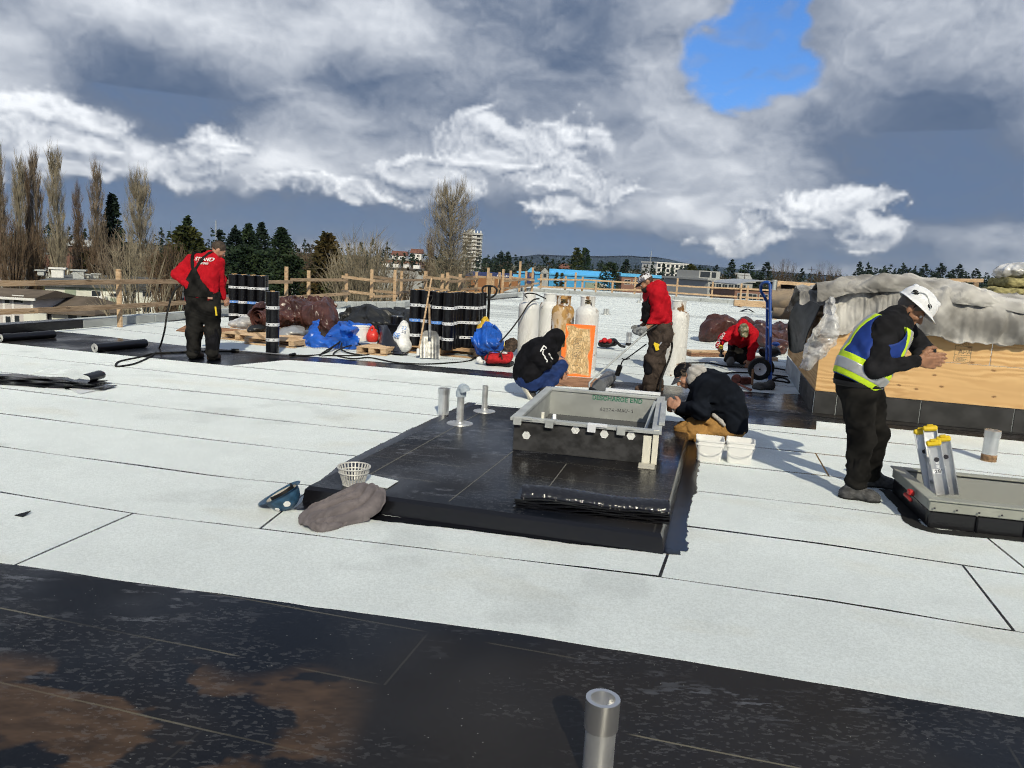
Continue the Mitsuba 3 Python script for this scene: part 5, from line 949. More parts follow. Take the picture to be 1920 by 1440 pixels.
put(k, [bar_(cx - .06, cx + .06, Hb * y, Hb * y + .006) for y in (.34, .40, .46, .485, .54, .60, .66)] + [bar_(x, x + .006, Hb * .34, Hb * y) for x, y in ((cx - .06, .66), (cx + .055, .5), (cx - .005, .46))] + [bar_(cx + dx, cx + dx + w, Hb * y, Hb * y + .012) for dx, w, y in ((-.04, .07, .63), (-.03, .03, .57), (.01, .03, .57), (-.04, .02, .43), (.015, .03, .43), (-.035, .06, .37), (-.05, .02, .2), (-.02, .02, .2), (.012, .03, .205), (-.03, .07, .08))], 'm_stamp_ink', name='stamp')
put(k, letters('23/32', .04, on(cx - .05, Hb * .69), bu, bv, .001, True), 'm_stamp_ink', name='stamp')

# hoses and cables
def hose(label, pts, r, key=None, n=8, m=None, name='hose'):
    key = key or thing(name, label, 'hose'); put(key, tube(np.array(pts), r, 8, n), m or M_RUBBER, smooth=True); return key
g0 = lambda x, y, r=.012: G(x, y) + A(0, 0, r).ravel()
hose('black gas hose looping from the hip of the man in overalls down onto the roof', [P(352, 533, 10.95), P(340, 534, 10.92), P(328, 544, 10.9), P(320, 562, 10.9), P(313, 590, 10.9), P(308, 622, 10.9), g0(299, 653), g0(285, 668), g0(254, 683), g0(225, 688.5), g0(217, 687), g0(225, 679), g0(262, 671), g0(290, 664), g0(330, 662), g0(380, 660), g0(434, 660)], .014)
k = thing('torch', 'roofing torch lying on the black strip before the single roll', 'torch'); put(k, tube(np.array([g0(434, 660.5, .03), g0(448, 661, .03)]), .03, 12), M_BLACK, smooth=40, name='burner'); put(k, tube(np.array([g0(447, 661, .03), g0(500, 665, .025), g0(549, 668, .02)]), .011, 8), M_STEEL, smooth=True, name='wand'); put(k, tube(np.array([g0(543, 669, .03), g0(553, 667, .03)]), .022, 8), M_BLACK, smooth=40, name='grip')
cp = [g0(546, 667), g0(580, 668), g0(612, 662), g0(642, 649, .15), g0(655, 645, .22), g0(668, 650, .1), g0(690, 664), g0(665, 668), g0(620, 668), g0(600, 667), g0(635, 655, .12), g0(648, 646, .2), g0(640, 660, .05), g0(678, 667), g0(695, 662), g0(660, 656, .08), g0(625, 665), g0(660, 674), g0(693, 672), g0(740, 681), g0(790, 684), g0(840, 682), g0(882, 677), g0(903, 668, .1), P(932, 645, 12.6), P(955, 622, 13.0), P(976, 594, 13.1), P(990, 572, 13.2), P(1001, 562, 13.25), P(1011, 560, 13.3)]
hose('black gas hose tangled before the blue tarp and running up to the left gas cylinders', cp, .013)
hose('short black hose joining the valves of the two left gas cylinders', [P(988, 558, 13.3), P(984, 553, 13.2), P(990, 550, 13.15), P(1003, 551, 13.2), P(1015, 556, 13.4), P(1023, 560, 13.6)], .011)
hose('black cables running over the roof from behind the kneeling man to the hand truck', [g0(1285, 682), g0(1330, 682), g0(1360, 688), g0(1400, 690), g0(1440, 690), g0(1478, 696)], .016); hose('lower of the two dark cables behind the kneeling man', [g0(1340, 702), g0(1385, 700), g0(1430, 702), g0(1477, 708)], .014)
hose('coil of black cable beside the left face of the plywood curb', [g0(1446, 714), g0(1462, 709), g0(1476, 713), g0(1479, 719), g0(1468, 717), g0(1450, 714), g0(1458, 708), g0(1472, 711)], .016)

# hand truck
k = thing('hand_truck', 'blue two wheeled hand truck standing upright with a big black tyre', 'hand truck'); m_tb = mat('truck_blue', (.012, .065, .30), .35)
bA, tA = P(1444.5, 712, 11.9), P(1444, 533, 12.2); bB, tB = P(1438, 680, 12.35), P(1438.5, 562, 12.6); rb = .024
put(k, tube(np.array([bA, tA]), rb, 12), m_tb, smooth=40, name='upright'); put(k, tube(np.array([bB, tB]), rb, 12), m_tb, smooth=40, name='upright')
put(k, tube(np.array([P(1444, 536, 12.2), P(1441, 529.5, 12.2), P(1432, 530, 12.25), P(1427, 536, 12.35), P(1427, 546, 12.4), P(1433, 556, 12.5), P(1438.5, 566, 12.6)]), rb, 10, 6), m_tb, smooth=True, name='loop_handle')
for y0, y1 in ((580, 578), (618, 612), (655, 646)): put(k, tube(np.array([P(1444.3, y0, 12.1), P(1438.3, y1, 12.5)]), .016, 8), m_tb, smooth=40, name='cross_bar')
put(k, xf(box(.5, .03, .5, .004), frame((0, .2, 1)) @ rotz(.5), P(1446, 712, 11.85)) if False else beam(P(1446, 716, 11.6), P(1440, 716, 12.3), .012, .3), m_tb, name='toe_plate')
def wheel(c, ax, R_, w):
    Rw = frame(ax); put(k, xf(lathe([(R_ * .55, -w * .45), (R_ * .80, -w * .5), (R_ * .95, -w * .38), (R_, -w * .15), (R_, w * .15), (R_ * .95, w * .38), (R_ * .80, w * .5), (R_ * .55, w * .45)], 36), Rw, c), M_RUBBER, smooth=40, name='tyre'); put(k, xf(lathe([(.0001, w * .22), (R_ * .15, w * .30), (R_ * .2, w * .2), (R_ * .45, w * .28), (R_ * .57, w * .46), (R_ * .57, -w * .46), (R_ * .45, -w * .28), (R_ * .2, -w * .2), (R_ * .15, -w * .3), (.0001, -w * .22)], 30), Rw, c), mat('wheel_hub', (.55, .55, .56), .45) if 'm_wheel_hub' not in scene else 'm_wheel_hub', smooth=40, name='rim'); put(k, xf(cyl((0, 0, -w * .55), (0, 0, w * .34), .014), Rw, c), M_BLACK, smooth=40, name='axle')
wc = P(1424, 692, 11.95); wheel(wc, unit(A(-.12, -1, .05).ravel()), .182, .10); wheel(P(1431, 690, 12.5), unit(A(-.12, -1, .05).ravel()), .182, .10)
k = thing('roof_tool', 'rusty red metal roofing tool with a wooden handle beside the truck wheel', 'tool'); m_rr = mat('rust_red', tone((.13, .03, .02), .5, 20.0), .6)
put(k, [xf(box(.22, .16, .10, .01), rotz(.3), G(1396, 722) + A(0, .05, .07).ravel()), xf(cyl((-.08, 0, 0), (.08, 0, 0), .07, sides=18), rotz(1.2), G(1381, 722) + A(0, .05, .09).ravel()), beam(G(1383, 726) + A(0, 0, .05).ravel(), G(1408, 735) + A(0, 0, .03).ravel(), .03, .03)], m_rr, name='body'); put(k, tube(np.array([P(1410, 722, 11.2), P(1412, 692, 11.25)]), .018, 8), 'm_red_wood', smooth=40, name='handle')
crumple('bag', 'dark grey slouched bag in front of the truck wheel', 'bag', mat('bag_grey', tone((.045, .043, .04), .4, 20.0), .8), [(1432, 724, 16, 8, 11.3, .15), (1443, 722, 9, 10, 11.3, .13), (1422, 727, 10, 5, 11.2, .12)], .02, .14, .012, .04, 41)
GT = None
crumple('tarp', 'rounded brown tarp bundle left of the crouching man in the camouflage cap', 'tarp', m_brown, [(1340, 618, 22, 22, 19.2, .4), (1362, 614, 20, 20, 19.3, .4), (1330, 624, 12, 16, 19.0, .35), (1372, 608, 8, 10, 19.1, .3)], .10, .45, .020, .06, 43)
crumple('tarp', 'creased brown tarp behind the blue hand truck', 'tarp', m_brown, [(1425, 618, 18, 20, 18.6, .4), (1450, 622, 22, 16, 18.6, .4), (1470, 624, 16, 15, 18.4, .35), (1400, 614, 20, 20, 19.0, .4), (1445, 642, 28, 13, 16.9, .35), (1465, 642, 16, 13, 16.7, .35), (1440, 632, 34, 14, 17.8, .4)], .11, .42, .018, .05, 44)
crumple('cloth', 'blue cloth lying on the black bag behind the hand truck', 'cloth', m_blue, [(1454, 645, 8, 4, 14.5, .1)], .015, .1, .010, .02, 45); crumple('bag', 'black tool bag behind the hand truck', 'bag', m_blk, [(1440, 660, 17, 9, 14.2, .18), (1452, 658, 10, 10, 14.2, .16)], .025, .14, .012, .04, 46)
k = thing('roof_flap', 'tiny black flap on the far pale roof', 'membrane scrap'); q = G(1401, 585); put(k, thick(np.array([[q + A(x * .35, y * .2, .18 * (1 - abs(x))).ravel() for x in (-1, -.4, .1, .5, 1)] for y in (-1, 0, 1)]), .01), M_BLACK)

# ---------------------------------------------------------------- people
def lerp(a, b, t): return np.asarray(a) * (1 - t) + np.asarray(b) * t
def torso(levels, steps=3):
    """levels: (centre, side vector, half width, radius), low to high"""
    out = []
    for (c0, s0, w0, r0), (c1, s1, w1, r1) in zip(levels[:-1], levels[1:]):
        for t in np.linspace(0, 1, steps, endpoint=False):
            c, s, w, r = lerp(c0, c1, t), unit(lerp(s0, s1, t)), w0 + (w1 - w0) * t, r0 + (r1 - r0) * t; out.append(cap(c - s * w, c + s * w, r))
    c, s, w, r = levels[-1]; out.append(cap(c - s * w, c + s * w, r)); return out
def field(prims, k=.03, grow=0.0):
    def fn(X):
        D = np.full(X.shape[:-1], 9.0)
        for p in prims:
            d = sdf_prim(p, X) - grow; m = np.maximum(k - np.abs(D - d), 0) / k; D = np.minimum(D, d) - m * m * k / 4
        return D
    return fn
def decal(text, h, origin, right, up, prims, depth=.0, bold=True, grow=.0, lift=.004, reach=.3):
    """lettering laid onto a soft body: every point moves along the lettering's own normal until it meets the body"""
    v, f = letters(text, h, (0, 0, 0), (1, 0, 0), (0, 1, 0), .003, bold, True); m = trimesh.Trimesh(v, f, process=False).subdivide_to_size(h * .35); v, f = np.array(m.vertices), np.array(m.faces)
    right, up = unit(right), unit(up); n = unit(np.cross(right, up)); fl = field(prims, .04, grow); o = np.asarray(origin) + v[:, :1] * right + v[:, 1:2] * up
    ts = np.linspace(reach / 2, -reach / 2, 70); D = np.stack([fl(o + n * t) for t in ts]); hit = np.argmax(D < 0, 0); ok = (D < 0).any(0); t = np.where(ok, ts[hit], 0)
    return o + n * (t[:, None] + lift + v[:, 2:]), f
def headprims(c, f, u, s=1.0):
    f = unit(f); u = unit(u - f * (np.asarray(u) @ f)); r = np.cross(f, u); R = np.stack([r, f, u], 1); at_ = lambda x, y, z: c + s * (r * x + f * y + u * z)
    pr = [ell(at_(0, -.012, .022), A(.076, .096, .092).ravel() * s, R), ell(at_(0, .028, -.040), A(.060, .066, .078).ravel() * s, R), ell(at_(0, .060, -.092), A(.034, .030, .026).ravel() * s, R), cap(at_(0, .088, .012), at_(0, .112, -.030), .010 * s, .016 * s),
          cap(at_(-.035, .078, .022), at_(.035, .078, .022), .013 * s), ell(at_(-.048, .062, -.03), A(.02, .022, .02).ravel() * s, R), ell(at_(.048, .062, -.03), A(.02, .022, .02).ravel() * s, R), cap(at_(-.02, .086, -.066), at_(.02, .086, -.066), .009 * s),
          ell(at_(-.080, -.012, -.012), A(.010, .022, .034).ravel() * s, R), ell(at_(.080, -.012, -.012), A(.010, .022, .034).ravel() * s, R)]
    return pr, R, at_
def handprims(w, d, n, t, curl=.5, spread=.12, s=1.0, thumb=.5):
    """wrist w, finger direction d, palm faces n, thumb side t"""
    d = unit(d); n = unit(n - d * (np.asarray(n) @ d)); tt = np.cross(d, n); t = tt if tt @ np.asarray(t) > 0 else -tt; pr = [cap(w, w + d * .03 * s, .026 * s, .028 * s)]
    for i, (off, ln) in enumerate(((.030, .92), (.010, 1.0), (-.011, .94), (-.031, .76))):
        k0 = w + d * .090 * s * (1 - .03 * abs(i - 1)) + t * off * s; pr.append(cap(w + d * .02 * s + t * off * .55 * s, k0, .017 * s, .0125 * s)); a = 0; p = k0; dd = unit(d + t * spread * (1.5 - i) * .5)
        for L, da, r0, r1 in ((.046, .75, .0105, .0095), (.029, 1.0, .0095, .0085), (.022, .7, .0085, .0072)):
            a += curl * da; q = p + (dd * math.cos(a) + n * math.sin(a)) * L * ln * s; pr.append(cap(p, q, r0 * s, r1 * s)); p = q
    k0 = w + d * .028 * s + t * .026 * s; k1 = k0 + unit(d * .55 + t * .75 + n * thumb * .7) * .046 * s; k2 = k1 + unit(d * .85 + t * .35 + n * thumb) * .034 * s; k3 = k2 + unit(d * 1.0 + t * .05 + n * thumb) * .026 * s
    return pr + [cap(k0, k1, .0155 * s, .012 * s), cap(k1, k2, .0118 * s, .0105 * s), cap(k2, k3, .0105 * s, .008 * s)]
def limb(a, b, c, r0, r1, r2): return [cap(a, b, r0, r1), cap(b, c, r1, r2)]
def shoe(key, ank, toe, m, sole=None, up=(0, 0, 1), L=.28, tall=.06, flat=True, label=None):
    """ank: ankle; toe: direction"""
    up = unit(up); d = unit(np.asarray(toe) - up * (np.asarray(toe) @ up)); sd = np.cross(d, up); hl = ank - up * .055 - d * .055; base = (ank - up * .088) @ up
    pr = [cap(hl, ank + up * tall, .044, .046), cap(hl, hl + d * (L - .12), .042, .046), cap(hl + d * (L - .12), hl + d * (L - .085) - up * .005, .047, .040), cap(hl + d * .02 - sd * .012, hl + d * .02 + sd * .012, .04), cap(ank + d * .02, hl + d * (L - .14) + up * .01, .042, .036), cap(hl + d * (L - .13) - sd * .014, hl + d * (L - .13) + sd * .014, .036)]
    put(key, blob(pr, .008, .03, clip=lambda X: base - X @ up, disp=creases(.004, .06, 3)), m, smooth=True, name='shoe', label=label)
    put(key, blob(pr, .008, .03, grow=.007, clip=lambda X: np.maximum(base - .014 - X @ up, X @ up - base - .014)), sole or M_RUBBER, smooth=35, name='sole')
    put(key, [tube(np.array([ank + d * (.045 + .018 * i) + up * (-.012 - .012 * i) - sd * .03, ank + d * (.055 + .018 * i) + up * (.002 - .012 * i), ank + d * (.045 + .018 * i) + up * (-.012 - .012 * i) + sd * .03]), .0035, 5, 3) for i in range(4)], M_BLACK, smooth=True, name='laces')
def skin(name, c): return mat(name, tone(c, .15, 25.0), .55, spec=.4, sheen=.1)
M_SKIN = skin('skin', (.38, .20, .135)); M_SKIN2 = skin('skin_tan', (.29, .145, .085))
M_HAIR = bumped('hair', tone((.045, .030, .020), .4, 60.0), lambda p, n, uv: .002 * noise(p.x * 240, p.y * 240, p.z * 90), rough=.7)
m_redcloth = mat('cloth_red', tone((.40, .006, .014), .12, 9.0), .85, spec=.15); m_blackcloth = mat('cloth_black', tone((.008, .008, .010), .4, 12.0), .9, spec=.08); m_overall = mat('cloth_overall', tone((.008, .008, .008), .5, 6.0, (.022, .021, .020)), .85, spec=.08)
def eyes(key, at_, s=1.0):
    put(key, [(xf(trimesh_sphere(.0125 * s), None, at_(x, .079, .000))) for x in (-.031, .031)], M_WHITE, smooth=True, name='eye'); put(key, [(xf(trimesh_sphere(.0065 * s), None, at_(x, .0885, -.001))) for x in (-.031, .031)], M_INK, smooth=True, name='pupil'); put(key, [tube(np.array([at_(x - .018, .088, .022), at_(x, .093, .027), at_(x + .018, .088, .022)]), .005 * s, 5, 2) for x in (-.034, .034)], M_HAIR, smooth=True, name='eyebrow'); put(key, tube(np.array([at_(-.022, .090, -.067), at_(0, .0965, -.066), at_(.022, .090, -.067)]), .004 * s, 5, 3), mat('lips', (.30, .10, .08), .5) if 'm_lips' not in scene else 'm_lips', smooth=True, name='mouth')
def trimesh_sphere(r): m = trimesh.creation.icosphere(2, r); return np.array(m.vertices), np.array(m.faces)
def capshape(key, R, at_, m, brim=True, tilt=.0, name='cap', mb=None):
    u = R[:, 2]; c = at_(0, -.012, .030); put(key, blob([ell(c, (.084, .104, .092), R)], .008, .0, clip=lambda X: -((X - c) @ u) + .004, disp=creases(.004, .08, 2)), m, smooth=True, name=name)
    th = np.linspace(-1.15, 1.15, 20); X = np.array([[at_(.082 * math.sin(t) * (1 - .10 * k), .082 * math.cos(t) + .012 + .075 * k * (math.cos(t * .75)) ** .6, .036 - .018 * k - .012 * (abs(math.sin(t))) * k) for t in th] for k in np.linspace(0, 1, 8)]); put(key, thick(X, .004), mb or m, smooth=True, name='brim')
def hair(key, R, at_, m=None, low=-.05, front=.05):
    c = at_(0, -.014, .024); f, u = R[:, 1], R[:, 2]; put(key, blob([ell(c, (.083, .103, .099), R)], .007, 0, disp=creases(.004, .04, 4, 4), clip=lambda X: np.maximum((X - c) @ f * .75 - (X - c) @ u * .8 - .045, -((X - c) @ u) + low)), m or M_HAIR, smooth=True, name='hair')

# ---- the man in red with black overalls, his back to us
k = thing('person', 'person in a red top and black overalls, seen from behind, holding a hose', 'person'); Y = 11.0
j = lambda x, y, d=0.0: P(x, y, Y + d)
side = unit(A(.96, -.28, 0).ravel()); hd_ = j(410, 467.5, .08); hp, hR, hat_ = headprims(hd_, (.66, .42, -.52), (.35, -.05, .9)); nk = j(393, 480)
lv = [(j(381, 585), side, .10, .135), (j(381, 566), side, .10, .14), (j(379, 545), side, .09, .14), (j(380, 520), side, .11, .145), (j(381, 497, .02), side, .135, .13), (j(387, 486, .03), side, .09, .085)]
shL, elL, wrL = j(354, 491, .02), j(331, 514, -.02), j(351, 534, -.1); shR, elR, wrR = j(410, 494, .04), j(413, 528, .10), j(419, 557, .18)
hL, kL, aL = j(366, 590), j(364, 625), j(363, 664, .0); hR_, kR, aR = j(396, 590), j(399, 624, .02), j(398, 664, -.05)
hand = handprims(wrR, A(.45, .3, -.85).ravel(), A(-.75, .5, -.2).ravel(), A(.2, .6, .3).ravel(), .75); hand2 = handprims(wrL, A(.75, .1, -.45).ravel(), A(.3, .8, .2).ravel(), A(0, 0, 1).ravel(), .6)
arms = limb(shL, elL, wrL, .05, .04, .03) + limb(shR, elR, wrR, .05, .04, .03); legs = limb(hL, kL, aL, .075, .055, .042) + limb(hR_, kR, aR, .075, .055, .042)
put(k, blob(hp + [cap(nk - A(0, 0, .03).ravel(), hd_ - A(0, 0, .03).ravel(), .062, .06)] + torso([(c, s, w * .9, r - .03) for c, s, w, r in lv]) + arms + legs + hand + hand2, .0085, .025), M_SKIN, smooth=True, name='body')
top_ = torso(lv) + limb(shL, elL, wrL, .083, .066, .050) + limb(shR, elR, wrR, .085, .066, .048) + [cap(nk - A(0, 0, .05).ravel(), nk, .08, .068)]
put(k, blob(top_, .011, .05, disp=creases(.016, .16, 71), clip=lambda X: lv[1][0][2] - X[:, 2]), m_redcloth, smooth=True, name='shirt')
tr = torso(lv[:3]) + limb(hL, kL, aL + A(0, 0, .02).ravel(), .115, .095, .08) + limb(hR_, kR, aR + A(0, 0, .02).ravel(), .115, .095, .08)
put(k, blob(tr, .011, .05, grow=.012, disp=creases(.018, .18, 72), clip=lambda X: X[:, 2] - lv[2][0][2]), m_overall, smooth=True, name='overalls')
cc = lv[3][0]; zt = lambda y: j(380, y)[2]
def bib(X):
    s = (X - cc) @ side; z = X[:, 2]; w = np.interp(z, [zt(549), zt(535), zt(515), zt(503)], [.235, .185, .085, .03]); b = np.maximum(np.abs(s + .02) - w, z - zt(503))
    for x0, x1 in ((-.035, -.115), (-.005, .115)):
        t = np.clip((z - zt(506)) / (zt(478) - zt(506)), -.2, 1.3); b = np.minimum(b, np.maximum(np.abs(s - (x0 + (x1 - x0) * t)) - .026, zt(508) - z))
    return b
put(k, blob(torso(lv), .0085, .05, grow=.022, disp=creases(.008, .2, 73), clip=lambda X: np.maximum(bib(X), zt(556) - X[:, 2])), m_overall, smooth=True, name='bib')
put(k, blob([cap(kL + A(0, 0, .06).ravel(), aL + A(0, 0, .06).ravel(), .108, .092)], .011, .02, disp=creases(.008, .1, 74)), m_blackcloth, smooth=True, name='knee_pad'); put(k, blob([cap(kR + A(0, 0, .06).ravel(), aR + A(0, 0, .10).ravel(), .108, .092)], .011, .02, disp=creases(.008, .1, 75)), m_blackcloth, smooth=True, name='knee_pad')
hair(k, hR, hat_); eyes(k, hat_); m_boot = mat('boot_brown', tone((.075, .045, .03), .4, 20.0), .6)
shoe(k, A(*G(365, 672)[:2], .10).ravel(), (.35, .9, 0), m_boot, tall=.10); shoe(k, A(*G(399, 675)[:2], .10).ravel(), (.2, .95, 0), m_boot, tall=.10)
tn = -U; put(k, decal('STRAND', .050, j(383, 489, -.1), side, (0, 0, 1), top_, grow=.0, lift=.016), M_WHITE, name='lettering'); put(k, decal('ROOFING', .030, j(383, 495.5, -.1), side, (0, 0, 1), top_, lift=.014), M_WHITE, name='lettering')
put(k, xf(box(.07, .008, .03, .003), None, j(394, 559, -.20)), mat('tag_tan', (.35, .2, .15), .7), name='tag')
put(k, [beam(j(404, 575, -.13), j(406, 592, -.13), .03, .02)], 'm_yellow_plastic', name='tool')

# ---- the man in the red hooded top with a torch
k = thing('person', 'person in a red hooded top, brown trousers and pale cap guiding a torch', 'person'); Y = 10.35
side = unit(A(.18, -1, 0).ravel()); hd_ = j(1210.5, 529); hp, hR, hat_ = headprims(hd_, (-.80, -.08, -.55), (-.5, 0, .85)); nk = j(1224, 539)
lv = [(j(1236, 622), side, .085, .135), (j(1236, 606), side, .085, .132), (j(1234, 590), side, .08, .135), (j(1232, 570), side, .10, .135), (j(1229, 552), side, .125, .115), (j(1225, 542), side, .08, .08)]
shN, elN, wrN = j(1232, 553, -.20), j(1238, 592, -.24), j(1214, 614, -.24); shF, elF, wrF = j(1226, 553, .2), j(1224, 590, .26), j(1203, 612, .08)
hN, kN, aN = j(1240, 625, -.10), j(1223, 677, -.10), j(1217, 724, -.08); hF, kF, aF = j(1236, 625, .10), j(1232, 680, .12), j(1230, 722, .12)
wd = unit(P(1150, 677, 10.0) - P(1229, 611, 10.25))
hand = handprims(wrN, A(-.55, 0, -.8).ravel(), A(-.3, .8, .3).ravel(), A(-.8, 0, .6).ravel(), .95, s=1.12) + handprims(wrF, A(-.6, -.2, -.75).ravel(), A(-.3, -.8, .3).ravel(), A(-.8, 0, .6).ravel(), .95, s=1.1)
put(k, blob(hp + [cap(nk, hd_ - A(0, 0, .03).ravel(), .06, .058)] + torso([(c, s, w * .9, r - .03) for c, s, w, r in lv]) + limb(shN, elN, wrN, .05, .04, .03) + limb(shF, elF, wrF, .05, .04, .03) + limb(hN, kN, aN, .075, .055, .042) + limb(hF, kF, aF, .075, .055, .042) + hand, .0085, .025), M_SKIN2, smooth=True, name='body')
m_glove = mat('glove', tone((.19, .20, .21), .3, 30.0), .9); nh = len(hand) // 2
for hh_ in (hand[:nh], hand[nh:]): put(k, blob(hh_, .007, .022, grow=.004), m_glove, smooth=True, name='glove')
top_ = torso(lv[1:]) + limb(shN, elN, wrN, .088, .074, .055) + limb(shF, elF, wrF, .086, .07, .055)
put(k, blob(top_, .011, .05, disp=creases(.020, .17, 81), clip=lambda X: lv[1][0][2] - .0 - X[:, 2]), m_redcloth, smooth=True, name='hoodie')
put(k, blob([cap(j(1222, 540, -.06), j(1222, 540, .06), .075), cap(j(1234, 533.5, -.07), j(1234, 533.5, .07), .062), cap(j(1242, 536, -.05), j(1242, 536, .05), .05), cap(j(1228, 545, -.08), j(1228, 545, .08), .08)], .010, .05, disp=creases(.014, .12, 82)), m_redcloth, smooth=True, name='hood')
tr = torso(lv[:2]) + limb(hN, kN, aN + A(0, 0, .0).ravel(), .125, .10, .09) + limb(hF, kF, aF, .12, .10, .09) + [cap(j(1238, 640, -.08), j(1238, 640, .08), .12)]
m_trb = mat('cloth_brown', tone((.050, .038, .032), .3, 9.0), .9, spec=.08); put(k, blob(tr, .011, .05, grow=.006, disp=creases(.024, .17, 83), clip=lambda X: X[:, 2] - lv[1][0][2] - .03), m_trb, smooth=True, name='trousers')
put(k, blob([cap(kN + A(-.055, -.04, -.02).ravel(), kN + A(-.05, -.04, -.14).ravel(), .065, .06)], .009, .03), m_blackcloth, smooth=True, name='knee_pad')
capshape(k, hR, hat_, mat('cap_pattern', mikit.proc(lambda p, n, uv: mix(C3(.60, .60, .63), C3(.08, .08, .11), smoothstep(.52, .6, fbm(p.x * 16, p.y * 16, p.z * 16, 3)))), .8), name='cap', mb=m_blackcloth); hair(k, hR, hat_, low=-.06)
c_ = hat_(0, .03, -.06); put(k, blob([ell(hat_(0, .040, -.072), (.062, .066, .062), hR), cap(hat_(-.06, .0, -.03), hat_(-.05, .04, -.08), .022), cap(hat_(.06, .0, -.03), hat_(.05, .04, -.08), .022)], .007, .03, disp=creases(.005, .03, 5), clip=lambda X: (X - c_) @ hR[:, 2] - .012), mat('beard', (.012, .010, .009), .8), smooth=True, name='beard'); eyes(k, hat_)
put(k, blob([cap(j(1212, 574, -.1), j(1211, 598, -.08), .06)], .010, .02, disp=creases(.012, .1, 84)), m_blackcloth, smooth=True, name='pouch'); put(k, [tube(np.array([j(1222, 548, -.16), j(1214, 565, -.15), j(1212, 585, -.12)]), .016, 6, 4), tube(np.array([j(1247, 556, -.12), j(1254, 566, -.06), j(1255, 572, 0)]), .02, 6, 4)], m_blackcloth, smooth=True, name='strap')
put(k, [beam(j(1229, 645, -.25), j(1233, 657, -.25), .02, .05), beam(j(1226, 644, -.25), j(1236, 648, -.25), .02, .035)], 'm_yellow_plastic', name='knife'); put(k, beam(j(1235, 649, -.25), j(1241, 641, -.24), .008, .02), M_STEEL, name='blade')
shoe(k, A(*G(1216, 736)[:2], .09).ravel() + A(0, .12, 0).ravel(), (-1, -.1, 0), m_boot, tall=.10); shoe(k, A(*G(1230, 733)[:2], .09).ravel(), (-1, .2, 0), m_boot, tall=.10)
put(k, decal('ROOFING', .05, j(1251, 560, 0), (0, 1, 0), (0, 0, 1), top_, lift=.02, reach=.5), M_WHITE, name='lettering')
t_ = thing('torch', 'long roofing torch held by the man in the red hooded top', 'torch'); put(t_, tube(np.array([P(1232, 609, 10.1), P(1213, 621, 10.08)]), .022, 10), M_BLACK, smooth=40, name='grip'); put(t_, tube(np.array([P(1215, 620, 10.1), P(1150, 677, 9.8), P(1110, 713, 9.6), P(1105, 722, 9.55), P(1106, 729, 9.5)]), .013, 8, 6), M_GALV, smooth=True, name='wand'); put(t_, tube(np.array([P(1106, 729, 9.5), P(1116, 734, 9.45)]), .032, 12), M_BLACK, smooth=40, name='burner')
t_ = thing('torch', 'short torch with a black burner hanging over the pale roof beside the long one', 'torch'); put(t_, tube(np.array([P(1212, 645, 10.4), P(1178, 670, 10.5), P(1168, 676, 10.55), P(1163, 688, 10.6)]), .009, 7, 6), M_BLACK, smooth=True, name='wand'); put(t_, tube(np.array([P(1163, 686, 10.6), P(1157, 703, 10.65)]), .036, 14), M_BLACK, smooth=40, name='burner'); put(t_, tube(np.array([P(1166, 672, 10.5), P(1173, 674, 10.5), P(1181, 672, 10.5)]), .008, 6, 4), M_BLACK, smooth=True, name='trigger')
hose('black hose hanging behind the trousers of the man in the red hooded top', [P(1252, 624, 10.35), P(1258, 634, 10.4), P(1260, 650, 10.45), P(1255, 672, 10.4), P(1245, 697, 10.3), P(1239, 716, 10.25), P(1237, 737, 10.0)], .014)

# ---- the crouching man in the black hooded top
k = thing('person', 'person in a black hooded top and blue jeans crouching with their back to us', 'person'); Y = 9.25
side = unit(A(.45, -.89, 0).ravel()); hd_ = j(1042, 637, .12); hp, hR, hat_ = headprims(hd_, (.72, .45, -.55), (.5, .2, .8)); nk = j(1026, 648, .05)
lv = [(j(992, 708, .02), side, .10, .145), (j(990, 696, .03), side, .10, .140), (j(995, 681, .04), side, .10, .142), (j(1005, 666, .05), side, .13, .138), (j(1016, 654, .06), side, .13, .120), (j(1026, 646, .08), side, .07, .085)]
shN, elN, wrN = j(1012, 660, -.12), j(1019, 683, -.17), j(1042, 671, .0); shF, elF, wrF = j(1024, 657, .28), j(1042, 676, .38), j(1050, 690, .3)
hN, kN, aN = j(992, 712, -.06), j(1052, 684, .06), j(1026, 731, .0); hF, kF, aF = j(990, 712, .18), j(1040, 700, .34), j(998, 728, .06)
hand = handprims(wrN, A(.9, .35, -.25).ravel(), A(.1, -.2, -1).ravel(), A(0, 1, .2).ravel(), .35, .25) + handprims(wrF, A(.5, .2, -.8).ravel(), A(-.3, -.8, 0).ravel(), A(0, 0, 1).ravel(), .6)
put(k, blob(hp + [cap(nk, hd_ - A(0, 0, .03).ravel(), .06, .058)] + torso([(c, s, w * .9, r - .03) for c, s, w, r in lv]) + limb(shN, elN, wrN, .05, .04, .03) + limb(shF, elF, wrF, .05, .04, .03) + limb(hN, kN, aN, .075, .055, .042) + limb(hF, kF, aF, .075, .055, .042) + hand, .0085, .025), M_SKIN, smooth=True, name='body')
ha_, hb_ = j(972, 714), j(1016, 692); hn_ = unit(np.cross(side, hb_ - ha_)); hn_ = hn_ if hn_[2] > 0 else -hn_
top_ = torso([(c, s, w, r - .012) for c, s, w, r in lv]) + limb(shN, elN, wrN, .084, .070, .050) + limb(shF, elF, wrF, .082, .066, .052)
put(k, blob(top_, .010, .06, disp=creases(.016, .18, 91), clip=lambda X: -(X - ha_) @ hn_), m_blackcloth, smooth=True, name='hoodie')
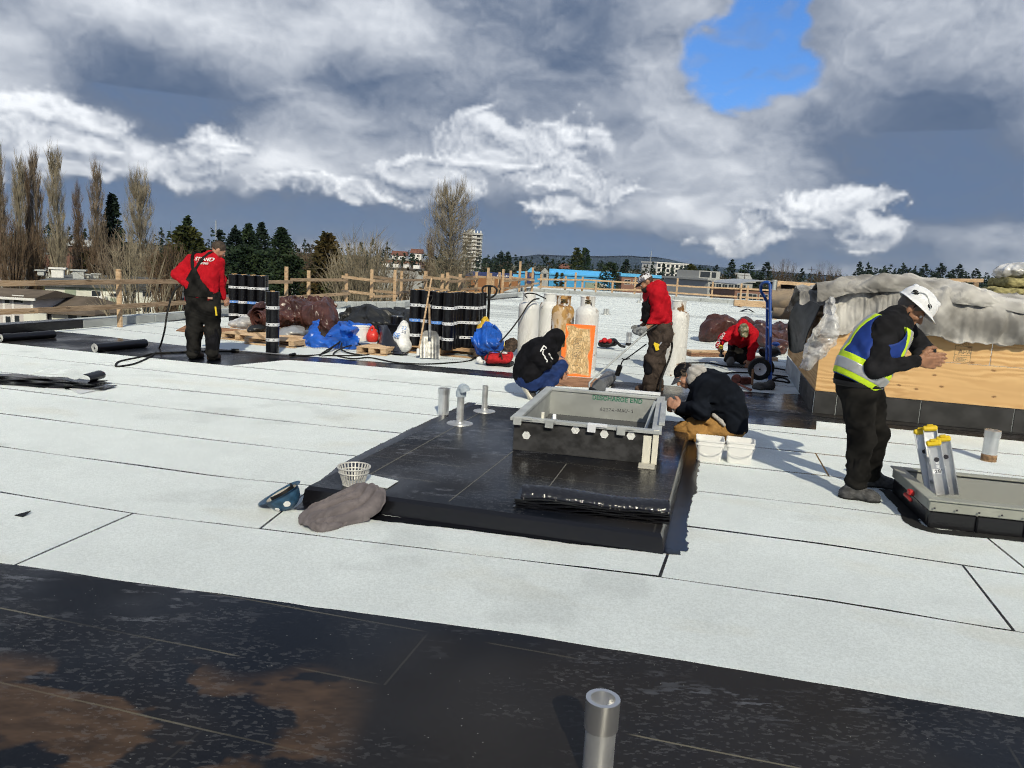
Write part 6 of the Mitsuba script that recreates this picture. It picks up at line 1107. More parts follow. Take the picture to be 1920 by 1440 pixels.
cf = hat_(0, .05, -.01); put(k, blob([ell(hat_(0, -.012, .012), (.108, .128, .130), hR), cap(nk, hat_(0, -.06, -.07), .105, .10), cap(hat_(-.06, .03, -.08), hat_(.06, .03, -.08), .06)], .009, .05, disp=creases(.008, .12, 92), cut=[ell(hat_(0, .12, -.025), (.068, .10, .095), hR)]), m_blackcloth, smooth=True, name='hood')
m_jean = mat('denim', tone((.012, .030, .115), .3, 14.0), .8, spec=.25); tr = torso(lv[:1]) + limb(hN, kN, aN, .112, .084, .066) + limb(hF, kF, aF, .11, .08, .066); put(k, blob(tr, .010, .05, disp=creases(.014, .15, 93)), m_jean, smooth=True, name='jeans')
m_sn = mat('shoe_black', (.02, .02, .022), .7); m_so = mat('sole_cream', (.62, .58, .50), .6); shoe(k, j(1022, 733, -.02), (.65, .3, 0), m_sn, m_so, tall=.03); shoe(k, j(997, 728, -.02), (.45, -.05, -.9), m_sn, m_so, up=(.75, .45, .5), tall=.03)
put(k, blob([cap(aF + A(0, 0, .05).ravel(), aF - A(0, 0, .02).ravel(), .05)], .008, .02), M_WHITE, smooth=True, name='sock')
rr_ = unit(A(.75, -.3, -.5).ravel())
for i, ch_ in enumerate('ROOF'): put(k, decal(ch_, .085, j(1016.5 + 3.6 * i, 661 + (6 + 1.2 * i) * i - 1.0 * i * i, -.2), (.80, -.25, -.45 - .1 * i), (.35, .1, .85), top_, lift=.016, reach=.4), M_WHITE, name='lettering')

# ---- the kneeling man in the black jacket
k = thing('person', 'person in a black jacket and dark cap kneeling at the equipment curb', 'person'); Y = 7.42
side = unit(A(-.06, -1, 0).ravel()); hd_ = j(1284, 703); hp, hR, hat_ = headprims(hd_, (-.70, -.16, -.66), (-.66, 0, .74)); nk = j(1302, 709)
lv = [(j(1370, 800), side, .10, .125), (j(1369, 778), side, .10, .125), (j(1361, 752), side, .10, .155), (j(1345, 731), side, .13, .155), (j(1325, 719), side, .14, .12), (j(1308, 713), side, .08, .085)]
shN, elN, wrN = j(1322, 728, -.20), j(1312, 768, -.24), j(1277, 766, -.08); shF, elF, wrF = j(1316, 726, .22), j(1295, 775, .26), j(1272, 768, .10)
hN, kN, aN = j(1362, 797, -.10), j(1280, 812, -.10), j(1362, 815, -.10); hF, kF, aF = j(1362, 797, .12), j(1282, 806, .14), j(1362, 812, .12)
hand = handprims(wrN, A(-.8, .1, .35).ravel(), A(-.2, .9, .2).ravel(), A(0, 0, 1).ravel(), .7) + handprims(wrF, A(-.75, -.2, .2).ravel(), A(-.2, -.9, .2).ravel(), A(0, 0, 1).ravel(), .7)
put(k, blob(hp + [cap(nk, hd_ - A(-.02, 0, .03).ravel(), .06, .058)] + torso([(c, s, w * .9, r - .03) for c, s, w, r in lv]) + limb(shN, elN, wrN, .05, .04, .03) + limb(shF, elF, wrF, .05, .04, .03) + limb(hN, kN, aN, .075, .055, .042) + limb(hF, kF, aF, .075, .055, .042) + hand, .0075, .025), M_SKIN, smooth=True, name='body')
m_jacket = mat('cloth_jacket', tone((.007, .009, .014), .3, 10.0), .9, spec=.08); top_ = torso(lv) + limb(shN, elN, wrN, .105, .085, .055) + limb(shF, elF, wrF, .10, .08, .055)
put(k, blob(top_, .010, .06, disp=creases(.024, .22, 101), clip=lambda X: j(1370, 806)[2] - X[:, 2]), m_jacket, smooth=True, name='jacket')
m_hoodg = mat('cloth_grey', tone((.36, .345, .33), .15, 20.0), .95, spec=.1); put(k, blob([cap(j(1301, 698, -.09), j(1301, 698, .09), .068), cap(j(1313, 696, -.08), j(1313, 696, .08), .06), cap(j(1297, 712, -.085), j(1297, 712, .085), .055)], .008, .04, disp=creases(.014, .10, 102)), m_hoodg, smooth=True, name='hood')
put(k, blob([cap(j(1338, 778, -.20), j(1352, 790, -.21), .02), cap(j(1352, 790, -.21), j(1358, 797, -.22), .016)], .007, .02), m_hoodg, smooth=True, name='hem')
m_tan = mat('cloth_tan', tone((.30, .165, .055), .18, 9.0), .85, spec=.15); tr = torso(lv[:1]) + [cap(hN, kN, .115, .085), cap(kN, aN, .075, .07), cap(hF, kF, .11, .085), cap(kF, aF, .075, .07), cap(j(1330, 790, -.1), j(1290, 803, -.1), .08, .07)]
put(k, blob(tr, .009, .045, disp=creases(.024, .15, 103), clip=lambda X: -X[:, 2] + .004), m_tan, smooth=True, name='trousers')
capshape(k, hR, hat_, m_blackcloth, mb=mat('brim_dark', (.05, .05, .055), .7)); hair(k, hR, hat_, low=-.055); eyes(k, hat_)
for d_ in (-.1, .12): shoe(k, j(1372, 814, d_), (.25, .0, -1), mat('boot_worn', tone((.05, .045, .04), .6, 25.0), .7) if 'm_boot_worn' not in scene else 'm_boot_worn', up=(-1, 0, .0), tall=.06)
t_ = thing('hand_roller', 'small tool in the fingers of the kneeling man', 'tool'); put(t_, beam(j(1266, 764, -.02), j(1271, 748, .0), .02, .02), M_BLACK, name='handle'); put(t_, cyl(j(1263, 768, -.05), j(1263, 768, .03), .02), M_WHITE, smooth=40, name='roller')

# ---- the crouching man in the camouflage cap
k = thing('person', 'person in a red top and camouflage cap kneeling with a yellow drill', 'person'); Y = 14.1
side = unit(A(1, .12, 0).ravel()); hd_ = j(1394, 619, -.35); hp, hR, hat_ = headprims(hd_, (.08, -.62, -.78), (0, -.75, .62)); nk = j(1394, 616, -.2)
lv = [(j(1390, 651, .32), side, .09, .135), (j(1390, 642, .28), side, .09, .135), (j(1391, 634, .16), side, .10, .14), (j(1392, 627, .0), side, .13, .14), (j(1393, 622, -.12), side, .14, .11)]
shN, elN, wrN = j(1373, 623, -.1), j(1356, 634, -.2), j(1347, 648, -.32); shF, elF, wrF = j(1411, 628, -.1), j(1412, 652, -.2), j(1406, 674, -.3)
hN, kN, aN = j(1378, 652, .25), j(1368, 673, -.12), j(1372, 676, .35); hF, kF, aF = j(1400, 652, .25), j(1391, 672, -.05), j(1394, 676, .4)
hand = handprims(wrN, A(.2, -.3, -.9).ravel(), A(.9, 0, 0).ravel(), A(0, -1, 0).ravel(), .9) + handprims(wrF, A(-.3, -.3, -.9).ravel(), A(0, .9, -.3).ravel(), A(-1, 0, 0).ravel(), .4)
put(k, blob(hp + [cap(nk, hd_, .06, .058)] + torso([(c, s, w * .9, r - .03) for c, s, w, r in lv]) + limb(shN, elN, wrN, .05, .04, .03) + limb(shF, elF, wrF, .05, .04, .03) + limb(hN, kN, aN, .075, .055, .042) + limb(hF, kF, aF, .075, .055, .042) + hand, .009, .025), M_SKIN2, smooth=True, name='body')
top_ = torso(lv) + limb(shN, elN, wrN, .09, .078, .055) + limb(shF, elF, wrF, .09, .075, .06)
put(k, blob(top_, .012, .06, disp=creases(.02, .17, 111)), m_redcloth, smooth=True, name='hoodie'); put(k, blob([cap(j(1383, 614, -.22), j(1394, 604, -.15), .06), cap(j(1394, 604, -.15), j(1405, 614, -.22), .06), cap(j(1405, 614, -.22), j(1407, 624, -.3), .05), cap(j(1383, 614, -.22), j(1381, 626, -.3), .05)], .010, .04, disp=creases(.012, .1, 112)), m_redcloth, smooth=True, name='hood')
tr = torso(lv[:2]) + [cap(hN, kN, .115, .09), cap(kN, aN, .085, .07), cap(hF, kF, .115, .09), cap(kF, aF, .085, .07)]; put(k, blob(tr, .012, .05, disp=creases(.018, .16, 113), clip=lambda X: -X[:, 2] + .004), m_overall, smooth=True, name='trousers')
put(k, blob([ell(kN + A(0, -.07, -.04).ravel(), (.075, .05, .10))], .010, .0, clip=lambda X: -X[:, 2] + .004), mat('pad_grey', (.10, .10, .10), .35), smooth=True, name='knee_pad')
capshape(k, hR, hat_, mat('camouflage', mikit.proc(lambda p, n, uv: mix(mix(C3(.20, .18, .11), C3(.07, .08, .04), smoothstep(.48, .54, noise(p.x * 22, p.y * 22, p.z * 22))), C3(.34, .31, .24), smoothstep(.64, .70, noise(p.x * 30 + 9, p.y * 30, p.z * 30)))), .85)); eyes(k, hat_)
for d_, x in ((.40, 1372), (.45, 1394)): shoe(k, j(x, 675, d_), (0, .3, -1), m_blackcloth, up=(0, -1, .1), tall=.05)
put(k, decal('ROOFING', .055, j(1350, 640, -.3), (.55, 0, .85), (-.85, 0, .5), top_, lift=.02, reach=.4), M_WHITE, name='lettering')
t_ = thing('cordless_drill', 'yellow and black cordless drill in the hand of the man in the camouflage cap', 'drill'); put(t_, xf(blob([cap(A(0, -.02, .05).ravel(), A(0, .10, .05).ravel(), .030), cap(A(0, .0, .02).ravel(), A(0, .01, .03).ravel(), .024)], .006, .02), None, j(1352, 655, -.42)), 'm_yellow_plastic', smooth=True, name='body'); put(t_, [beam(j(1352, 652, -.42), j(1352.5, 664, -.42), .035, .04), xf(box(.07, .11, .05, .008), None, j(1353, 667, -.42)), cyl(j(1352, 650, -.44), j(1352, 651, -.60), .014)], M_BLACK, name='grip')

# ---- the man in the white helmet
k = thing('person', 'person in a white hard hat and blue hi-vis vest with hands together', 'person'); Y = 5.66
fwd = unit(A(.88, -.47, 0).ravel()); side = unit(A(-.47, -.88, 0).ravel()); hd_ = j(1709, 580); hp, hR, hat_ = headprims(hd_, (.70, -.30, -.62), (.45, -.1, .85), 1.0); nk = j(1688, 590)
lv = [(j(1612, 722), side, .095, .135), (j(1612, 704), side, .10, .14), (j(1622, 682), side, .095, .145), (j(1642, 652), side, .11, .15), (j(1664, 622), side, .14, .135), (j(1680, 603), side, .08, .085)]
shN, elN, wrN = j(1657, 618, -.19), j(1645, 690, -.27), j(1716, 677, -.22); shF, elF, wrF = j(1694, 612, .17), j(1734, 662, .22), j(1722, 668, -.10)
hN, kN, aN = j(1608, 735, -.09), j(1615, 822, -.07), j(1605, 905, -.02); hF, kF, aF = j(1626, 735, .13), j(1641, 812, .20), j(1632, 885, .32)
hand = handprims(wrN, A(1, .02, -.03).ravel(), A(.0, .9, .25).ravel(), A(.2, 0, 1).ravel(), .10, .15, 1.06, .3) + handprims(wrF, A(1, -.05, -.10).ravel(), A(-.1, -.9, .1).ravel(), A(.1, 0, 1).ravel(), .16, .2, 1.06, .0)
core = torso([(c, s, w * .9, r - .03) for c, s, w, r in lv])
put(k, blob(hp + [cap(nk, hd_ - A(.02, 0, .03).ravel(), .062, .06)] + core + limb(shN, elN, wrN, .05, .042, .030) + limb(shF, elF, wrF, .05, .042, .03) + limb(hN, kN, aN, .08, .058, .044) + limb(hF, kF, aF, .08, .058, .044) + hand, .0058, .018), M_SKIN2, smooth=True, name='body')
m_sw = mat('cloth_sweater', tone((.014, .014, .016), .3, 15.0), .9, spec=.08); top_ = torso(lv) + limb(shN, elN, wrN, .085, .072, .046) + limb(shF, elF, wrF, .082, .07, .046) + [cap(nk - A(.02, 0, .05).ravel(), nk, .078, .07)]
put(k, blob(top_, .009, .05, disp=creases(.014, .15, 121), clip=lambda X: lv[1][0][2] - X[:, 2]), m_sw, smooth=True, name='sweater')
ax_ = unit(lv[4][0] - lv[1][0]); La = float((lv[4][0] - lv[1][0]) @ ax_); o_ = lv[1][0]; fv2 = unit(np.cross(side, ax_)); fv2 = fv2 if fv2 @ fwd > 0 else -fv2
def vest_clip(X):
    t = (X - o_) @ ax_; s = (X - o_) @ side; f = (X - o_) @ fv2
    arm = np.minimum(np.linalg.norm(np.stack([t - La * .95, f + .0], -1), axis=-1) - .115, 9); arm = np.where(np.abs(s) > .125, -arm, -9.0)
    neck = np.maximum(np.abs(s) - (.065 + .0 * t), -(f - .02)); nk_ = np.where(t > La * .2, .055 - np.abs(s) - 0 * t, -9); nk_ = np.where(f > .03, nk_, -9)
    return np.maximum.reduce([-t - .075, t - La * 1.14, arm, nk_])
vp = torso(lv[1:]); vd = creases(.010, .17, 122)
m_vest = mat('vest_blue', tone((.010, .035, .20), .2, 10.0), .6, spec=.3); m_hiv = mat('vest_yellow', (.50, .70, .015), .55); m_refl = mat('reflective', (.42, .43, .44), .35, .4)
put(k, blob(vp, .008, .05, grow=.024, disp=vd, clip=vest_clip), m_vest, smooth=True, name='vest')
def band(lo_, hi_, grow, m, nm, fn=None):
    put(k, blob(vp, .0065, .05, grow=grow, disp=vd, clip=lambda X: np.maximum(np.maximum(vest_clip(X), .0), (fn or (lambda X: np.maximum(lo_ - (X - o_) @ ax_, (X - o_) @ ax_ - hi_)))(X)) if False else np.maximum(vest_clip(X), (fn or (lambda X: np.maximum(lo_ - (X - o_) @ ax_, (X - o_) @ ax_ - hi_)))(X))), m, smooth=True, name=nm)
band(-.070, .095, .0285, m_hiv, 'yellow_band'); band(-.028, .052, .0325, m_refl, 'reflective_band')
sb = lambda w: (lambda X: np.maximum(np.abs(np.abs((X - o_) @ side) - .098) - w, .09 - (X - o_) @ ax_))
band(0, 0, .0285, m_hiv, 'yellow_band', sb(.056)); band(0, 0, .0325, m_refl, 'reflective_band', sb(.025))
tr = torso(lv[:2]) + limb(hN, kN, aN, .120, .090, .072) + limb(hF, kF, aF, .116, .088, .072); m_trk = mat('cloth_trouser', tone((.009, .0085, .0085), .4, 8.0, (.018, .017, .016)), .9, spec=.08)
put(k, blob(tr, .009, .05, grow=.004, disp=creases(.015, .15, 123), clip=lambda X: X[:, 2] - lv[1][0][2] - .04), m_trk, smooth=True, name='trousers')
put(k, blob(torso([(c, s, w, r + .006) for c, s, w, r in lv[:2]]), .008, .05, grow=.012, clip=lambda X: np.abs(X[:, 2] - lv[1][0][2] + .045) - .02), M_BLACK, smooth=True, name='belt')
m_shoe = mat('shoe_grey', tone((.05, .05, .052), .5, 40.0), .7); shoe(k, A(*G(1598, 935)[:2], .09).ravel(), (.95, -.35, 0), m_shoe, tall=.03, L=.30); shoe(k, A(*G(1636, 912)[:2], .09).ravel(), (.9, -.2, 0), m_shoe, tall=.03, L=.30)
hair(k, hR, hat_, mat('hair_grey', (.12, .10, .085), .8), low=-.07); eyes(k, hat_)
# helmet
hc_ = hat_(0, .0, .052); Hm = hR; m_helm = mat('helmet_white', (.70, .71, .73), .22, clearcoat=.5); th = np.linspace(0, 2 * np.pi, 65); X = []
for t in np.linspace(.01, 1, 18):
    r = math.sin(t * math.pi / 2) ** .85; z = .122 * math.cos(t * math.pi / 2) ** .9 if t < 1 else 0; X.append([hc_ + Hm @ A(.118 * r * math.cos(a) * (1 + .012 * math.cos(6 * a) * (t < .8)), .140 * r * math.sin(a), z).ravel() for a in th])
for e in (.010, .030): X.append([hc_ + Hm @ A((.118 + e * .55) * math.cos(a), (.140 + e * .4 + 1.3 * e * max(0, math.sin(a)) ** 3) * math.sin(a), -.006 - e * .5).ravel() for a in th])
put(k, thick(np.array(X), .004), m_helm, smooth=True, name='helmet')
put(k, blob([cap(hc_ + Hm @ A(x, -.10, .075).ravel(), hc_ + Hm @ A(x, .09, .085).ravel(), .014) for x in (-.03, .03)] + [cap(hc_ + Hm @ A(0, -.1, .085).ravel(), hc_ + Hm @ A(0, .1, .09).ravel(), .022)], .006, .03), m_helm, smooth=True, name='ridge')
for sx in (-1, 1):
    for y_ in (-.075, .055): put(k, blob([ell(hc_ + Hm @ A(sx * .100, y_, .042 - .01 * (y_ > 0)).ravel(), (.014, .026, .017), Hm)], .004, 0), M_BLACK, smooth=True, name='vent')
    put(k, tube(np.array([hc_ + Hm @ A(sx * .108, -.10, .02).ravel(), hc_ + Hm @ A(sx * .110, -.02, .075).ravel(), hc_ + Hm @ A(sx * .112, .085, .022).ravel()]), .0035, 5, 6), M_GALV, smooth=True, name='vent_line')
    put(k, tube(np.array([hat_(sx * .083, -.005, .05), hat_(sx * .080, .0, -.04), hat_(sx * .045, .055, -.105), hat_(0, .075, -.118)]), .006, 6, 5), M_BLACK, smooth=True, name='chin_strap')
put(k, xf(lathe([(.0001, .003), (.019, .002), (.020, -.003)], 20), frame(fv2 * .8 - side * .2), lv[4][0] + fv2 * .172 - side * .02 - ax_ * .09), M_WHITE, smooth=40, name='badge')
put(k, tube(np.array([wrN + A(-.005, 0, .03).ravel(), wrN + A(-.005, -.035, 0).ravel(), wrN + A(-.005, 0, -.032).ravel(), wrN + A(-.005, .035, 0).ravel(), wrN + A(-.005, 0, .03).ravel()]), .006, 6, 5), M_INK, smooth=True, name='bracelet')

# ---------------------------------------------------------------- beyond the roof: trees
def bark(name, c): return mat(name, tone(c, .35, .8), .9, spec=.1)
M_BARK = bark('bark_grey', (.155, .125, .095)); M_BARK2 = bark('bark_brown', (.105, .075, .052)); M_BARK3 = bark('bark_pale', (.20, .175, .13)); M_TRUNK = bark('bark_dark', (.05, .038, .028))
def leafmat(name, c, c2): 
    d = {'type': 'principled', 'base_color': mikit.proc(lambda p, n, uv: mix(C3(*c), C3(*c2), smoothstep(.3, .7, fbm(p.x * .45, p.y * .45, p.z * .45, 3)))), 'roughness': .75, 'specular': .25}
    scene['m_' + name] = {'type': 'twosided', 'bsdf': d}; return 'm_' + name
M_CON = leafmat('needles', (.010, .024, .012), (.030, .050, .020)); M_CON2 = leafmat('needles_blue', (.008, .018, .013), (.020, .036, .022)); M_CON3 = leafmat('needles_olive', (.022, .032, .008), (.060, .065, .018)); M_WOOD = leafmat('wood_mass', (.040, .034, .022), (.095, .075, .052)); M_CONB = leafmat('needles_brown', (.025, .026, .008), (.085, .060, .022))
def segs_mesh(S, sides=3):
    """S: rows p0(3) p1(3) r0 r1 -> thin tapered prisms"""
    S = np.asarray(S, float); p0, p1 = S[:, :3], S[:, 3:6]; d = p1 - p0; d /= np.linalg.norm(d, axis=1, keepdims=True) + 1e-9
    a = np.cross(d, [.31, .2, .1]); a /= np.linalg.norm(a, axis=1, keepdims=True) + 1e-9; b = np.cross(d, a); an = np.arange(sides) * 2 * np.pi / sides
    off = np.cos(an)[None, :, None] * a[:, None] + np.sin(an)[None, :, None] * b[:, None]
    v = np.concatenate([p0[:, None] + off * S[:, 6, None, None], p1[:, None] + off * S[:, 7, None, None]], 1).reshape(-1, 3); o = np.arange(len(S))[:, None] * 2 * sides; f = []
    for i in range(sides): k2 = (i + 1) % sides; f += [np.hstack([o + i, o + k2, o + sides + k2]), np.hstack([o + i, o + sides + k2, o + sides + i])]
    return v, np.vstack(f)
def leaves(c, d, ln, w, rg):
    """diamond leaves: centre, direction, length, width"""
    n = len(c); s = rg.normal(size=(n, 3)); s -= d * (s * d).sum(1, keepdims=True); s /= np.linalg.norm(s, axis=1, keepdims=True) + 1e-9
    ln = np.broadcast_to(ln, n)[:, None]; w = np.broadcast_to(w, n)[:, None]
    v = np.stack([c - d * ln / 2, c + s * w / 2, c + d * ln / 2, c - s * w / 2], 1).reshape(-1, 3); o = np.arange(n)[:, None] * 4
    return v, np.vstack([o + [0, 1, 2], o + [0, 2, 3]])
def base_at(x, Y): p = P(x, 500, Y); return A(p[0], Y, GROUND).ravel()
def top_h(x, y, Y): return P(x, y, Y)[2] - GROUND
def poplar(x, y, wpx, Y, seed, label, group=None, lowf=.12, m=None, n1=90, name='poplar_tree'):
    rg = np.random.default_rng(seed); k = thing(name, label, 'tree', group); b = base_at(x, Y); h = top_h(x, y, Y); w = wpx * Y / F / 2; S = []; lean = rg.normal(0, .012, 2)
    ax_ = lambda z: b + np.array([lean[0] * z + .12 * math.sin(z * .35 + seed), lean[1] * z, z]); zs = np.linspace(0, h * .97, 12)
    tr = [np.r_[ax_(zs[i]), ax_(zs[i + 1]), .30 * (1 - zs[i] / h) + .04, .30 * (1 - zs[i + 1] / h) + .04] for i in range(11)]
    for i in range(n1):
        z = h * (lowf + (.93 - lowf) * rg.random() ** .9); prof = math.sin(math.pi * min(1, (z / h - lowf * .3) / (1.08 - lowf * .3)) ** .8) ** .7; a = rg.random() * 2 * math.pi; L = (2.2 + 3.2 * rg.random()) * h / 24 * (1.15 - .5 * z / h); rad = w * prof * (.45 + .6 * rg.random()); dr_ = np.array([math.cos(a), math.sin(a), 0]); p = ax_(z); pts = [p]
        for t in (.35, .7, 1.0): pts.append(p + dr_ * rad * t ** .65 + np.array([0, 0, L * t]) + rg.normal(0, .1, 3))
        for q, (u_, v_) in enumerate(zip(pts[:-1], pts[1:])): S.append(np.r_[u_, v_, .060 - .014 * q, .046 - .014 * q])
        for _ in range(9):
            t = rg.random(); u_ = lerp(pts[1], pts[3], t) if rg.random() < .8 else pts[2]; v_ = u_ + np.array([rg.normal(0, .28), rg.normal(0, .28), .8 + rg.random() * 1.5]); S.append(np.r_[u_, v_, .024, .008])
    put(k, segs_mesh(tr, 6), m or M_BARK, name='trunk'); put(k, segs_mesh(S), m or M_BARK, name='crown'); return k
PG = None
for i, (x, y, w, Y, lf, lab) in enumerate([(7, 288, 26, 118, .2, 'tall bare poplar at the left edge of the picture'), (38, 299, 26, 116, .2, 'second tall bare poplar from the left edge'), (54, 322, 20, 128, .2, 'slimmer bare poplar set back between the second and third tall ones'), (73, 292, 30, 120, .2, 'bare poplar third of the tall ones from the left'), (108, 300, 42, 112, .15, 'broad bare poplar at the right end of the tall left group'),
        (147, 358, 22, 150, .1, 'small slender bare poplar right of the tall left group'), (184, 325, 36, 120, .2, 'bare poplar with a dark conifer touching its right side'), (266, 336, 62, 118, .15, 'spreading bare poplar to the right of the dark narrow conifer'), (806, 452, 26, 175, .05, 'short bare poplar left of the big lone one')]): poplar(x, y, w, Y, 200 + i, lab, lowf=lf, n1=int(60 + w * 2.2), m=(M_BARK, M_BARK3, M_BARK2)[i % 3])
poplar(843, 358, 128, 140, 230, 'big lone bare poplar in front of the apartment tower', lowf=.05, n1=420, m=M_BARK3)
def fan_tree(x, y, wpx, Y, seed, label, m=None, n=120, base_y=None, spread=1.0, thin=1.0):
    rg = np.random.default_rng(seed); k = thing('bare_tree', label, 'tree'); b = base_at(x, Y); h = top_h(x, y, Y); w = wpx * Y / F / 2; S, tr = [], []; fork = h * .16
    for q in range(4):
        a = q * 1.6 + rg.random(); f_ = b + np.array([.3 * math.cos(a), .3 * math.sin(a), fork * (.8 + .3 * rg.random())]); tr.append(np.r_[b, f_, .28, .2])
        for i in range(n // 4):
            a2 = a + rg.normal(0, .8); rr = w * (rg.random() ** .55) * spread; zz = (h - f_[2] + b[2]) * (.55 + .45 * math.sqrt(max(0, 1 - (rr / w) ** 2))) * (.85 + .15 * rg.random()); e = f_ + np.array([rr * math.cos(a2), rr * math.sin(a2), zz - 0]); m_ = lerp(f_, e, .5) + np.array([0, 0, -.05 * rr]) + rg.normal(0, .25, 3); st = lerp(f_, b, .5 * rg.random())
            S += [np.r_[st, m_, .085 * thin, .055 * thin], np.r_[m_, e, .055 * thin, .018 * thin]]
            for _ in range(10):
                t = .2 + .8 * rg.random(); u_ = lerp(st, m_, t) if rg.random() < .35 else lerp(m_, e, t); dd = unit(e - st) + rg.normal(0, .45, 3); S.append(np.r_[u_, u_ + unit(dd) * (.7 + 1.6 * rg.random()), .026 * thin, .008])
    put(k, segs_mesh(tr, 6), m or M_BARK, name='trunk'); put(k, segs_mesh(S), m or M_BARK, name='crown'); return k
for i, (x, y, w, Y, n, m, lab) in enumerate([(252, 428, 150, 62, 34, M_BARK3, 'broad bare pale tree rising behind the near guard rail post'), (318, 448, 80, 80, 90, M_BARK2, 'brown bare tree left of the man in overalls'), (682, 432, 150, 75, 150, M_BARK3, 'wide bare fan shaped tree in the middle distance left of the big poplar'), (20, 400, 60, 110, 70, M_BARK2, 'low brown bare tree under the leftmost poplars'), (62, 420, 60, 115, 60, M_BARK2, 'brown bare tree under the second pair of poplars'), (120, 432, 70, 120, 60, M_BARK, 'bare tree beneath the broad left poplar'), (165, 440, 60, 118, 60, M_BARK2, 'low brown tree beneath the slender poplar'), (215, 435, 60, 105, 60, M_BARK, 'greyish bare tree below the narrow dark conifer'), (577, 450, 60, 130, 60, M_BARK2, 'bare brown tree right of the dark conifer group'), (760, 490, 50, 170, 50, M_BARK2, 'small bare tree left of the short poplar'),
        (1472, 484, 62, 260, 90, M_BARK2, 'left of two bare brown trees beyond the upper boards'), (1552, 489, 66, 280, 90, M_BARK2, 'right of two bare brown trees beyond the upper boards'), (1192, 503, 24, 300, 40, M_BARK2, 'small reddish bare tree behind the pale cap')]): fan_tree(x, y, w, Y, 300 + i, lab, m, n)
def conifer(x, y, wpx, Y, seed, label, m=None, n=900, shape=1.0, base=.08, group=None, size=1.0, up=-.25):
    """shape 1 = cone, below 1 rounder"""
    rg = np.random.default_rng(seed); k = thing('conifer_tree', label, 'tree', group); b = base_at(x, Y); h = top_h(x, y, Y); shape = shape + .05 if shape > .55 else shape; w = wpx * Y / F / 2 * (2.0 if shape > .55 else 1.15); n = int(n * 1.7); nb = n // 11; C_, D_ = [], []
    for i in range(nb):
        t = rg.random() ** .85; t = base + (1 - base) * t * .985; rad = w * (1 - t) ** shape * (1.0 if shape >= .9 else min(1, (t / .25 + .3))) * (.72 + .42 * rg.random()) + .12; a = rg.random() * 2 * math.pi; d = np.array([math.cos(a), math.sin(a), up + .5 * t]); s0 = b + np.array([0, 0, h * t])
        q = .25 + .75 * rg.random(11) ** .7; C_.append(s0 + d * (rad * q)[:, None] + rg.normal(0, .05 * rad + .08, (11, 3))); dd = d[None] + rg.normal(0, .45, (11, 3)); D_.append(dd / np.linalg.norm(dd, axis=1, keepdims=True))
    C_, D_ = np.vstack(C_), np.vstack(D_); sz = (.30 + .055 * h * .5) * size * rg.uniform(.7, 1.4, len(C_)); tip = np.array([[0, 0, h * .965]]) + b
    C_ = np.vstack([C_, tip, tip - [0, 0, .4]]); D_ = np.vstack([D_, [[0, 0, 1.0], [.1, 0, 1.0]]]); sz = np.r_[sz, .09 * h, .07 * h]
    put(k, leaves(C_, D_, sz, sz * .42, rg), m or M_CON, name='crown'); put(k, segs_mesh([np.r_[b, b + [0, 0, h * .9], .012 * h + .05, .03]], 6), M_TRUNK, name='trunk'); return k
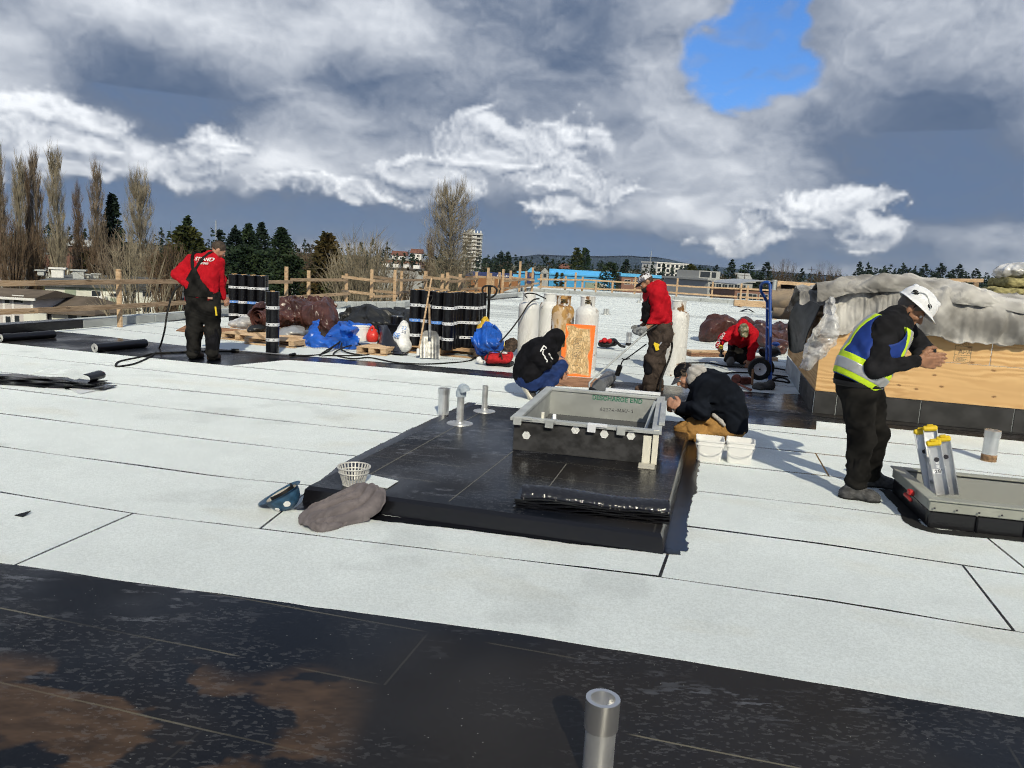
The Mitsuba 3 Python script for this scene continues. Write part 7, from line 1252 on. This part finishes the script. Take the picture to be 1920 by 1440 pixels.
for i, (x, y, w, Y, m, n, sh, lab) in enumerate([(214, 364, 46, 125, M_CON2, 2200, .8, 'narrow dark conifer standing among the left poplars'), (352, 404, 46, 135, M_CON, 1200, .9, 'pointed conifer tip over the broad green tree left of the man in overalls'), (352, 426, 105, 125, M_CON3, 3600, .42, 'broad rounded olive green evergreen left of the man in overalls'), (412, 428, 34, 150, M_CON2, 1200, .9, 'small dark conifer right above the head of the man in overalls'), (441, 424, 58, 150, M_CON2, 2000, .85, 'dark conifer at the left of the tight group'), (466, 419, 62, 155, M_CON, 2200, .85, 'middle conifer of the tight group, tallest of it'), (491, 417, 54, 160, M_CON2, 2000, .85, 'right conifer of the tight group'), (527, 426, 66, 150, M_CON, 2400, .75, 'separate pointed conifer right of the tight group'), (613, 436, 66, 110, M_CONB, 3000, .6, 'brownish evergreen left of the fan shaped bare tree'), (170, 470, 70, 120, M_CON3, 1800, .4, 'low round evergreen beneath the poplars'), (460, 468, 120, 110, M_CON, 3600, .35, 'dark evergreen mass behind the small stack of rolls'), (545, 480, 100, 115, M_CON, 2600, .4, 'dark evergreen bush below the separate conifer'), (640, 515, 90, 80, M_CON3, 2400, .35, 'evergreen hedge bush behind the jutting guard rail'), (300, 480, 60, 118, M_CON3, 1500, .4, 'dark green bush below the spreading poplar'),
        (938, 469, 34, 330, M_CON2, 900, .85, 'dark conifer over the long blue sign, left one'), (952, 471, 24, 335, M_CON2, 700, .85, 'dark conifer over the long blue sign, right one'), (1025, 481, 30, 340, M_CON2, 700, .8, 'dark conifer behind the blue gables'), (1080, 464, 40, 300, M_CON3, 1600, .5, 'left of the two tall green conifers over the blue building'), (1096, 464, 40, 302, M_CON, 1600, .55, 'right of the two tall green conifers over the blue building'), (1145, 490, 42, 230, M_CON, 1400, .6, 'dark green tree covering the right end of the blue building'), (1174, 485, 26, 330, M_CON2, 800, .7, 'distant conifer left of the pale cap'), (1044.5, 511, 13, 200, M_CON3, 400, .8, 'left one of two little green conifers before the blue building'), (1055, 512, 12, 200, M_CON3, 400, .8, 'right one of two little green conifers before the blue building'), (1297, 496, 48, 170, M_CON3, 2600, .5, 'bushy green conifer right of the white apartment building'), (1344, 496, 15, 400, M_CON2, 500, .6, 'small lone conifer above the grey office roof'), (1372, 486, 28, 330, M_CON2, 1000, .75, 'tallest conifer over the grey office building'), (1403, 493, 52, 340, M_CON, 1300, .45, 'rounded green tree left of the blue hand truck'), (1437, 491, 30, 330, M_CON2, 900, .6, 'dark conifer just behind the handle of the blue hand truck'), (1505, 503, 20, 350, M_CON2, 600, .8, 'small conifer between the two bare brown trees'), (1425, 515, 40, 260, M_CON2, 1000, .4, 'low dark evergreen above the arched grey roof'),
        (1655, 510, 26, 420, M_CON2, 600, .8, 'leftmost conifer on the dark right skyline'), (1697, 497, 34, 420, M_CON2, 800, .75, 'second conifer on the right skyline, left of the white helmet'), (1735, 494, 40, 425, M_CON2, 900, .75, 'tall conifer on the right skyline above the white helmet'), (1765, 493, 36, 425, M_CON2, 900, .75, 'conifer on the right skyline just right of the white helmet'), (1800, 495, 36, 430, M_CON2, 900, .75, 'conifer on the right skyline left of the wool batts'), (1832, 501, 34, 430, M_CON2, 800, .8, 'rightmost conifer on the dark right skyline')]): conifer(x, y, w, Y, 400 + i, lab, m, n, sh, size=1.0)
# woods and suburb trees that read as one mass
def wood(label, spots, m, seed, per=70, name='far_wood'):
    rg = np.random.default_rng(seed); k = numbered(name); labels[k] = {'label': label, 'category': 'wood', 'kind': 'stuff'}; C_, D_, S_ = [], [], []
    for x, Y, h, w, con in spots:
        n = per; t = rg.random(n); r = w * ((1 - t) ** .8 if con else np.sqrt(np.clip(1 - (2 * t - 1) ** 2, .05, 1))) * rg.random(n) ** .45; a = rg.random(n) * 2 * np.pi
        C_.append(np.stack([x + r * np.cos(a), Y + r * np.sin(a), GROUND + (Y > 500) * (Y - 500) / 6000 * 22 + h * (.12 + .86 * t)], 1)); d = np.stack([np.cos(a), np.sin(a), (-.2 if con else .8) + 0 * a], 1) + rg.normal(0, .4, (n, 3)); D_.append(d / np.linalg.norm(d, axis=1, keepdims=True)); S_.append((.05 * h + .25) * rg.uniform(.7, 1.5, n))
    C_, D_, S_ = np.vstack(C_), np.vstack(D_), np.concatenate(S_); put(k, leaves(C_, D_, S_ * 1.2, S_ * .6, rg), m)
rg = np.random.default_rng(99)
def spots(n, x0, x1, Y0, Y1, h0, h1, con):
    o = []
    for _ in range(n): Y = Y0 + (Y1 - Y0) * rg.random() ** 1.3; x = P(x0 + (x1 - x0) * rg.random(), 500, Y)[0]; h = rg.uniform(h0, h1); o.append((x, Y, h, h * (.22 if con else .42), con))
    return o
wood('dark far woodland of conifers along the skyline on the right', spots(420, 1600, 2200, 430, 640, 19, 27, True) + spots(120, 1300, 1600, 420, 600, 14, 19, True), M_CON2, 1)
wood('far woodland of dark evergreens behind the blue building', spots(260, 880, 1330, 340, 800, 14, 19, True) + spots(300, -200, 880, 230, 600, 13, 20, True), M_CON2, 2)
wood('brown leafless far woodland spread through the suburb', spots(330, -300, 880, 150, 600, 8, 14, False) + spots(260, 860, 1560, 300, 800, 8, 15, False) + spots(140, 1500, 2200, 300, 700, 9, 16, False), M_WOOD, 3, 60)
wood('green shrubs and hedges between the near houses and the roof', spots(60, -100, 900, 55, 150, 2.0, 4.5, False) + spots(40, 900, 1700, 110, 260, 2, 4.5, False), M_CON3, 4, 60, 'shrubbery')

# hills
k = structure('hills', 'dark blue green hills on the horizon'); xs = np.linspace(-500, 2400, 120); Yh = 7500.0
prof = np.interp(xs, [-500, 300, 700, 900, 960, 1010, 1100, 1180, 1240, 1290, 1400, 1700, 2400], [488, 488, 492, 488, 482, 477.5, 480, 479, 483, 494, 506, 526, 552]) + 1.6 * (meshkit.fbm(np.stack([xs / 30, 0 * xs, 0 * xs], -1), 4, 3) - .5) * 2
rows = [[P(x, y, Yh) for x, y in zip(xs, prof)]]; R0_ = np.array(rows[0]); X = np.stack([R0_ + A(0, dy, 0).ravel() + np.stack([0 * xs, 0 * xs, -(f_) * (R0_[:, 2] - GROUND)], 1) + 60 * (meshkit.fbm(np.stack([xs / 60, 0 * xs + dy / 400, 0 * xs], -1), 4, 5) - .5)[:, None] * A(0, 0, f_ < 1).ravel() * (dy != 0) for dy, f_ in ((900, .5), (0, 0), (-500, .25), (-1200, .6), (-2000, .95))])
put(k, gridmesh(X[::-1]), mat('hill', tone((.012, .022, .034), .3, .004), .95, spec=.1), smooth=True)

# ---------------------------------------------------------------- beyond the roof: buildings
m_pane = mat('window_glass', (.025, .03, .036), .15, spec=.7); m_wallw = mat('wall_cream', tone((.60, .61, .55), .1, .6), .8); m_wallg = mat('wall_green', (.27, .32, .25), .8); m_wallgrey = mat('wall_grey', (.50, .47, .46), .8); m_rfd = mat('roof_dark', tone((.085, .09, .095), .3, .5), .9, spec=.2); m_rfb = mat('roof_brown', tone((.105, .085, .068), .25, .8), .9, spec=.2); m_rfr = mat('roof_red', tone((.16, .07, .05), .2, .5), .9); m_brick = mat('wall_brick', (.22, .12, .09), .9); m_bluew = mat('wall_blue', (.06, .32, .62), .7); m_bluer = mat('roof_blue', (.09, .40, .72), .6); m_navy = mat('wall_navy', (.015, .03, .12), .7); m_conc = mat('wall_concrete', (.34, .35, .35), .85); m_orange = mat('wall_orange', (.26, .12, .05), .85)
class Bld:
    """a box building placed by its front left corner, front direction and size; parts come in its own axes"""
    def __init__(s, label, o, fx, w, d, h, wall, name='building', cat_='building', group=None):
        s.k = thing(name, label, cat_, group); s.o = np.asarray(o, float); s.x = unit(A(fx[0], fx[1], 0).ravel()); s.y = A(-s.x[1], s.x[0], 0).ravel(); s.R = np.stack([s.x, s.y, A(0, 0, 1).ravel()], 1); s.w, s.d, s.h = w, d, h
        if wall: put(s.k, s.bx(0, w, 0, d, 0, h), wall, name='wall')
    def at(s, x, y, z): return s.o + s.x * x + s.y * y + A(0, 0, z).ravel()
    def bx(s, x0, x1, y0, y1, z0, z1): return xf(box(x1 - x0, y1 - y0, z1 - z0), s.R, s.at((x0 + x1) / 2, (y0 + y1) / 2, (z0 + z1) / 2))
    def win(s, x0, x1, z0, z1, frame_=None, y=0.0, t=.07):
        k = put(s.k, [s.bx(x0, x1, y - .06, y, z1 - t, z1), s.bx(x0, x1, y - .06, y, z0, z0 + t), s.bx(x0, x0 + t, y - .06, y, z0 + t, z1 - t), s.bx(x1 - t, x1, y - .06, y, z0 + t, z1 - t)] + ([s.bx((x0 + x1) / 2 - t / 2, (x0 + x1) / 2 + t / 2, y - .06, y, z0 + t, z1 - t)] if x1 - x0 > 1.2 else []), frame_ or M_WHITE, name='window'); put(k, s.bx(x0 + t * .5, x1 - t * .5, y - .03, y - .005, z0 + t * .5, z1 - t * .5), m_pane, name='pane')
    def flat(s, m, over=.3, t=.35): put(s.k, s.bx(-over, s.w + over, -over, s.d + over, s.h + .004, s.h + t), m, name='roof')
    def gable(s, rise, m, over=.4, along='x'):
        w, d, h = s.w, s.d, s.h
        if along == 'x': pts = [(-over, -over, h), (w + over, -over, h), (w + over, d + over, h), (-over, d + over, h), (-over, d / 2, h + rise), (w + over, d / 2, h + rise)]
        elif along == 'y': pts = [(-over, -over, h), (w + over, -over, h), (w + over, d + over, h), (-over, d + over, h), (w / 2, -over, h + rise), (w / 2, d + over, h + rise)]
        else: pts = [(-over, -over, h), (w + over, -over, h), (w + over, d + over, h), (-over, d + over, h), (w * .3, d / 2, h + rise), (w * .7, d / 2, h + rise)]
        v, f = hull([(x, y, z) for x, y, z in pts] + [(x, y, z - .12) for x, y, z in pts[:4]]); put(s.k, (np.array([s.at(*q) for q in v]), f), m, name='roof')
def bld(label, x0, x1, ybase_top, Y, h=None, d=12, wall=None, dy=0.0, **kw):
    """front from picture column x0 to x1 at depth Y with its top at row ybase_top"""
    a, b = P(x0, ybase_top, Y), P(x1, ybase_top, Y + dy); hh = a[2] - GROUND; return Bld(label, (a[0], a[1], GROUND), (b - a)[:2], np.linalg.norm((b - a)[:2]), d, hh, wall, **kw)
# grey two storey house, bottom left
B1 = bld('grey and white two storey house with brown roof at the left edge', -70, 61, 551, 64, wall=m_wallgrey, d=5, name='house', cat_='house'); B1.gable(.55, m_rfb, .5, 'x')
pxm = 64 / F; W1 = B1.w
put(B1.k, B1.bx(-.55, W1 + .55, -.62, -.5, B1.h - .22, B1.h - .02), M_WHITE, name='gutter')
for xx in (.0, W1 - .18, W1 * .57, W1 * .70): put(B1.k, B1.bx(xx, xx + .18, -.05, -.003, 0, B1.h - .2), M_WHITE, name='trim')
for x0, x1, y0, y1 in ((6, 20, 570, 554.5), (24, 45, 568.5, 554), (7, 22, 607, 592), (-30, -12, 572, 556), (-28, -8, 609, 593)):
    a, b = P(x0, y0, 64), P(x1, y1, 64); B1.win((a - B1.o) @ B1.x, (b - B1.o) @ B1.x, a[2] - GROUND, b[2] - GROUND)
a, b = P(26, 615, 64), P(36, 592, 64); k_ = put(B1.k, B1.bx((a - B1.o) @ B1.x, (b - B1.o) @ B1.x, -.04, -.003, .1, b[2] - GROUND), m_pane, name='door')
B2 = bld('low brown roofed wing with a row of windows beside the left house', 62, 172, 583, 66, wall=m_wallw, d=7, name='house', cat_='house'); B2.gable(1.3, m_rfb, .6, 'hip')
for x0, x1 in ((81, 99), (127, 146), (152, 167)):
    a, b = P(x0, 602, 66), P(x1, 587.5, 66); B2.win((a - B2.o) @ B2.x, (b - B2.o) @ B2.x, a[2] - GROUND, b[2] - GROUND)
for x0, x1 in ((36, 62), (62, 78)): a, b = P(x0, 604, 63), P(x1, 589, 63); put(B2.k, B2.bx((a - B2.o) @ B2.x, (b - B2.o) @ B2.x, -2.4, -2.3, a[2] - GROUND, b[2] - GROUND), m_wallw, name='balcony')
# long pale apartment block with flat roof
B3 = bld('long pale green and cream apartment block with a dark flat roof', 84, 350, 536, 92, wall=m_wallw, d=24, dy=6, name='apartment_block'); B3.flat(m_rfd, .6, .7)
for x0, x1, y0, y1, m_ in ((123, 140, 600, 540, m_wallg), (203, 222, 605, 562, m_wallg), (146, 205, 545, 538, m_wallg), (300, 345, 600, 575, m_wallg)):
    a, b = P(x0, y0, 92.5), P(x1, y1, 92.5); put(B3.k, B3.bx((a - B3.o) @ B3.x, (b - B3.o) @ B3.x, -.06, -.003, max(0, a[2] - GROUND), b[2] - GROUND), m_, name='panel')
for x0, x1, y0, y1 in ((155, 165, 545, 542), (169, 187, 557, 546), (203, 218, 559, 551), (204, 220, 590, 580), (225, 240, 558, 548), (262, 280, 560, 549), (300, 318, 562, 551), (325, 340, 563, 552), (262, 280, 590, 578), (95, 110, 560, 548)):
    a, b = P(x0, y0, 93), P(x1, y1, 93); B3.win((a - B3.o) @ B3.x, (b - B3.o) @ B3.x, a[2] - GROUND, b[2] - GROUND)
for x0, x1, y0, y1 in ((174, 193, 572, 559), (225, 245, 575, 562), (300, 322, 578, 565)): a, b = P(x0, y0, 91), P(x1, y1, 91); put(B3.k, B3.bx((a - B3.o) @ B3.x, (b - B3.o) @ B3.x, -1.2, -.05, a[2] - GROUND, b[2] - GROUND), M_WHITE, name='balcony')
for i, (x, y, s_) in enumerate(((144, 502, 1.0), (105, 500, 1.1), (148, 515, .4), (158, 514, .4), (172, 514, .5), (135, 515, .4), (68, 508, .6))):
    u_ = (P(x, 520, 103) - B3.o) @ B3.x; put(B3.k, [B3.bx(u_, u_ + 1.3 * s_, 8 + i, 9 + i, B3.h + .7, B3.h + .7 + 1.0 * s_), B3.bx(u_ - .3, u_ + 1.3 * s_ + .3, 7.8 + i, 9.2 + i, B3.h + .7 + 1.0 * s_, B3.h + .8 + 1.1 * s_)], M_GALV if i != 1 else M_WHITE, name='roof_vent')
B4 = bld('farther dark flat roofed building behind the long pale block', -60, 74, 512, 125, wall=m_conc, d=25, dy=8); B4.flat(m_rfd, .5, .6)
put(B4.k, B4.bx(B4.w - 9, B4.w - 1, 6, 12, B4.h + .6, B4.h + 2.6), m_rfd, name='roof_room'); put(B4.k, [B4.bx(3, 8, 3, 5, B4.h + .6, B4.h + 1.6)], M_GALV, name='roof_vent')
B5 = bld('red roofed house between the poplars', 100, 150, 500, 150, wall=m_wallw, d=10, dy=3, name='house', cat_='house'); B5.gable(2.2, m_rfr, .5, 'x')
B6 = bld('white gabled house glimpsed between the left poplars', 63, 82, 463, 260, wall=M_WHITE, d=10, name='house', cat_='house'); B6.gable(3.5, m_rfd, .6, 'y'); B6.win(1, 2.4, B6.h - 3, B6.h - 1.6)
B7 = bld('dark house under the pale slanted roof right of the slender poplar', 126, 165, 460, 240, wall=m_brick, d=10, name='house', cat_='house'); B7.gable(2.0, m_conc, .8, 'x'); B7.win(1.5, 4.5, B7.h - 4, B7.h - 2)
B8 = bld('pale low building beyond the parapet behind the man in overalls', 345, 505, 566, 85, wall=m_conc, d=10, dy=4); B8.flat(m_rfd, .4, .4)
for i in range(6): B8.win(1 + i * 1.6, 2.2 + i * 1.6, B8.h - 2.0, B8.h - .8)
HG = None
for i, (x0, x1, y, Y, rf, lab) in enumerate([(539, 551, 507, 210, m_rfd, 'small white gabled house left of the first jutting post'), (513, 526, 512, 200, m_rfd, 'little pale house right of the single roll top'), (735, 760, 478, 420, m_rfr, 'red roofed far house left of the big poplar'), (770, 790, 474, 430, m_rfr, 'second red roofed far house near the short poplar'), (1384, 1408, 522, 330, m_conc, 'small white far house right of the grey office'), (1050, 1070, 503, 380, m_rfr, 'pinkish far house above the blue roof')]):
    q_ = bld(lab, x0, x1, y, Y, wall=M_WHITE if i != 5 else m_brick, d=9, name='house', cat_='house'); q_.gable(2.4 if i else 3, rf, .5, 'y' if i < 2 else 'x'); q_.win(q_.w * .2, q_.w * .45, q_.h - 2.2, q_.h - .9); q_.win(q_.w * .6, q_.w * .85, q_.h - 2.2, q_.h - .9)
B9 = bld('brown brick building with white trim left of the big poplar', 716, 788, 486, 300, wall=m_brick, d=16); B9.flat(m_conc, .4, .5)
for i in range(7): B9.win(1.0 + i * 2.1, 2.4 + i * 2.1, B9.h - 2.6, B9.h - 1.0); B9.win(1.0 + i * 2.1, 2.4 + i * 2.1, B9.h - 5.6, B9.h - 4.0)
B10 = bld('grey low building with roof machinery behind the jutting guard rail', 706, 800, 503, 190, wall=m_conc, d=14); B10.flat(m_rfd, .3, .4)
put(B10.k, [B10.bx(1 + i * 2.6, 2.6 + i * 2.6, 3, 5, B10.h + .4, B10.h + 1.3) for i in range(4)], M_WHITE, name='roof_units', kind='stuff')
# apartment tower
B11 = bld('tall pale apartment tower behind the big lone poplar', 868, 903, 437.5, 520, wall=m_conc, d=16, name='apartment_tower')
nf = 13; fh = B11.h / nf
for f_ in range(nf):
    z = f_ * fh
    put(B11.k, B11.bx(-.8, B11.w + .8, -1.3, .0, z + fh * .80, z + fh * .92), M_WHITE, name='floor_slab')
    for i in range(4):
        x0 = .4 + i * (B11.w - .4) / 4; put(B11.k, B11.bx(x0, x0 + (B11.w) / 4 - .9, -.06, -.003, z + .3, z + fh * .78), m_pane, name='pane')
    for i in (0, 2): x0 = .2 + i * B11.w / 4; put(B11.k, B11.bx(x0, x0 + B11.w / 4, -1.3, -1.2, z - .1, z + 1.0), M_WHITE, name='balcony')
B11.flat(m_conc, .2, .8); put(B11.k, B11.bx(B11.w * .3, B11.w * .6, 4, 10, B11.h + .8, B11.h + 3.2), m_conc, name='roof_room'); put(B11.k, [B11.bx(x_, x_ + .7, 2, 3, B11.h + .8, B11.h + 2.4) for x_ in np.linspace(.5, B11.w - 1, 6)], M_WHITE, name='roof_posts', kind='stuff')
# white apartment building
B12 = bld('white five storey apartment building right of the pale cap', 1232, 1291, 493, 560, wall=M_WHITE, d=18, dy=14, name='apartment_block'); B12.flat(M_WHITE, .6, .8); nf = 6; fh = B12.h / nf
for f_ in range(nf):
    z = f_ * fh
    for i in range(7):
        x0 = .8 + i * B12.w / 7; put(B12.k, B12.bx(x0, x0 + B12.w / 7 * .62, -.06, -.003, z + .5, z + fh * .82), m_pane, name='pane')
        if i % 2: put(B12.k, B12.bx(x0 - .3, x0 + B12.w / 7 * .8, -1.2, -.07, z + .1, z + .9), m_conc, name='balcony')
# long blue store
B13 = bld('long bright blue store building under the tall pair of conifers', 972, 1150, 511.5, 285, wall=m_bluew, d=30, dy=-10, name='store'); B13.flat(m_bluer, .5, .6)
put(B13.k, B13.bx(B13.w * .30, B13.w * .98, 4, 26, B13.h + .6, B13.h + 2.2), m_bluer, name='upper_roof'); put(B13.k, B13.bx(B13.w * .72, B13.w * .90, -.2, -.01, B13.h - 4, B13.h - 2.0), m_wallg, name='panel'); put(B13.k, B13.bx(B13.w * .88, B13.w * .94, -.3, -.02, B13.h - 3.6, B13.h - 2.4), M_WHITE, name='sign'); put(B13.k, B13.bx(B13.w * .45, B13.w * .47, -.1, -.01, 3, B13.h - 1.5), m_navy, name='door')
B14 = bld('long dark blue and rust sheds left of the blue store', 872, 972, 509, 270, wall=m_navy, d=14, dy=3, name='shed'); put(B14.k, B14.bx(0, B14.w, -.5, -.02, 0, B14.h - 1.6), m_orange, name='lower_wall'); put(B14.k, [B14.bx(B14.w * .60 + i * .55, B14.w * .60 + i * .55 + .35, -.04, -.005, B14.h - 1.1, B14.h - .6 - .1 * (i % 3)) for i in range(13)], M_WHITE, name='lettering', kind='stuff'); put(B14.k, B14.bx(B14.w * .9, B14.w, -.2, -.01, B14.h - 1.5, B14.h), m_bluer, name='panel')
for x, y, m_, lab in ((996, 501.5, m_navy, 'dark blue pointed gable of the store entrance'), (1022, 503, m_conc, 'grey pointed gable beside the blue store')):
    q_ = bld(lab, x - 7, x + 7, y + 8, 262, wall=m_, d=5, name='gable_porch'); q_.gable(1.6, m_bluer if m_ == m_navy else m_conc, .2, 'y'); put(q_.k, q_.bx(q_.w * .3, q_.w * .7, -.1, -.01, q_.h - 1.6, q_.h - .4), m_orange if m_ == m_navy else m_pane, name='sign_panel')
B15 = bld('blue roofed brick shop left of the white apartment building', 1166, 1238, 518, 250, wall=m_brick, d=14, name='shop'); B15.flat(m_bluer, .4, 1.0)
for i in range(4): B15.win(1 + i * 2.8, 3 + i * 2.8, B15.h - 2.6, B15.h - 1.0)
B16 = bld('grey office building with a dark upper storey beyond the far guard rail', 1328, 1412, 526, 150, wall=m_conc, d=16, dy=4, name='office_building'); B16.flat(m_conc, .4, .4)
for i in range(6): B16.win(.4 + i * 1.5, 1.7 + i * 1.5, B16.h - 2.4, B16.h - .5, M_GALV)
put(B16.k, B16.bx(.5, B16.w * .52, 4, 12, B16.h + .4, B16.h + 1.9), m_conc, name='upper_storey'); put(B16.k, [B16.bx(.8, 3.1, 3.9, 3.99, B16.h + .6, B16.h + 1.7)], m_pane, name='pane'); put(B16.k, B16.bx(3.6, 4.6, 3.9, 3.99, B16.h + .6, B16.h + 1.7), m_pane, name='pane')
B17 = bld('low building with a curved grey roof behind the blue hand truck', 1378, 1560, 545, 110, wall=m_brick, d=14, name='hall'); th = np.linspace(0, 1, 16); X = np.array([[B17.at(B17.w * s_, yy, B17.h + 1.6 * math.sin(math.pi * min(1, s_ * 1.1 + .12)) ** .6 if s_ < .8 else B17.h + 1.2) for s_ in th] for yy in (-.6, 14.4)]); put(B17.k, thick(X[::-1], .12), mat('roof_metal', (.33, .35, .38), .5, .3), smooth=40, name='roof')
for i in range(9): B17.win(.4 + i * 1.6, 1.7 + i * 1.6, B17.h - 1.4, B17.h - .3, M_GALV)
B18 = bld('broad pale low roof across the road at the far right', 1560, 1990, 537, 140, wall=m_wallg, d=20, name='hall'); B18.flat(m_conc, .5, .5)
# masts, poles, cars
def mast(label, x, y, Y, r, m, name='mast', cat_='mast', arms=()):
    k = thing(name, label, cat_); b = base_at(x, Y); t = P(x, y, Y); put(k, cyl(b, A(b[0], b[1], t[2]).ravel(), r, r * .6, 8), m, smooth=40, name='pole')
    for z_, l_ in arms: put(k, beam(A(b[0] - l_, b[1], t[2] - z_).ravel(), A(b[0] + l_, b[1], t[2] - z_).ravel(), .12, .14), m, name='cross_arm')
    return k
mast('thin white mast above the trees left of the overalls man', 405.5, 413, 190, .17, M_GALV); mast('thin tall grey mast just right of the pale cap', 1219, 470, 200, .12, M_GALV)
for x, y, Y, lab in ((1030, 490, 240, 'wooden utility pole before the blue store'), (1014, 499, 260, 'short utility pole between the two gables'), (938, 494, 300, 'utility pole above the dark blue sheds'), (1383, 510, 210, 'left utility pole over the grey office'), (1398, 511, 215, 'right utility pole beside the small white house'), (1210, 497, 260, 'slim pole left of the tall mast'), (1522, 500, 230, 'utility pole in front of the bare brown trees'), (578, 548, 60, 'grey post below the guard rail behind the brown tarp')): mast(lab, x, y, Y, .14, M_TRUNK, 'utility_pole', 'pole', ((.8, 1.1),) if Y > 100 else ())
def car(x, Y, hd, m, lab):
    k = thing('parked_car', lab, 'car', 'cars parked beyond the far roof edge'); b = base_at(x, Y); R = rotz(hd)
    bd = hull([(sx * 2.2, sy * .88, z) for sx in (-1, 1) for sy in (-1, 1) for z in (.3, .75)] + [(sx * 2.0, sy * .8, .88) for sx in (-1, 1) for sy in (-1, 1)]); cb = hull([(-1.5, s_ * .78, .88) for s_ in (-1, 1)] + [(1.0, s_ * .78, .88) for s_ in (-1, 1)] + [(-1.1, s_ * .62, 1.42) for s_ in (-1, 1)] + [(.3, s_ * .62, 1.42) for s_ in (-1, 1)])
    put(k, xf(bd, R, b), m, name='body'); put(k, xf(cb, R, b), m_pane, name='cabin'); put(k, xf(box(1.3, 1.2, .05, .02), R, b + A(0, 0, 1.44).ravel() + R @ A(-.4, 0, 0).ravel()), m, name='roof')
    for sx in (-1.35, 1.35):
        for sy in (-.8, .8): put(k, xf(cyl((sx, sy - .1, .31), (sx, sy + .1, .31), .31, sides=14), R, b), M_RUBBER, name='wheel')
m_carr = mat('car_silver', (.4, .41, .43), .3, .4)
for i, (x, Y, hd, m_, lab) in enumerate([(1252, 150, .3, M_WHITE, 'white parked car just right of the red hood'), (1262, 165, .3, m_carr, 'silver parked car behind the white one'), (1272, 158, .3, M_WHITE, 'white parked car before the white apartment building'), (1246, 185, .3, M_BLACK, 'dark parked car at the back of the far lot'), (1282, 180, .3, m_carr, 'silver parked car left of the bushy green conifer'), (1110, 140, 1.2, M_WHITE, 'white parked car below the blue store'), (1135, 145, 1.2, m_carr, 'silver parked car below the right end of the blue store'), (985, 150, .2, M_WHITE, 'white parked van shaped car behind the far left corner')]): car(x, Y, hd, m_, lab)
k = structure('road', 'grey asphalt lots and street beyond the roof'); m_asph = mat('asphalt', tone((.075, .075, .078), .3, .3), .95)
put(k, [(np.array([[*P(x, 500, Y)[:2], GROUND + .02] for x, Y in ((-150, 55), (1750, 62), (1750, 75), (-150, 68))]), np.array([[0, 1, 2], [0, 2, 3]])), (np.array([[*P(x, 500, Y)[:2], GROUND + .024] for x, Y in ((930, 110), (1330, 110), (1330, 240), (930, 240))]), np.array([[0, 1, 2], [0, 2, 3]]))], m_asph)

# ---------------------------------------------------------------- the air
scene['air'] = {'type': 'homogeneous', 'albedo': {'type': 'rgb', 'value': [.93, .95, .97]}, 'sigma_t': {'type': 'rgb', 'value': [1.6e-5, 2.0e-5, 2.8e-5]}}
scene['haze'] = {'type': 'cube', 'to_world': T().translate([0, 0, 160]).scale([9900, 9900, 172.5]), 'bsdf': {'type': 'null'}, 'interior': {'type': 'ref', 'id': 'air'}}
labels['haze'] = {'label': 'thin bluish air over the far suburb and hills', 'category': 'haze', 'kind': 'stuff'}
scene['camera']['medium'] = {'type': 'ref', 'id': 'air'}
